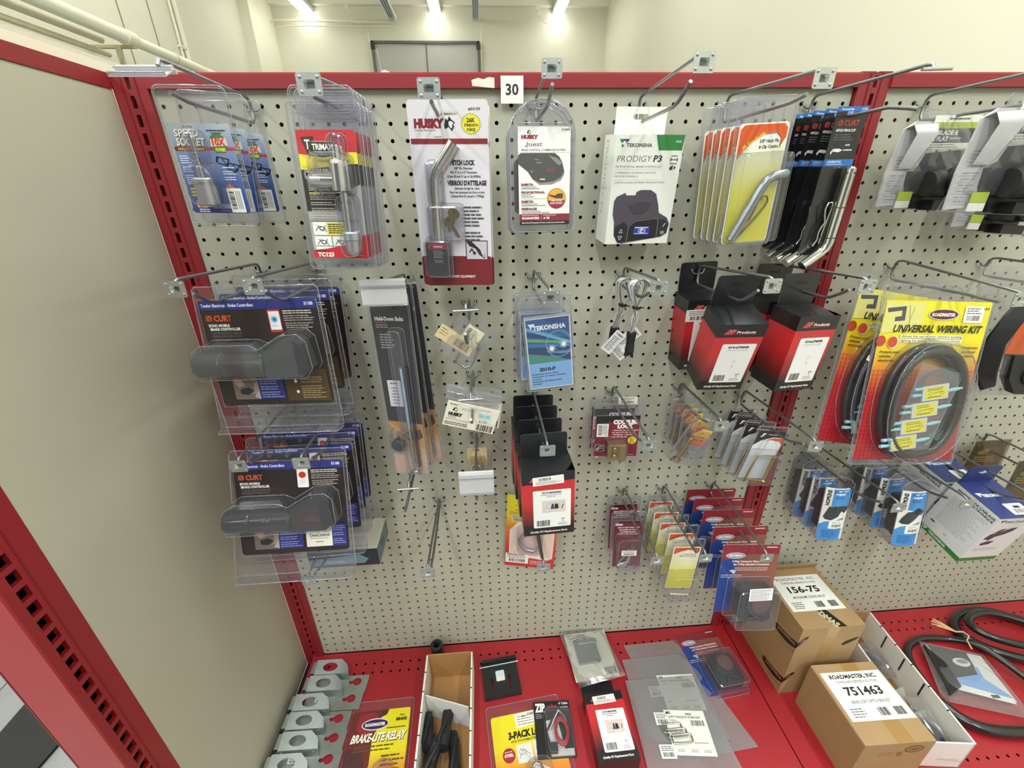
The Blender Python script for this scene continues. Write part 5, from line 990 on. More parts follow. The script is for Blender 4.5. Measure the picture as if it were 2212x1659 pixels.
# --- yellow and red wiring kits
def kit():
    t = thing('wiring_kit', '-', 'wiring kit'); b = MB(); W, H, top = 208, 310, -19
    g = ramp(((0.0, '#a8202a'), (0.42, '#b8262c'), (0.56, '#d9722c'), (0.66, '#e0b024'), (0.78, '#e6d81e'), (1.0, '#e3d724')), -.329, -.019)
    b.prism(rrect(-104, -329, 104, -19, 3), -1.4, -.8, g, '#cccccc'); a = Art(b, -104, -19, -1.4)
    for k in range(22): a.R(0, 130 + k * 8.5, 208, 130.7 + k * 8.5, '#8c1c22')
    for k in range(25): a.R(4 + k * 8.5, 128, 4.6 + k * 8.5, 308, '#8c1c22')
    a.P([(0, 3), (78, 3), (78, 40), (60, 52), (0, 60)], '#d8d07a'); a.P([(4, 14), (40, 10), (42, 36), (22, 38), (22, 30), (34, 28), (33, 18), (6, 22)], '#4a4a58'); a.line([(46, 8), (52, 40), (44, 60)], 1.4, '#8a8a6a'); a.line([(56, 12), (50, 44)], 1.2, '#8a8a6a')
    a.E(116, 24, 30, 10.5, '#d9d2c6'); a.E(116, 24, 28, 9, '#5c2530'); a.T('ROADMASTER', 116, 21.5, 5.5, '#e8e2dc', 46, .06, al='c')
    a.sticker(156, 8, 194, 38, '#efeeea', 31); a.T('154', 192, 10, 4.4, '#4a461c', 11, .02); a.T('UNIVERSAL WIRING KIT', 22, 44, 13, '#1d1c22', 174, .03, .22)
    a.R(40, 62, 164, 68, '#e9e6d2'); a.R(40, 70, 164, 76, '#e9e6d2'); a.T("Allows the use of your vehicle's existing", 42, 62.8, 3.8, '#5a574a', 120, .02, .2); a.T('lighting for towing behind a motorhome', 42, 70.8, 3.8, '#5a574a', 118, .02, .2)
    a.E(4, 74, 9, 10, '#b8402a'); a.E(28, 76, 11, 12, '#e0d9b8'); a.E(27, 76, 9.5, 10.5, '#c4482c')
    for k, s_ in enumerate(('Protects your', 'vehicles', 'electronics')): a.T(s_, 6, 92 + k * 8, 4.6, '#3a3620', (40, 24, 32)[k], .02, .2)
    for k, s_ in enumerate(('Eliminates', 'electrical', 'feedback')): a.T(s_, 168, 82 + k * 8, 4.6, '#3a3620', (32, 28, 27)[k], .02, .2)
    b.build('printed_card', t)
    sheet('clear_backing', t, 222, 350, 10, CLR2, 8)
    # tray blister, oval
    def oval(cx, cz, rx, rz, n=28, tilt=0): return [(cx + rx * math.copysign(abs(math.cos(2 * PI * k / n)) ** .8, math.cos(2 * PI * k / n)), cz + rz * math.copysign(abs(math.sin(2 * PI * k / n)) ** .9, math.sin(2 * PI * k / n))) for k in range(n)]
    b = MB(); b.loft([[(u, -1.6, v) for u, v in oval(-2, -208, 86, 120)], [(u, -32, v) for u, v in oval(-2, -208, 83, 116)], [(u, -36, v) for u, v in oval(-2, -208, 78, 110)]], CLR, False, True); b.tube([(u, -1.6, v) for u, v in oval(-2, -208, 86, 120)], .8, RIM, 5, closed=True); b.tube([(u, -34, v) for u, v in oval(-2, -208, 82, 115)], .7, RIM, 5, closed=True); b.build('blister', t)
    b = MB(); LO = mat('#18181a', .35, coat=.4)
    for ring_, (rx, rz, y) in enumerate(((73, 106, -12), (60, 93, -14), (67, 99, -25))):
        n = 150; pth = [(u, y, v) for u, v in oval(-4, -208, rx, rz, n)]; rr = [7.2 + (.7 if k % 2 else -.5) for k in range(n)]
        b.tube(pth, rr, LO, 8, closed=True)
    b.build('ribbed_loom', t)
    b = MB()
    for k in range(8): b.tube([(u - 6 + k * .8, -14 - k * 1.5, v) for u, v in ell(20, -212, 40 + k * 1.2, 66 + k, 22, -70, 150)], 1.3, mat('#1c5a4c', .4), 6)
    b.build('green_wire', t, kind='stuff')
    b = MB(); bagpoly(b, [(-34, -128), (52, -150), (18, -304), (-58, -292)], -27, 1.0, BAG, 8, 6, 3); b.build('inner_bag', t)
    for k in range(4):
        b = MB(); b.M = Matrix.Translation((2 - k * 13, -31, -184 - k * 33)) @ Euler((0, math.radians(-9), 0)).to_matrix().to_4x4(); b.box(-25, 0, -14, 25, 3, 14, '#c9cfd0'); a = Art(b, -25, 14, 0); a.R(5, 3, 46, 26, '#e2d72c'); a.L(9, 5, 40, 2, 3.2, '#5a5a20', 1.3, seed=k); a.ring(15, 15.5, 4, 3, .7, '#5a5a20'); a.line([(20, 15), (38, 13)], 1, '#5a5a20'); a.ring(38, 16, 4, 3, .7, '#5a5a20'); a.L(10, 21, 38, 1, 3, '#5a5a20', 1.8); b.M = Matrix(); b.build('diode_pack', t)
        b = MB(); c_ = mat('#8fc3cc', .4); x, z = 2 - k * 13, -184 - k * 33
        b.tube([(x + 24, -29, z + 3), (x + 38, -29, z + 6), (x + 52, -29, z + 9)], [3, 4, 2], c_, 8); b.tube([(x - 26, -29, z - 6), (x - 44, -29, z - 8)], [3, 3.4], c_, 8); b.tube([(x - 26, -29, z + 6), (x - 42, -29, z + 4)], [3, 3.4], c_, 8); b.build('wire_connector', t, kind='stuff')
    return t
t = kit(); stack(t, [(1.2064, -.1231, 1.2036, -11.4, 2.8, -.9), (1.2019, -.0680, 1.2025, -13.4, 9.9, -2.1)], '', 'wiring kits', ['front yellow and red universal wiring kit with coiled black loom', 'rear yellow and red universal wiring kit peeking out on the left'])

# --- bagged trailer plugs in the right bay
def plugbag():
    t = thing('plug_bag', '-', 'bag'); b = MB(); bagpoly(b, [(-46, 8), (42, 2), (92, -152), (-92, -142)], -14, 2.0, BAG, 10, 8, 15); b.build('clear_bag', t)
    b = MB(); g = mat('#b4b2b2', .6, noise=.12, nscale=50); P_ = [(-80, -22), (-62, -10), (-40, -10), (-30, -22), (-26, -46), (-36, -76), (-52, -84), (-48, -136), (-86, -140), (-88, -90)]
    b.prism(P_, -20, -16, g); b.loft([[(-80, -17, -22), (-30, -17, -22)], [(-74, -30, -16), (-34, -30, -14)], [(-70, -36, -30), (-34, -36, -30)], [(-74, -24, -80), (-50, -24, -80)]], g, False, False, True, closed=False)
    a = Art(b, -84, -60, -24.5); a.L(4, 2, 30, 4, 5, '#77757a', 1.3, seed=2); a.L(0, 30, 28, 5, 8, '#77757a', 1.3, seed=3); a.L(2, 68, 30, 1, 5, '#77757a', 1.3)
    b.build('folded_leaflet', t)
    b = MB(); b.box(-34, -22, -50, 44, -21, -2, '#e4e4dc'); a = Art(b, -34, -2, -22); a.R(0, 10, 78, 19, '#a9ba4a'); a.R(0, 19, 78, 40, '#4b4b4d'); a.T('7 BLADE &', 5, 21.5, 6.5, '#e6e6e2', 42, .04); a.T('4 FLAT', 5, 30.5, 6.5, '#e6e6e2', 28, .04); a.L(35, 32, 56, 1, 3, '#b4b4b0', 2.4); a.L(5, 42, 60, 2, 3.4, '#77776f', 1.3); a.L(24, 4, 60, 1, 3, '#6b6b66', 2.4); b.build('header_card', t)
    b = MB(); b.prism([(-16, -56), (34, -52), (52, -100), (46, -144), (-22, -144), (-42, -84), (-26, -84)], -22, -4, BLK); b.lathe([(19, -34), (22, -30), (22, 6), (15, 12), (13, 40)], (10, -34, -104), RUB, 'x', 20); b.lathe([(17, -36), (24, -30), (24, -14)], (14, -30, -100), BLKC, 'y', 20); b.box(-6, -42, -146, 40, -14, -130, BLK); b.build('trailer_plug', t)
    b = MB(); b.box(-58, -26, -130, -34, -24, -116, '#9fb03c'); b.box(-58, -26, -142, -34, -24, -130.5, '#d4d4cc'); b.build('green_tag', t)
    return t
t = plugbag(); stack(t, [(1.155, -.185, 1.485, 0, 0, -4), (1.161, -.055, 1.485, 0, 0, -2), (1.350, -.030, 1.440, 0, 4, 0)], '', 'bagged trailer plugs', ['bagged black trailer plug nearest the right edge with folded leaflet', 'bagged black trailer plug next to the middle post', 'bagged black plug hanging low behind the other two bags'])
# --- bagged cable with orange card at the right edge
t = thing('cable_bag', 'clear bag of thick black cable with an orange card at the right edge', 'bag', (1.415, -.110, 1.230))
b = MB(); bagpoly(b, [(-137, 13), (40, 4), (120, -262), (-53, -250)], 0, 2.5, BAG, 10, 11, 22); b.build('clear_bag', t)
b = MB()
for k in range(7): b.tube([(-30 + k * 3, -14 - k * 2, -30), (-60 + k * 3, -16 - k * 2, -80), (-74 + k * 3, -16 - k * 2, -130), (-66 + k * 4, -14 - k * 2, -190), (-30 + k * 3, -12, -232 + k)], 5, RUB, 8)
b.build('cable_coil', t)
b = MB(); b.prism([(-36, -60), (-40, -152), (60, -156), (60, -40)], -26, -25, '#c8521e'); b.build('orange_card', t)
b = MB(); b.prism([(-12, -158), (70, -160), (90, -246), (31, -243), (2, -209)], -24, -6, BLK); b.lathe([(20, -30), (24, -26), (24, -6)], (50, 0, -200), RUB, 'y', 18); b.build('trailer_plug', t)
# --- dark little carton low in the corner
t = thing('teal_carton', 'dark teal carton with cream top low behind the black clamshells', 'box', (.0127, -.130, .630))
TE = mat('#3c5a62', .4, coat=.4); b = MB(); b.box(-46, 0, 0, 104, 95, 47, '#1d2a38', {'top': '#dcd8c6', 'right': TE, 'bottom': '#3a1418'}); a = Art(b, -46, 47, 0); a.P([(0, 24), (110, 14), (128, 28), (118, 40), (0, 42)], '#6f8f9c'); a.R(0, 42, 150, 47, '#4a1a22'); a.T('Tekonsha', 30, 28, 8, '#b9cdd4', 46, .02)
b.M = face_matrix((104, 0, 47), (0, 1, 0), (0, 0, 1)); a = Art(b, 0, 0, 0); a.R(18, 10, 70, 34, '#557780', 3); a.R(30, 14, 56, 28, '#2c3d44', 2); b.M = Matrix(); b.build('carton', t)
b = MB(); b.prism(rrect(-26, 46, 44, 92, 5), 90, 91.5, mat('#dcd8c6', .5)); b.build('hang_tab', t)

# ================================================================ packs on the lower rows
# --- maroon coupler lock packs
def maroonlock():
    t = thing('coupler_lock_pack', '-', 'lock pack'); sheet('clear_backing', t, 106, 134, 14, CLR2, 8); b = MB(); MR = '#7c1c2e'
    b.prism(rrect(-47, -116, 47, -14, 2), -1.4, -.8, MR, '#cccccc'); a = Art(b, -47, -14, -1.4)
    a.R(0, 0, 94, 9, '#221a1e'); a.P([(0, 9), (70, 9), (30, 16), (0, 20)], '#221a1e'); a.T('COUPLER', 64, 11, 9, '#f2eeee', 54, .08, al='c'); a.T('LOCK', 64, 22, 8.5, '#f2eeee', 34, .08, al='c')
    for k, (s_, w_) in enumerate((('- Security for your trailer', 58), ('on and off the road!', 50), ('- Weather resistant to', 54), ('out slic body!', 34))): a.T(s_, 36, 34 + k * 5.4, 3.2, '#e6c9cf', w_, .03)
    a.sticker(3, 20, 28, 52, '#e9e6e2', 41, True); a.R(2, 72, 20, 88, '#e4dfe0'); a.R(2.8, 72.8, 19.2, 87.2, '#1c1a1c'); a.line([(5, 84), (10, 77), (17, 76)], 1.8, '#e4dfe0'); a.line([(5, 86), (12, 81), (17, 81)], 1.4, '#e4dfe0')
    a.E(81, 61, 9.5, 9.5, '#e6d22e'); a.L(75, 55, 87, 4, 3.6, '#5a4a18', 1.7, 'c'); a.L(76, 97, 88, 1, 2, '#d9a9b2', 1.3); b.build('printed_card', t)
    b = MB(); x0, z0 = -22, -110; b.box(x0, -26, z0, x0 + 36, -3, z0 + 38, BRASS); b.box(x0 + 7, -27, z0 + 6, x0 + 22, -25, z0 + 34, mat('#8c7436', .3, 1)); b.lathe([(4, -31), (5, -30), (5, -26)], (x0 + 14, 0, z0 + 28), BRASS, 'y', 14); b.lathe([(4.5, -31), (5.5, -30), (5.5, -26)], (x0 + 14, 0, z0 + 10), BRASS, 'y', 14); b.box(x0 + 24, -29, z0 - 2, x0 + 38, -3, z0 + 36, BRASS); b.build('brass_lock', t)
    bubble('blister', t, -26, -114, 20, -66, 31, 5, -1.6, 2); return t
t = maroonlock(); L = stack(t, [(.6481, -.0621, .955, -.6, -.3, -4.8), (.6481, -.0285, .9546, 0, .1, -3)], '', 'maroon coupler lock packs', ['front maroon coupler lock pack with a brass lock in its blister', 'rear maroon coupler lock pack with a paper sticker on its top edge'])
b = MB(); a = Art(b, 0, 12, -1.8); a.sticker(8, -2, 50, 16, '#e6e3d6', 44); b.build('paper_sticker', L[1])
# --- brass lock in a small pack behind the label holder
t = thing('brass_lock_pack', 'small tan card with brass lock behind the lower label holder', 'lock pack', (.343, -.066, .874)); b = MB()
slotted_card(b, 42, 108, 6, mat('#c9b88c', .6), 14, 5, 0, 2); b.box(-15, -2, -40, 17, -.7, -14, '#a98f52'); b.build('card', t)
b = MB(); b.box(-12, -16, -88, 14, -3, -52, BRASS); b.tube([(-8, -10, -52), (-8, -10, -38), (0, -10, -32), (9, -10, -38), (9, -10, -52)], 3.4, STEEL, 10); b.lathe([(9, -20), (10, -18), (10, -8)], (1, 0, -90), STEEL, 'y', 16); b.build('padlock', t); bubble('blister', t, -20, -102, 20, -18, 24, 8, -.8, 3)
# --- small brass pin packs
def pinpack():
    t = thing('locking_pin_pack', '-', 'pin pack'); sheet('clear_backing', t, 60, 112, 9, CLR, 5); b = MB(); b.M = Matrix.Translation((5, 0, -16)); g = ramp(((0.0, '#cf4a22'), (0.4, '#dd7a26'), (1.0, '#e6cf2a')), -.060, -.016)
    b.prism(rrect(-15, -42, 24, 0, 1), -1.2, -.6, g, '#ccc6b8'); a = Art(b, -15, 0, -1.2); a.P([(0, 0), (16, 0), (0, 14)], '#b8262a'); a.line([(2, 11), (14, 2)], .8, '#e8c9a0'); a.T('Solder', 12, 17, 4.4, '#3a2a18', 20, .03); a.T('LOCK PIN', 7, 26, 4, '#3a2a18', 26, .03); a.line([(16, 12), (20, 8), (23, 10)], 1.4, '#3a3a18'); b.M = Matrix(); b.build('printed_card', t)
    b = MB(); b.lathe([(7.5, -98), (8.5, -95), (7.5, -92), (4, -91), (4, -38), (3, -36), (3, -30)], (-14, -9, 0), BRASS, 'z', 14); b.tube([(-20, -10, -42), (-8, -11, -45)], 1.4, STEEL, 6); b.tube([(-14, -12, -92), (-14, -12, -38)], 1.4, mat('#6d5c2c', .3, 1), 6); b.build('brass_pin', t)
    bubble('blister', t, -28, -102, 26, -20, 18, 5, -1.4, 1.5); return t
t = pinpack(); stack(t, [(.8007, -.1349, .9560, 10, 19, 6), (.8008, -.098, .958, 0, 0, 0), (.8008, -.072, .958, 0, 1, 0), (.8008, -.048, .958, 0, 0, 1), (.8008, -.026, .958, 0, -1, 0)], 'small brass locking pin pack with yellow and red card', 'small brass locking pin packs')
# --- grey cards with a square wire pin
def wirepin():
    t = thing('wire_lock_pin_pack', '-', 'pin pack'); sheet('clear_backing', t, 74, 134, 4, CLR, 6); b = MB()
    b.prism(rrect(-33, -126, 33, -6, 4), -1.2, -.6, mat('#d9dde0', .4, coat=.3), '#9a9a9a'); a = Art(b, -33, -6, -1.2); a.P([(0, 3), (3, 0), (63, 0), (66, 3), (66, 16), (40, 15), (14, 24), (0, 36)], '#2c2427'); a.P([(66, 17), (66, 32), (58, 25), (36, 22), (20, 26), (40, 17)], '#cf5f33')
    a.T('JR', 9, 7, 6, '#efece8', 12, .1, .3); a.L(26, 8, 60, 1, 3, '#b4a9a4', 2.2); 
    for u in (14, 30, 44): a.line([(u, 30), (u + 4, 44), (u + 12, 52)], .6, '#b9bcc0')
    a.line([(6, 46), (24, 38), (60, 40)], .6, '#b9bcc0'); a.P([(0, 60), (66, 66), (66, 120), (0, 120)], '#c2ccd2'); b.build('printed_card', t)
    b = MB(); z = -122; b.tube([(-22, -10, z), (-22, -12, z + 62), (20, -12, z + 62), (22, -10, z + 6)], 2.2, BRASS, 8); b.tube([(22, -10, z + 60), (24, -10, z - 2)], 3.6, BRASS, 10); b.tube([(-22, -10, z), (26, -10, z - 4)], 2.2, BRASS, 8); b.lathe([(3.5, 0), (5.5, 3), (3, 6)], (24, -10, z - 6), BRASS, 'z', 10); b.build('square_wire_pin', t)
    bubble('blister', t, -33, -130, 33, -50, 24, 7, -1.6, 3, CLR); return t
t = wirepin(); stack(t, [(.9527, -.1300, .9316, 2.4, 9.7, 4.7), (.9494, -.0930, .9240, -2, 10, 4), (.9493, -.0610, .9230, -2, 10, 3), (.9494, -.0290, .922, -2, 9, 3)], 'grey and orange wire lock pin pack beside the middle post', 'wire lock pin packs')
# --- maroon hitch pin packs
def maroonpin():
    t = thing('hitch_clip_pack', '-', 'hitch pin pack'); sheet('clear_backing', t, 84, 176, 4, CLR2, 9); b = MB(); b.prism(rrect(-34, -162, 34, -22, 2), -1.2, -.6, mat('#6f1a2a', .4, coat=.4), '#bbb'+'bbb'); a = Art(b, -34, -22, -1.2)
    a.R(4, 3, 64, 6, '#1c1518'); a.T('REESE', 2, 9, 4, '#ecdfe2', 18, .08); a.L(2, 5, 10, 1, 3, '#d9c9cc', 1.6)
    for k, (s_, w_) in enumerate((('HITCH PIN AND CLIP', 52), ('Goupille et pince', 46), ('de rupture pour', 40), ('attelage de remorque', 52))): a.T(s_, 34, 18 + k * 6.2, 3.4, '#ecdfe2', w_, .04, .1, 'c')
    b.build('printed_card', t)
    b = MB(); b.tube([(10, -14, -88), (8, -14, -104), (2, -14, -124), (-2, -14, -136), (-16, -14, -142), (-24, -14, -146)], 4.2, CHROME, 12); b.tube([(2, -12, -96), (-6, -12, -118), (-18, -12, -134), (-22, -12, -146), (-8, -12, -150), (4, -12, -138), (8, -12, -112)], 1.8, CHROME, 8); b.build('bent_pin', t)
    bubble('blister', t, -30, -160, 30, -56, 26, 12, -1.6, 3); return t
t = maroonpin(); L = stack(t, [(.6984, -.0652, .6730, -3.7, -1.4, -4.5), (.7005, -.0180, .6819, -2, -1.2, -2.6)], '', 'maroon hitch clip packs', ['front maroon hitch clip pack with a white price sticker', 'rear maroon hitch clip pack close to the board'])
b = MB(); a = Art(b, -34, -22, -28); a.sticker(14, 66, 50, 82, '#e9e4dc', 47); b.build('price_sticker', L[0])
# --- small yellow pin packs
def yellowpin():
    t = thing('yellow_pin_pack', '-', 'pin pack'); sheet('clear_backing', t, 72, 158, 6, CLR2, 6); b = MB(); g = ramp(((0.0, '#d8d01e'), (0.45, '#dcd850'), (0.62, '#e2e0b4'), (1.0, '#e9e8dc')), -.144, -.017)
    b.prism(rrect(-30.5, -144, 30.5, -17, 3), -1.2, -.6, '#f0eee4', '#c9c9bb'); o = rrect(-29.5, -143, 29.5, -18, 3); b.add([(u, -1.24, v) for u, v in o], [tuple(range(len(o)))], g); a = Art(b, -30.5, -17, -1.26)
    a.P([(2, 22), (2, 2), (59, 2), (59, 14), (54, 20), (50, 10), (34, 9), (18, 13)], '#d25a28'); a.line([(4, 16), (30, 5), (40, 4)], 1.6, '#8c4a22'); a.T('Small Connect', 26, 20, 3, '#55523e', 28, .03); a.T('with Pin & Pin Shown', 16, 25.5, 3, '#55523e', 38, .03); b.build('printed_card', t)
    b = MB(); b.tube([(-22, -16, -146), (20, -16, -148)], 3.2, ZINC, 12); b.tube([(-24, -16, -146), (-22, -16, -146)], 4.6, ZINC, 12)
    for x in (-12, -2, 8): b.tube([(x + 5 * math.cos(q * PI / 5), -22 + 2 * math.sin(q * PI / 5), -150 + 6 * math.sin(q * PI / 5)) for q in range(10)], 1.0, STEEL, 6, closed=True)
    b.build('steel_pin', t); bubble('blister', t, -33, -164, 34, -84, 26, 7, -1.6, 3); return t
t = yellowpin(); stack(t, [(.8003, -.1640, .6744, -.2, 2.3, -2.5), (.8021, -.1300, .6810, 0, 2.1, -1), (.7998, -.0870, .6721, 0, 2, -1), (.7997, -.0500, .6715, 0, 2, -1), (.8006, -.0130, .6740, 0, 2, -1)], 'small yellow and white pin pack with orange header', 'small yellow pin packs')
# --- red and blue connector cards
def connpack():
    t = thing('connector_card', '-', 'connector pack'); b = MB(); x = ramp(((0.0, '#1c3a86'), (0.30, '#1f3c80'), (0.36, '#7c4a4a'), (1.0, '#8c5240')), -.063, .063, 0, noise=.01)
    slotted_card(b, 126, 172, 10, x, 22, 6, 0, 3); a = Art(b, -63, 10, -.5); a.P([(3, 0), (123, 0), (126, 3), (126, 24), (60, 24), (18, 34), (0, 40), (0, 3)], '#84202e'); a.L(96, 5, 121, 1, 3, '#e0c4b4', 2.6); a.E(30, 27, 22, 7.5, '#c9c6c8'); a.E(30, 27, 20.5, 6, '#8f9096'); a.T('VALTERRA', 30, 24.5, 4.4, '#dfe0e4', 32, .05, al='c')
    a.T('7-Way Connector Mount Bracket', 66, 39, 4.4, '#e6d6d0', 84, .05, .12, 'c'); a.T('for 7-Way Standard Connectors', 68, 46.5, 4.4, '#e6d6d0', 80, .05, .12, 'c'); a.L(28, 57, 110, 2, 5, '#cbb3aa', 2, 'c', seed=3); a.L(4, 75, 60, 2, 5, '#b9b3c0', 1.8, seed=5)
    a.P([(20, 64), (28, 62), (36, 66), (32, 74), (26, 68)], '#b9bccb'); a.R(0, 166, 126, 172, '#5a2f66'); b.build('printed_card', t)
    b = MB(); b.bbox(-24, -34, -156, 44, -4, -80, mat('#2d3236', .45), 6); b.lathe([(26, -40), (28, -36), (28, -30)], (12, 0, -112), mat('#34393d', .4), 'y', 24); b.lathe([(20, -41), (20, -38)], (14, 0, -108), mat('#6a4a48', .5), 'y', 24); b.tube([(-8, -36, -150), (8, -40, -140), (26, -38, -150)], 4, BLK, 8); b.build('connector', t)
    bubble('blister', t, -42, -172, 54, -70, 46, 8, -.8, 4, CLR2, .8); return t
t = connpack(); L = stack(t, [(.9266, -.1927, .6699, -10.5, 2.7, -2.1), (.9276, -.1450, .6763, -6, 1.4, -1), (.9282, -.0946, .6808, -4, 2.2, -1), (.9278, -.0500, .6781, -4, 1.7, -1), (.9275, -.0120, .6759, -4, 1.4, -1)], 'red and blue connector card hanging over the cardboard box', 'red and blue connector cards')
b = MB(); a = Art(b, -63, 10, -48); b.M = Euler((0, math.radians(-3), 0)).to_matrix().to_4x4(); a.R(38, 72, 88, 102, '#e9e7ea'); a.L(41, 75, 86, 9, 2.9, '#8f8d96', 1.2); b.M = Matrix(); b.build('instruction_sticker', L[0])
shelf_conn = copy_tree(L[1]); shelf_conn.location = (.964, -.036, .1545); shelf_conn.rotation_euler = [math.radians(a_) for a_ in (-90, 0, 6)]
tag(shelf_conn, 'red and blue connector card lying flat on the red shelf', 'connector pack', 'red and blue connector cards')
# --- snap hook card
t = thing('snap_hook_card', 'red and yellow card with a steel snap hook, below the switch boxes', 'hook pack', (.4720, -.020, .6760), (-1, 3, -9)); b = MB()
g = ramp(((0.0, '#c22c2c'), (0.3, '#c93a2c'), (0.55, '#d9762c'), (0.72, '#e6c81e'), (1.0, '#e8da26')), -.205, .026); slotted_card(b, 130, 232, 26, g, 24, 7, 0, 3); a = Art(b, -65, 26, -.5)
a.T('Class I-', 20, 30, 3, '#6a5a18', 18, .02); a.T('CAMPER', 22, 44, 4, '#4a3c14', 22, .04); a.L(8, 52, 50, 3, 3.4, '#6a5a18', 1.3); a.sticker(12, 62, 50, 82, '#d9c9a0', 51)
a.P([(30, 84), (100, 84), (124, 112), (124, 196), (110, 204), (18, 196), (10, 186), (10, 110)], '#ecd9cf')
for k in range(22): a.R(14, 100 + k * 4.3, 120, 101 + k * 4.3, '#d9a99a')
a.sticker(2, 188, 62, 220, '#f0ece6', 53); a.T('#10021 SNAP HOOK', 6, 189, 3.2, '#3a3432', 44, .04); a.L(66, 208, 120, 3, 5, '#e6c9c2', 2); b.build('printed_card', t)
b = MB(); b.tube([(14, -12, -74), (-4, -12, -78), (-20, -12, -88), (-28, -12, -104), (-24, -12, -122), (-10, -12, -136), (8, -12, -138), (20, -12, -126), (22, -12, -108), (16, -12, -92), (10, -12, -78)], [4, 5, 5.5, 5.5, 5.5, 5.5, 5, 4.5, 4.5, 4.5, 4], ZINC, 12); b.tube([(-28, -11, -104), (-18, -11, -84), (6, -11, -72)], 2.4, STEEL, 8); b.build('snap_hook', t); bubble('blister', t, -36, -148, 30, -64, 20, 14, -.8, 3)
# --- blue adapter clamshells
def adapter(kind):
    t = thing('adapter_clamshell', '-', 'adapter pack'); b = MB(); W, H = 57, 137
    def wp(q):                                                       # the printed front bows outwards
        return Vector((q.x, q.y - 9 * math.cos(min(1, abs(q.x) / 32.0) * PI / 2) , q.z))
    b.warp = wp; a = Art(b, -W / 2, -22, -1)
    a.R(0, 0, 57, 137, '#e6e3dc'); a.P([(15, 4), (24, 4), (33, 4), (42, 4), (51, 4), (57, 4), (57, 58), (51, 62), (42, 60), (33, 52), (24, 48), (15, 46)], '#4a90d0'); a.P([(15, 4), (24, 4), (33, 4), (42, 4), (51, 4), (57, 4), (57, 16), (42, 13), (28, 13), (15, 14)], '#3a7fc4')
    a.P([(0, 98), (8, 90), (18, 86), (30, 84), (42, 80), (50, 78), (50, 137), (40, 137), (28, 137), (14, 137), (0, 137)], '#4a90d0'); a.P([(6, 112), (20, 108), (34, 106), (46, 104), (42, 134), (28, 134), (8, 134)], '#3f82c8')
    a.T('HOPKINS', 4, 46, 7, '#1e1c20', 40, .05, 0, 'l', -90); a.L(24, 7, 50, 1, 3, '#dceaf6', 3); a.T('Adapter', 20, 13, 4.4, '#eef4fa', 22, .05); a.L(20, 22, 46, 2, 4, '#24568c', 1.6)
    K = '#3a3f45'
    if kind: a.P([(8, 66), (16, 52), (30, 48), (44, 46), (54, 50), (54, 56), (44, 58), (34, 70), (22, 82), (10, 82), (4, 78)], K); a.E(38, 50, 9, 8, '#202327')
    else: a.P([(12, 48), (40, 46), (54, 48), (56, 58), (48, 66), (40, 60), (34, 74), (20, 84), (8, 82), (4, 76)], K); a.line([(24, 48), (26, 64)], 2, '#202327'); a.line([(34, 48), (36, 62)], 2, '#202327')
    a.R(18, 84, 54, 106, '#edeae2', 2); a.L(24, 88, 48, 2, 3, '#8a8780', 1.2); a.B(24, 95, 46, 102); a.L(8, 112, 36, 4, 5, '#24568c', 1.4)
    b.build('bowed_card', t)
    b = MB(); b.bbox(-22, 6, -140, 22, 30, -44, mat('#1b1b1e' if kind else '#232224', .4, coat=.3), 6); b.lathe([(15, -146), (18, -140), (18, -110)], (0, 16, 0), RUB, 'z', 18); b.build('adapter', t)
    sh = [(-31, -14), (-20, -2), (0, 4), (20, -2), (31, -14)]; b = MB(); o = sh + [(31, -150), (24, -164), (-24, -164), (-31, -150)]
    b.loft([[(u, -4, v) for u, v in o], [(u, 34, v) for u, v in o]], CLR2, False, True); b.tube([(u, -4, v) for u, v in o], .8, RIM, 6, closed=True); b.tube([(u, 34, v) for u, v in o], .8, RIM, 6, closed=True)
    b.loft([[(-31, -1, -162), (31, -1, -162)], [(-26, 34, -150), (26, 34, -150)]], CLR2, False, False, closed=False); b.build('shell', t); return t
t = adapter(0); stack(t, [(1.1608, -.1098, .7790, -7.4, -.7, -6.8), (1.1605, -.0690, .7780, -5, -1, -5), (1.1602, -.0350, .7760, -4, -1, -5)], 'blue adapter clamshell on the hook nearer the middle post', 'blue adapter clamshells left stack')
t = adapter(1); stack(t, [(1.3130, -.1390, .7830, -10, -.5, -4), (1.3127, -.0870, .7790, -6, -3, -4), (1.3128, -.0420, .7770, -4, -4, -5)], 'blue adapter clamshell with dark plug on the hook beside the long carton', 'blue adapter clamshells right stack')
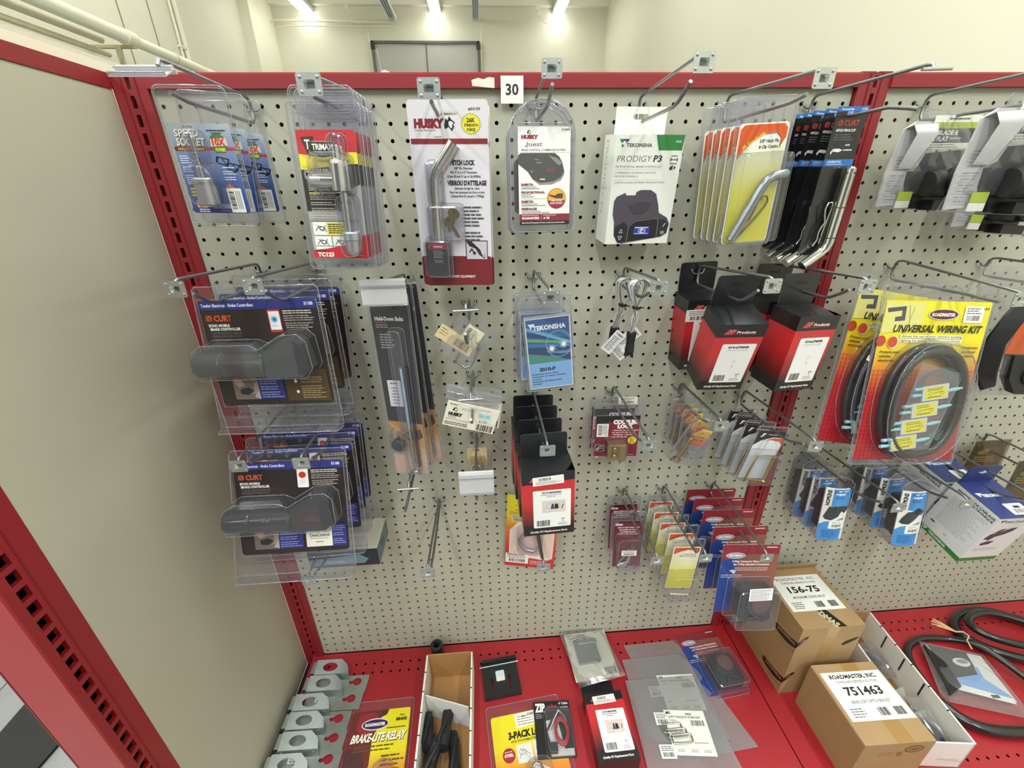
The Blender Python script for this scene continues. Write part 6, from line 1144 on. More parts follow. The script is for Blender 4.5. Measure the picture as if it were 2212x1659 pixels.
# --- long white and blue cartons
def longcarton():
    t = thing('wiring_carton', '-', 'box'); W, H, Dp = 90, 150, 100; x0, z0 = -W / 2, -32; NB = mat('#20306e', .4, coat=.3); GN = '#2f7d34'; WC_ = mat('#dfe0e0', .4, coat=.3)
    b = MB(); b.box(x0, 0, z0 - H + 13, x0 + W, Dp, z0, WC_, {'top': NB}); b.box(x0, 0, z0 - H, x0 + W, Dp, z0 - H + 13, GN); a = Art(b, x0, z0, 0)
    a.P([(6, 6), (20, 6), (18, 10), (14, 10), (11, 15)], '#3c6a4a'); a.T('TEKONSHA', 16, 9, 6, '#4a4a52', 60, .03); a.P([(8, 68), (14, 52), (34, 44), (48, 34), (62, 32), (58, 44), (44, 56), (30, 62), (24, 74)], '#4a3c48'); a.P([(12, 84), (24, 76), (40, 78), (34, 88), (16, 92)], '#4a3c48'); a.P([(18, 48), (28, 36), (40, 34), (30, 46)], '#4a3c48'); a.L(10, 102, 80, 2, 6, '#9a979c', 2)
    b.M = face_matrix((x0, Dp, z0), (0, -1, 0), (0, 0, 1)); a = Art(b, 0, 0, 0); a.T('ENSEMBLE DE CABLAGE', 14, 8, 5.5, '#3a3a40', 82, .04); a.T('ELECTRONIQUE', 44, 16, 5.5, '#3a3a40', 52, .04); a.L(16, 28, 92, 16, 5, '#a4a4a8', 1.4, seed=6); a.R(12, 112, 22, 116, '#3a3a40'); a.ring(52, 120, 3, 3, .8, '#3a3a40'); a.T('TEKONSHA', 24, 140, 6, '#dfeee0', 44, .03); a.P([(8, 138), (20, 139), (17, 143), (14, 147)], '#dfeee0')
    b.M = face_matrix((x0, 0, z0), (1, 0, 0), (0, 1, 0)); a = Art(b, 0, Dp, 0); a.P([(10, 34), (24, 35), (22, 39), (18, 39), (15, 46)], '#f0f2f6'); a.T('TEKONSHA', 20, 38, 7, '#e9ecf4', 48, .05); a.R(40, 64, 80, 92, '#e8e8ea', 2); a.R(56, 70, 70, 76, '#2a2c34'); a.B(50, 78, 74, 88); b.M = Matrix()
    b.build('carton', t)
    b = MB(); o = [(-38, z0), (38, z0), (38, 8), (30, 15), (-30, 15), (-38, 8)]; b.prism(o, Dp - 2, Dp - .5, NB); a = Art(b, 0, 0, Dp - 2); a.P([(-14, 2), (-5, 2), (0, -3), (5, 2), (14, 2), (8, 5), (0, 8), (-8, 5)], '#c9cad0'); b.build('hang_tab', t); return t
t = longcarton(); stack(t, [(1.443, -.250, .792, 11, 0, 0), (1.443, -.135, .797, 8, 0, 0)], '', 'white and blue wiring cartons', ['front long white and blue carton with green base', 'rear white and blue carton just under the wiring kit'])
# --- olive tinted bags at the right edge
def redbag():
    t = thing('tinted_bag', '-', 'bag'); b = MB(); OL = clear('olive_bag', '#c9c4a4', .12, 1.0, .15, '#8f8a6a') if 'OL' not in MC else MC['OL']; MC['OL'] = OL
    bagpoly(b, [(-50, 6), (44, 10), (46, -150), (-66, -150)], -10, 1.0, OL, 8, 12, 10); b.build('clear_bag', t)
    b = MB(); b.prism(rrect(-45, -130, 44, 2, 3), -6, -5, mat('#8a4a44', .5)); a = Art(b, -45, 2, -6); a.R(0, 0, 89, 16, '#7a2a30'); a.P([(0, 18), (26, 14), (30, 60), (0, 66)], '#34425e'); a.P([(16, 30), (34, 20), (50, 22), (40, 34), (22, 38)], '#b9ae86'); a.L(12, 42, 76, 3, 6, '#d9b98c', 3); a.R(0, 66, 89, 132, '#8f6a50'); b.build('printed_card', t); return t
t = redbag(); stack(t, [(1.612, -.115, .800, -6, 2, 0), (1.606, -.030, .800, -4, 2, 0)], '', 'olive tinted bags', ['olive tinted bag with red and blue card cut by the right edge', 'olive tinted bag with red and blue card close to the board'])

# ================================================================ things on the red base shelf
ZS = .1524
def poly_ray(P_, ang):
    c, s_ = math.cos(ang), math.sin(ang); best = 0
    for (a, b_), (d, e) in zip(P_, P_[1:] + P_[:1]):
        den = c * (e - b_) - s_ * (d - a)
        if abs(den) < 1e-9: continue
        tt = (a * (e - b_) - b_ * (d - a)) / den; uu = (a * s_ - b_ * c) / den
        if tt > 0 and -1e-6 <= uu <= 1 + 1e-6: best = max(best, tt)
    return (best * c, best * s_)
def holed(b, outer, hole, cx, cy, z0, z1, mt):
    """flat plate (xy outline) with one star-shaped hole seen from (cx, cy)"""
    O = [(x - cx, y - cy) for x, y in outer]; Hh = [(x - cx, y - cy) for x, y in hole]
    A = sorted(set([round(math.atan2(y, x), 4) for x, y in O + Hh])); n = len(A); o = [poly_ray(O, q) for q in A]; h = [poly_ray(Hh, q) for q in A]
    for z in (z1, z0): b.add([(x + cx, y + cy, z) for x, y in o + h], [(k, (k + 1) % n, n + (k + 1) % n, n + k) for k in range(n)], mt)
    for R_ in (o, h): b.add([(x + cx, y + cy, z1) for x, y in R_] + [(x + cx, y + cy, z0) for x, y in R_], [(k, (k + 1) % n, n + (k + 1) % n, n + k) for k in range(n)], mt)
# galvanised brackets, overlapping in a row
GALV = mat('#b4bfbc', .36, .85, noise=.2, nscale=40)
def gbracket():
    t = thing('galvanised_bracket', '-', 'bracket'); b = MB()
    # raised trapezoid plate with the oval hole, leaning; front lip; base plate with keyhole
    b.M = Matrix.Translation((0, -36, 20)) @ Euler((math.radians(10), 0, 0)).to_matrix().to_4x4()
    holed(b, [(-3, 0), (92, 0), (86, 20), (66, 37), (-2, 37)], ell(38, 18, 20, 11, 20), 38, 18, -1, 0, GALV); b.M = Matrix(); b.build('holed_flange', t)
    b = MB(); b.loft([[(-4, -36, 20), (92, -36, 20)], [(-6, -38, 17), (94, -38, 17)], [(-6, -43, 4), (94, -43, 4)]], GALV, False, False, False, closed=False); b.loft([[(-3, -35, 19), (91, -35, 19)], [(-5, -37, 16), (93, -37, 16)], [(-5, -42, 3), (93, -42, 3)]], GALV, False, False, False, closed=False)
    for x in (6, 80): b.lathe([(2, -1), (2, 1)], (x, -38.6, 16), STEEL, 'z', 8)
    b.build('bent_lip', t)
    b = MB(); key = ell(118, -52, 11, 10, 18, 60, 330); key = ell(118, -51, 11.5, 10, 20)
    kx = [p for p in key if not (p[0] < 109.5 and -57 < p[1] < -46)] ; kx2 = sorted(kx, key=lambda p: math.atan2(p[1] + 51, p[0] - 118))
    kk = [(109, -55), (104, -57), (98, -56), (95, -52), (97, -48), (103, -47), (109, -49)]
    hole = [p for p in kx2] + sorted(kk, key=lambda p: math.atan2(p[1] + 51, p[0] - 118))
    hole = sorted(hole, key=lambda p: math.atan2(p[1] + 51, p[0] - 118))
    holed(b, [(60, -78), (144, -78), (146, -76), (148, -36), (146, -34), (60, -34)], hole, 118, -51, 2, 3.2, GALV); b.box(-2, -78, 2, 60, -42, 3.2, GALV); b.build('keyhole_plate', t)
    b = MB(); b.box(-12, -34, 2, -10.8, -2, 24, mat('#8a9490', .4, .8)); b.box(-12, -34, 22, -2, -2, 23, GALV)
    for y in (-8, -27): b.lathe([(2.2, -14), (2.2, -12)], (0, y, 14), STEEL, 'x', 8)
    b.build('side_tab', t); return t
t = gbracket(); offs = [(0, 0), (-5, -43), (-24, -89), (-23, -132), (-22, -176), (-30, -222)]
GL = ['galvanised bracket farthest back, its round hole showing the red shelf', 'galvanised bracket second from the board, with a barcode sticker in its hole', 'galvanised bracket third from the board along the shelf edge', 'galvanised bracket third from the near end of the row', 'galvanised bracket second from the near end with barcode sticker', 'galvanised bracket nearest the camera, cut by the lower edge']
L = stack(t, [(-.138 + dx / 1000, -.037 + dy / 1000, ZS + .0005 + k * .0012, 0, 0, -1) for k, (dx, dy) in enumerate(offs)], '', 'galvanised brackets on the red shelf', GL)
for k in (1, 4, 5):
    b = MB(); b.M = face_matrix((24, -66, 5), (1, 0, 0), (0, 1, 0)); a = Art(b, 0, 24, 0, .05); a.sticker(0, 0, 30, 14, '#e6e6de', 60 + k); b.M = Matrix(); b.build('barcode_sticker', L[k])
# brake-lite relay pack
def flat(t): pass
t = thing('brake_relay_pack', 'relay pack with yellow and dark red card lying on the shelf', 'relay pack', (-.011, -.168, ZS + .001), (-90, 0, 1.5)); b = MB()
g = ramp(((0.0, '#c2352a'), (0.25, '#d9642c'), (0.5, '#dca02c'), (0.62, '#e3d420'), (1.0, '#e6da22')), -.24, 0); b.prism(rrect(0, -235, 147, 0, 5), -2, -.6, g); a = Art(b, 0, 0, -2)
a.P([(0, 4), (4, 0), (72, 0), (76, 30), (60, 60), (62, 118), (20, 190), (0, 235)], '#6a2a26'); a.P([(20, 6), (60, 4), (70, 30), (40, 60), (16, 40)], '#8f2a34'); a.P([(72, 0), (92, 0), (88, 12), (72, 18)], '#4a2a1a'); a.P([(0, 80), (40, 86), (56, 130), (20, 190), (0, 200)], '#4a2a2c'); a.P([(56, 190), (72, 130), (96, 112), (116, 118), (130, 150), (147, 190), (147, 235), (40, 235)], '#cf7a2c'); a.P([(66, 200), (80, 140), (98, 124), (112, 130), (126, 170), (132, 200)], '#dc9a34')
a.E(62, 32, 34, 13.5, '#e0d6dc'); a.E(62, 32, 31.5, 11, '#3c2450'); a.T('ROADMASTER', 62, 29, 6.5, '#e8e2ee', 50, .06, al='c'); a.T('Part', 122, 14, 4.4, '#4a4418', 12, .03); a.T('88400', 112, 22, 7, '#3a3614', 28, .05, .1); a.L(92, 42, 142, 1, 3, '#5a5218', 2.6)
a.T('BRAKE-LITE RELAY', 9.5, 53.5, 17, '#3a2220', 132, .05, .22); a.T('BRAKE-LITE RELAY', 8, 52, 17, '#f2ecd8', 132, .04, .22); a.L(18, 78, 128, 2, 8, '#5a4a1c', 3, seed=4); a.L(88, 100, 142, 6, 9, '#5a3a1c', 3, seed=8)
a.P([(0, 196), (147, 176), (147, 235), (0, 235)], '#e6e2ee'); a.P([(54, 188), (66, 182), (78, 190), (96, 196), (90, 206), (60, 200)], '#1c1a20'); b.build('printed_card', t)
b = MB(); o = rrect(-8, -245, 155, 24, 8); b.add([(u, -.4, v) for u, v in o], [tuple(range(len(o)))], CLR2); b.tube([(u, -.8, v) for u, v in o], .8, RIM, 6, closed=True); b.build('clear_backing', t)
b = MB(); c = [(44, -235), (62, -160), (78, -120), (98, -108), (118, -116), (134, -170), (140, -235)]; cx = sum(p[0] for p in c) / 7; cz = -185
b.loft([[(u, -2.4, v) for u, v in c], [(cx + (u - cx) * .9, -26, cz + (v - cz) * .92) for u, v in c], [(cx + (u - cx) * .82, -30, cz + (v - cz) * .86) for u, v in c]], CLR2, False, True); b.tube([(u, -2.6, v) for u, v in c], .8, RIM, 6, closed=True); b.build('blister', t)
# white cardboard trays
def tray(name, lb, W, Lx, H, loc, rz, ticks, back='#a67c4a'):
    """open-topped box, origin at the back-left floor corner, long axis towards the viewer"""
    t = thing(name, lb, 'tray', loc, (0, 0, rz)); WH_ = mat('#e4e2dc', .6, noise=.04, nscale=8); KR = mat(back, .75, noise=.12, nscale=18); b = MB()
    b.box(0, -Lx, 0, W, 0, 2, KR); b.box(0, -3, 0, W, 0, H, WH_, {'front': KR, 'top': KR}); b.box(0, -Lx, 2, 4, -3, H, WH_); b.box(W - 4, -Lx, 2, W, -3, H, WH_); b.box(0, -Lx, 0, W, -Lx + 3, H * .98, WH_)
    b.build('tray_body', t); b = MB()
    for k in range(ticks):
        y = -45 - k * (Lx - 60) / ticks
        for x in (0, W - 4.2): b.box(x - .2, y - 2.5, H - 3.5, x + 4.4, y, H + .3, '#2b2522'); b.box(x + (3.9 if x == 0 else -.4), y - 14, H - 42, x + (4.3 if x == 0 else .1), y - 10, H - 4, '#3a3432') if 0 else None
    b.build('edge_notches', t); return t
t = tray('white_tray', 'narrow white cardboard tray holding black straps', 123, 340, 98, (.178, -.092, ZS), 0, 6)
b = MB(); b.M = Matrix.Translation((8, -96, 4)) @ Euler((0, 0, math.radians(-18))).to_matrix().to_4x4(); b.box(0, -2, 0, 112, 0, 86, '#dbdad6'); b.build('divider', t)
t = thing('strap_pile', 'tangle of black plastic buckles and straps inside the narrow white tray', 'straps', (.184, -.20, ZS + .004)); PB = mat('#18191c', .5, bump=.3, bscale=300)
for k, (x, y, z, w_, l_, rx, rz) in enumerate(((10, -45, 38, 34, 90, -14, 8), (52, -40, 42, 36, 100, -8, -6), (24, -110, 46, 40, 96, 4, -14), (74, -100, 30, 34, 110, -4, 6), (12, -170, 40, 40, 90, 2, 10), (60, -180, 44, 40, 90, 6, -8))):
    b = MB(); b.M = Matrix.Translation((x, y, z)) @ Euler((math.radians(rx), 0, math.radians(rz))).to_matrix().to_4x4()
    b.lathe([(.1, -l_ / 2), (w_ * .42, -l_ / 2 + 3), (w_ * .46, -l_ / 4), (w_ * .34, 0), (w_ * .4, l_ / 3), (w_ * .3, l_ / 2), (.1, l_ / 2 + 2)], (0, 0, 0), PB, 'y', 12); b.tube([(-w_ * .3, -l_ * .4, 14), (0, 0, 20), (w_ * .2, l_ * .4, 12)], 5, PB, 8); b.build('black_buckle', t)
t = thing('black_fitting', 'black round hose fitting standing behind the narrow white tray', 'fitting', (.197, -.045, ZS))
b = MB(); b.lathe([(16, 0), (18, 2), (18, 34), (15, 36), (15, 58), (17, 60), (17, 66), (9, 67), (8, 50)], (0, 0, 0), RUB, 'z', 24, False); b.build('fitting_body', t); b = MB(); b.tube([(20, -12, 8), (34, -20, 12), (44, -30, 10)], 7, RUB, 10); b.build('side_arm', t)
# black slotted bracket
t = thing('black_bracket', 'black steel bracket with two slots and a small sticker', 'bracket', (.322, -.088, ZS + .001), (0, 0, 6.5)); KM = mat('#2c2e31', .38, .5, coat=.3)
b = MB(); zt = 9
for (x0, x1, y0, y1) in ((0, 22, -80, 0), (27, 70, -80, 0), (75, 98, -80, 0)): b.box(x0, y0, zt, x1, y1, zt + 2.5, KM)
for x in (22, 70): b.box(x, -80, zt, x + 5, -70, zt + 2.5, KM); b.box(x, -30, zt, x + 5, 0, zt + 2.5, KM)
b.box(0, -80, 0, 98, -78, zt, KM); b.box(0, -80, 0, 2, 0, zt, KM); b.box(96, -80, 0, 98, 0, zt, KM); b.build('slotted_plate', t)
b = MB(); b.loft([[(0, 0, zt), (98, 0, zt)], [(0, 4, 14), (98, 4, 14)], [(0, 5, 24), (98, 5, 24)], [(0, 12, 26), (98, 12, 26)]], mat('#17181b', .4, .5), False, False, False, closed=False); b.tube([(-6, 2, 12), (104, 2, 12)], 2.6, STEEL, 8); b.build('rolled_edge', t)
b = MB(); b.M = face_matrix((36, -42, zt + 2.8), (1, 0, 0), (0, 1, 0)); a = Art(b, 0, 28, 0, .05); a.R(0, 0, 24, 28, '#c9dadf', 3); a.R(2, 16, 22, 26, '#e6d9b8', 2); b.M = Matrix(); b.build('sticker', t)
# clear bag of metal parts
t = thing('metal_parts_bag', 'crinkled clear bag of pale metal parts leaning at the board foot', 'bag', (.555, -.006, ZS + .014), (-90, 0, 4)); b = MB(); bagpoly(b, [(0, 0), (128, 8), (150, -146), (18, -158)], -6, 2.2, BAG, 12, 21, 12); b.build('clear_bag', t)
b = MB(); b.box(12, -2, -142, 136, 0, -6, '#dcd9cc'); a = Art(b, 12, -6, -2); a.L(8, 6, 70, 4, 8, '#9a978c', 2); a.B(86, 108, 118, 128); b.build('paper_insert', t)
b = MB(); b.box(34, -12, -100, 96, -3, -34, mat('#a7aeb0', .35, .8)); b.lathe([(10, -14), (10, -5)], (84, 0, -96), STEEL, 'y', 16); b.box(44, -14, -46, 100, -4, -38, STEEL); b.tube([(30, -8, -30), (60, -12, -24), (96, -8, -40)], 3, STEEL, 8); b.build('metal_part', t)
# 3-pack lock
t = thing('three_lock_pack', 'yellow and orange three-lock card half under the coiled red cable pack', 'lock pack', (.343, -.208, ZS + .001), (-90, 0, 6)); b = MB()
g = ramp(((0.0, '#c9452a'), (0.3, '#d9642c'), (0.5, '#dc9a2c'), (0.66, '#e3cf22'), (1.0, '#e8dc24')), -.22, 0); b.prism(rrect(0, -220, 172, 0, 6), -1.8, -.6, g); a = Art(b, 0, 0, -1.8)
a.P([(60, 2), (122, 0), (124, 30), (62, 34)], '#ece9e0'); a.T('01', 78, 7, 5, '#55524a', 10, .04); a.B(94, 4, 118, 8); a.L(66, 8, 116, 4, 6, '#8a877c', 2); a.T('3-PACK LOCK', 38, 40, 14, '#1f1c18', 104, .06, .1); a.T('FITS STOWMASTER TOW BARS', 44, 58, 5, '#4a4414', 104, .03, .1)
a.R(54, 68, 92, 106, '#dcd9d4'); a.R(96, 66, 134, 104, '#dcd9d4')
for u, v in ((58, 76), (100, 74)): a.ring(u + 10, v + 8, 9, 6, 1, '#77757a'); a.line([(u, v + 20), (u + 12, v + 4), (u + 28, v + 16)], 1.2, '#77757a'); a.line([(u + 4, v), (u + 26, v + 24)], 1, '#8a888c')
a.E(34, 86, 15, 15, '#8f1c24'); a.E(34, 86, 13.5, 13.5, '#a82430'); a.T('STEEL', 34, 83, 5.5, '#f0d9d4', 22, .06, .1, 'c'); a.L(24, 78, 44, 1, 3, '#e6bcb4', 1.6); a.L(20, 124, 44, 6, 6, '#e8c9a8', 2.4); a.P([(60, 220), (70, 130), (96, 108), (124, 126), (150, 220)], '#eceae6'); b.build('printed_card', t)
b = MB(); b.tube([(82, -10, -220), (80, -10, -140), (84, -10, -122), (92, -10, -114), (102, -10, -118), (108, -10, -132), (112, -10, -220)], 4, CHROME, 12); b.build('lock_shackle', t)
b = MB(); o = rrect(-10, -232, 182, 26, 8); b.add([(u, -.3, v) for u, v in o], [tuple(range(len(o)))], CLR2); b.tube([(u, -.6, v) for u, v in o], .8, RIM, 6, closed=True); b.build('clear_backing', t); bubble('blister', t, 66, -218, 132, -104, 20, 20, -2, 3)
# zip cable pack
t = thing('coiled_cable_pack', 'black pack with a coiled red breakaway cable lying on the shelf', 'cable pack', (.455, -.182, ZS + .006), (-88, 0, -1)); b = MB(); b.prism(rrect(0, -122, 94, 0, 3), -3, -1, mat('#1a191b', .35, coat=.5)); a = Art(b, 0, 0, -3)
a.T('ZIP', 4, 5, 18, '#efeeec', 26, .05); a.P([(36, 10), (44, 10), (48, 6), (52, 10), (62, 10), (62, 16), (36, 16)], '#8f1f24'); a.T("4' Cable", 66, 4, 5, '#e6e4e2', 24, .03); a.L(70, 14, 90, 1, 4, '#b9b7b7', 3); a.L(4, 28, 22, 3, 4, '#8a8889', 2); a.P([(28, 44), (58, 40), (70, 118), (34, 118)], '#e4e2e2'); a.R(34, 104, 90, 118, '#d9d7d4'); b.build('printed_card', t)
b = MB(); RC = mat('#a8141c', .35, coat=.5)
for k in range(3): b.tube([(64 + (14 + 2 * (q % 2)) * math.cos(q * .55), -14 - q * .12, -74 - 26 * math.sin(q * .55) + k * 3 - q * .1) for q in range(30)], 3.2, RC, 8)
b.tube([(36, -12, -66), (52, -14, -42), (62, -16, -28), (76, -14, -42), (80, -14, -66)], 3, CHROME, 8); b.build('coiled_cable', t)
b = MB(); b.bbox(30, -16, -114, 50, -4, -94, BLK, 3); b.tube([(32, -10, -92), (28, -10, -70), (44, -12, -44)], 2, BLK, 6); b.build('switch_plug', t); bubble('blister', t, 24, -120, 92, -22, 22, 8, -3.2, 3)
# switch box lying on the shelf
sb = copy_tree(bpy.data.objects['switch_box']); sb.location = (.632, -.158, ZS + .050); sb.rotation_euler = [math.radians(a_) for a_ in (-90, 0, 1)]
tag(sb, 'red and black switch box lying on its back on the shelf', 'box', 'breakaway switch boxes on the shelf')
# bags with white paper labels
def pinbag(lb, quad, labels, seed, z):
    t = thing('safety_pin_bag', lb, 'bag', (quad[0][0] / 1000, quad[0][1] / 1000, z)); b = MB(); b.M = Euler((math.radians(-90), 0, 0)).to_matrix().to_4x4()
    q0 = quad[0]; P_ = [(x - q0[0], y - q0[1]) for x, y in quad]; bagpoly(b, P_, 0, .6, FROST if labels is not None else BAG, 9, seed, 1.6); b.M = Matrix(); b.build('clear_bag', t)
    for (x, y, w_, h, r_) in labels or ():
        b = MB(); b.M = Matrix.Translation((x - q0[0], y - q0[1], 2.6)) @ face_matrix((0, 0, 0), (math.cos(math.radians(r_)), math.sin(math.radians(r_)), 0), (-math.sin(math.radians(r_)), math.cos(math.radians(r_)), 0)); b.box(0, 0, -h, w_, .4, 0, '#e9e8df'); a = Art(b, 0, 0, 0)
        if w_ > 60:
            a.R(4, 3, 16, 9, '#8a8a84'); a.T('04023', w_ * .52, 6, 4.4, '#3a3a38', 16, .04); a.T('SAFETY PIN/DROP UP BRACKET', 8, 13, 5, '#3c3c3a', w_ * .8, .02); a.L(8, 22, 26, 1, 3, '#8a8a84', 2); a.B(w_ * .6, 22, w_ * .92, 34); a.L(8, h * .72, 22, 1, 3, '#8a8a84', 2); a.L(w_ * .55, h * .72, w_ * .9, 1, 3, '#8a8a84', 2); a.R(4, h * .85, w_ - 4, h * .855, '#9a9a94')
            for u in (.1, .42, .72): a.L(w_ * u, h * .88, w_ * (u + .22), 2, 3, '#8a8a84', 1.4)
        else: a.sticker(0, 0, w_, h, '#e6e6e0', int(x) % 50)
        b.M = Matrix(); b.build('paper_label', t)
    return t
pinbag('thin empty clear bag under the white-labelled bags', [(740, -48), (905, -44), (985, -318), (800, -330)], [], 31, ZS + .002)
pinbag('upper white-labelled safety pin bag on the shelf', [(721, -92), (905, -88), (925, -300), (725, -290)], [(801, -142, 100, 90, -2), (768, -168, 34, 26, -2)], 33, ZS + .0065)
t = pinbag('lower white-labelled safety pin bag with wire rings, nearest the camera', [(712, -150), (900, -150), (925, -420), (700, -420)], [(785, -228, 100, 96, -6), (758, -232, 36, 28, -4), (745, -300, 36, 28, -4)], 35, ZS + .011)
for k in range(3):
    b = MB(); b.tube([(78 + k * 7 + 24 * c, -120 - k * 13 + 9 * s_, 6 + k * 2) for c, s_ in ((-1, -.8), (-1, .8), (-.85, 1), (.85, 1), (1, .8), (1, -.8), (.85, -1), (-.85, -1))], 2.0, CHROME, 8, closed=True); b.build('wire_ring', t)
# cardboard boxes
KR = mat('#a68860', .7, noise=.10, nscale=14, bump=.1, bscale=60); KRSHADE = mat('#997a52', .7, noise=.10, nscale=14)  # darker kraft for left faces and flaps: shade painted into the colour
def boomerang(a, u, v, s, rot=0):
    P_ = [(0, 0), (3, -1.5), (10, 3), (20, 12), (28, 20), (36, 17), (46, 12), (52, 11), (53, 14), (48, 18), (38, 25), (29, 30), (24, 28), (14, 18), (4, 8), (0, 3)]
    c, d = math.cos(math.radians(rot)), math.sin(math.radians(rot)); a.P([(u + (x * c - y * d) * s, v + (x * d + y * c) * s) for x, y in P_], '#1c1512')
    a.T('ROAD', u + 4 * s, v + 2.5 * s, 3.6 * s, '#9a7a52', 18 * s, .04, 0, 'l', 42 + rot); a.T('MASTER', u + 28 * s, v + 21 * s, 3.6 * s, '#9a7a52', 20 * s, .04, 0, 'l', -24 + rot); a.line([(u + 14 * s, v + 25 * s), (u + 27 * s, v + 34 * s), (u + 40 * s, v + 29 * s)], .7 * s, '#5a4430')
def shiplabel(a, u, v, w_, h, num, l3, bold):
    a.R(u, v, u + w_, v + h, '#f0efe8'); a.T('ROADMASTER, INC.', u + w_ * .5, v + h * .06, h * .085, '#2b2b2b', w_ * .78, bold, al='c'); a.T('TOWING AND SUSPENSION SOLUTIONS', u + w_ * .5, v + h * .19, h * .055, '#3c3c3c', w_ * .68, .01, al='c')
    a.T(num, u + w_ * .5, v + h * .33, h * .17, '#1d1d1d', w_ * .6, .03, al='c'); a.T(l3, u + w_ * .5, v + h * .6, h * .065, '#3c3c3c', w_ * .62, .01, al='c'); a.L(u + w_ * .08, v + h * .76, u + w_ * .3, 4, h * .05, '#6a6a66', h * .02); a.B(u + w_ * .5, v + h * .76, u + w_ * .66, v + h * .92, seed=5); a.B(u + w_ * .76, v + h * .76, u + w_ * .92, v + h * .92, seed=6)
t = thing('cardboard_box', 'taller brown cardboard box labelled 156-75 with black boomerang marks', 'box', (1.108, -.206, ZS)); W, Dp, H = 160, 178, 253
b = MB(); b.box(0, 0, 0, W, Dp, H, KR, {'left': KRSHADE}); b.M = face_matrix((0, 0, H), (1, 0, 0), (0, 1, 0)); a = Art(b, 0, Dp, 0, .05); shiplabel(a, 8, 26, 140, 106, '156-75', 'MOTORHOME CHARGE LINE KIT', 0.0); a.P([(70, 132), (92, 132), (112, 178), (84, 178)], '#1c1512'); a.T('DMAS', 78, 134, 15, '#c9b894', 44, .06, 0, 'l', 62); a.R(0, 88.6, W, 89.2, '#7a5a34') if 0 else None
b.M = face_matrix((0, Dp, H), (0, -1, 0), (0, 0, 1)); a = Art(b, 0, 0, 0, .05); 
for v0 in (0, 139):
    a.P([(98, 80 + v0), (106, 72 + v0), (122, 70 + v0), (150, 62 + v0), (178, 50 + v0), (178, 70 + v0), (165, 80 + v0), (146, 88 + v0), (118, 92 + v0), (104, 90 + v0)], '#1c1512'); a.T('ROADMAS', 112, 76 + v0, 7, '#9a7a52', 62, .05, 0, 'l', -16); a.line([(128, 100 + v0), (156, 96 + v0), (178, 84 + v0)], 1.2, '#5a4430')
a.P([(2, 190), (8, 196), (10, 214), (4, 206)], '#1c1512')
b.M = face_matrix((0, 0, H), (1, 0, 0), (0, 0, 1)); a = Art(b, 0, 0, 0, .05)
for v0 in (0, 139):
    a.P([(0, 50 + v0), (8, 38 + v0), (18, 28 + v0), (24, 28 + v0), (22, 36 + v0), (12, 52 + v0), (0, 70 + v0)], '#1c1512'); a.T('TER', 4, 50 + v0, 5, '#9a7a52', 18, .05, 0, 'l', -52)
a.P([(118, 66), (126, 56), (150, 44), (158, 44), (150, 54), (134, 66), (122, 72)], '#1c1512'); a.R(66, 0, 96, 250, mat('#ad8a5c', .3, coat=.4)); b.M = Matrix(); b.build('box_body', t)
b = MB(); b.M = Matrix.Translation((0, Dp, H)) @ Euler((math.radians(24), 0, 0)).to_matrix().to_4x4(); b.prism([(0, 0), (W, 0), (W - 6, 26), (10, 34)], -3, 0, KRSHADE); b.M = Matrix(); b.build('box_flap', t)
t = thing('cardboard_box', 'shorter brown cardboard box labelled 751463 in front of the taller one', 'box', (1.138, -.396, ZS), (0, 0, -1)); W, Dp, H = 158, 168, 148
b = MB(); b.box(0, 0, 0, W, Dp, H, KR, {'left': KRSHADE}); b.M = face_matrix((0, 0, H), (1, 0, 0), (0, 1, 0)); a = Art(b, 0, Dp, 0, .05); a.R(72, 0, 112, 168, mat('#a27c48', .35, coat=.4)); shiplabel(a, 8, 20, 148, 104, '751463', 'BRAKE LIGHT SWITCH BRACKET', 0.04)
b.M = face_matrix((0, 0, H), (1, 0, 0), (0, 0, 1)); a = Art(b, 0, 0, 0, .05); a.E(118, 26, 22, 14, '#6a5a34'); a.E(118, 26, 18, 10.5, '#97784a'); a.T('AMS', 108, 22, 8, '#6a5a34', 20, .04, .1); a.ring(52, 40, 8, 6, 1.4, '#8a6a3c'); a.ring(70, 40, 8, 6, 1.4, '#8a6a3c'); a.R(84, 34, 96, 50, '#8a6a3c'); b.M = Matrix(); b.build('box_body', t)
b = MB(); b.box(-1.5, 1, 20, -.3, Dp - 1, H - 1, KRSHADE); b.build('side_flap', t)
# long white tray with clutter
t = tray('white_tray', 'long white cardboard tray right of the brown boxes', 104, 325, 98, (1.352, -.056, ZS), -6.3, 5)
b = MB()
for k in range(3): b.box(99.2, -70 - k * 62 - 4, 46, 99.9, -70 - k * 62, 92, '#2b2522')
b.build('inner_slit', t)
for (x, y, z, rx, rz, w_, h, lb) in ((1.395, -.300, ZS + .010, 30, 14, 60, 78, 'grey card leaning inside the long white tray'), (1.418, -.325, ZS + .008, 20, 4, 34, 60, 'narrow grey card leaning beside a wider one inside the tray')):
    b = MB(); b.prism(rrect(-w_ / 2, 0, w_ / 2, h, 3), -1, 0, '#a3a29c'); o = b.build('grey_card', label=lb, cat='card'); o.location = (x - .03, y, z); o.rotation_euler = (math.radians(-rx), 0, math.radians(rz))
t = thing('parts_bag', 'clear crumpled bag with dark part at the back of the long tray', 'bag', (1.372, -.120, ZS + .040)); b = MB(); b.M = Euler((math.radians(-80), 0, 0)).to_matrix().to_4x4(); bagpoly(b, [(0, 0), (62, 4), (66, -86), (4, -92)], 0, 3, BAG, 9, 44, 12); b.M = Matrix(); b.build('clear_bag', t); b = MB(); b.bbox(14, -60, -24, 46, -20, -6, mat('#3a4a4c', .4), 4); b.build('dark_part', t)
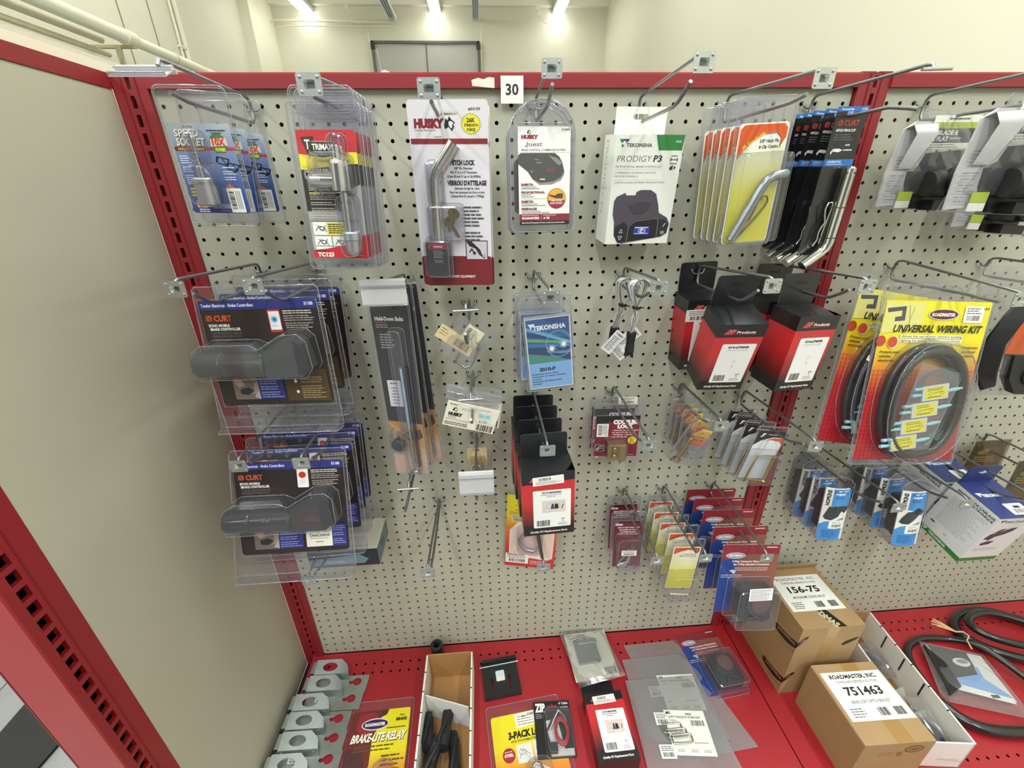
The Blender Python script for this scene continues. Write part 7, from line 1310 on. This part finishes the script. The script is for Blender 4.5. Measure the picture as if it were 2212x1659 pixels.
t = thing('black_plug', 'black plastic plug in clear wrap at the near end of the long tray', 'plug', (1.392, -.325, ZS + .020)); b = MB(); b.lathe([(.1, -40), (18, -38), (20, -10), (14, 10), (16, 34), (.1, 36)], (0, 0, 12), BLK, 'y', 14); b.box(-14, -52, 4, 12, -34, 26, BLK); b.build('plug_body', t)
b = MB(); b.M = Euler((math.radians(-75), 0, math.radians(-10))).to_matrix().to_4x4(); bagpoly(b, [(-20, 60), (20, 60), (26, -60), (-22, -60)], -30, 2, BAG, 8, 45, 7); b.build('clear_wrap', t)
# black hoses
def hose(lb, pts, r, closed=False, n=12):
    P_ = []; N = len(pts)
    for k in range(N if closed else N - 1):
        p0 = pts[(k - 1) % N] if closed or k else pts[k]; p1 = pts[k]; p2 = pts[(k + 1) % N]; p3 = pts[(k + 2) % N] if closed or k < N - 2 else p2
        for q in range(8):
            u = q / 8; P_.append(tuple(.5 * ((2 * p1[i]) + (-p0[i] + p2[i]) * u + (2 * p0[i] - 5 * p1[i] + 4 * p2[i] - p3[i]) * u * u + (-p0[i] + 3 * p1[i] - 3 * p2[i] + p3[i]) * u ** 3) for i in range(3)))
    if not closed: P_.append(tuple(pts[-1]))
    b = MB(); b.tube(P_, r, mat('#17171a', .28, coat=.5), n, closed); return b.build('black_hose', label=lb, cat='hose', group='black hoses on the shelf')
zs = 152.5
hose('thick black hose looped against the board foot at the right edge', [(2000, -225, zs + 13), (1900, -206, zs + 14), (1820, -178, zs + 15), (1762, -142, zs + 14), (1738, -100, zs + 14), (1762, -62, zs + 15), (1830, -36, zs + 15), (1900, -40, zs + 14), (1990, -92, zs + 14), (2080, -160, zs + 14)], 12)
hose('second thick black hose lying inside the first loop', [(2080, -212, zs + 38), (1960, -186, zs + 38), (1850, -160, zs + 38), (1786, -128, zs + 38), (1768, -92, zs + 38), (1800, -66, zs + 38), (1870, -62, zs + 38), (1960, -112, zs + 38), (2060, -180, zs + 38)], 10)
hose('thinner black hose curving round the clear pad bag', [(1500, -300, zs + 9), (1506, -240, zs + 9), (1520, -170, zs + 9), (1556, -122, zs + 9), (1620, -102, zs + 9), (1690, -110, zs + 10), (1730, -140, zs + 30), (1756, -190, zs + 30), (1800, -290, zs + 12)], 9)
hose('short thick black hose nearest the camera at the right edge', [(1498, -262, zs + 14), (1512, -300, zs + 14), (1540, -326, zs + 14), (1590, -340, zs + 14), (1680, -348, zs + 14), (1760, -350, zs + 14)], 13)
t = thing('tan_twist_tie', 'tan paper ties around the black hoses', 'tie', (1.700, -.110, ZS + .040)); b = MB()
for k, (dx, dy) in enumerate(((-52, 24), (-46, 32), (-38, 36), (-50, 14))): b.tube([(0, 0, 2), (dx * .6, dy * .6, 10), (dx, dy, 8 + k * 2)], 2.2, mat('#c9ac80', .7), 6)
b.tube([(0, 0, 2), (14, -6, 8), (22, -16, 4), (14, -22, -6), (6, -44, -10)], 2.2, mat('#c9ac80', .7), 6); b.build('paper_tie', t)
t = thing('pad_bag', 'clear bag with black pad and blue-edged leaflet among the hoses', 'bag', (1.596, -.121, ZS + .012), (-88, 0, -6)); b = MB(); bagpoly(b, [(-6, 4), (140, -30), (120, -190), (-70, -150)], -8, 1.6, BAG, 10, 51, 9); b.build('clear_bag', t)
b = MB(); b.prism([(6, -4), (130, -34), (114, -150), (-6, -118)], -8, -6, mat('#d9dad6', .5)); a = Art(b, 0, 0, -8.2); a.P([(8, 4), (98, 24), (78, 92), (12, 100), (2, 60)], '#4a4a4a'); a.P([(-4, 96), (76, 84), (84, 64), (92, 66), (84, 94), (112, 136), (110, 142), (-6, 106)], '#7fa8dc'); a.E(62, 52, 22, 12, '#d4d9dc', 16); a.E(66, 50, 15, 6, '#8c9094', 16); a.P([(-6, 106), (110, 142), (108, 156), (-8, 124)], '#e9e8e6'); a.R(62, 134, 82, 142, '#3a3a3c'); b.build('leaflet', t)
b = MB(); b.prism([(-6, -8), (14, -60), (2, -118), (-44, -140), (-30, -90)], -14, -2, BLK); b.build('black_pad', t)
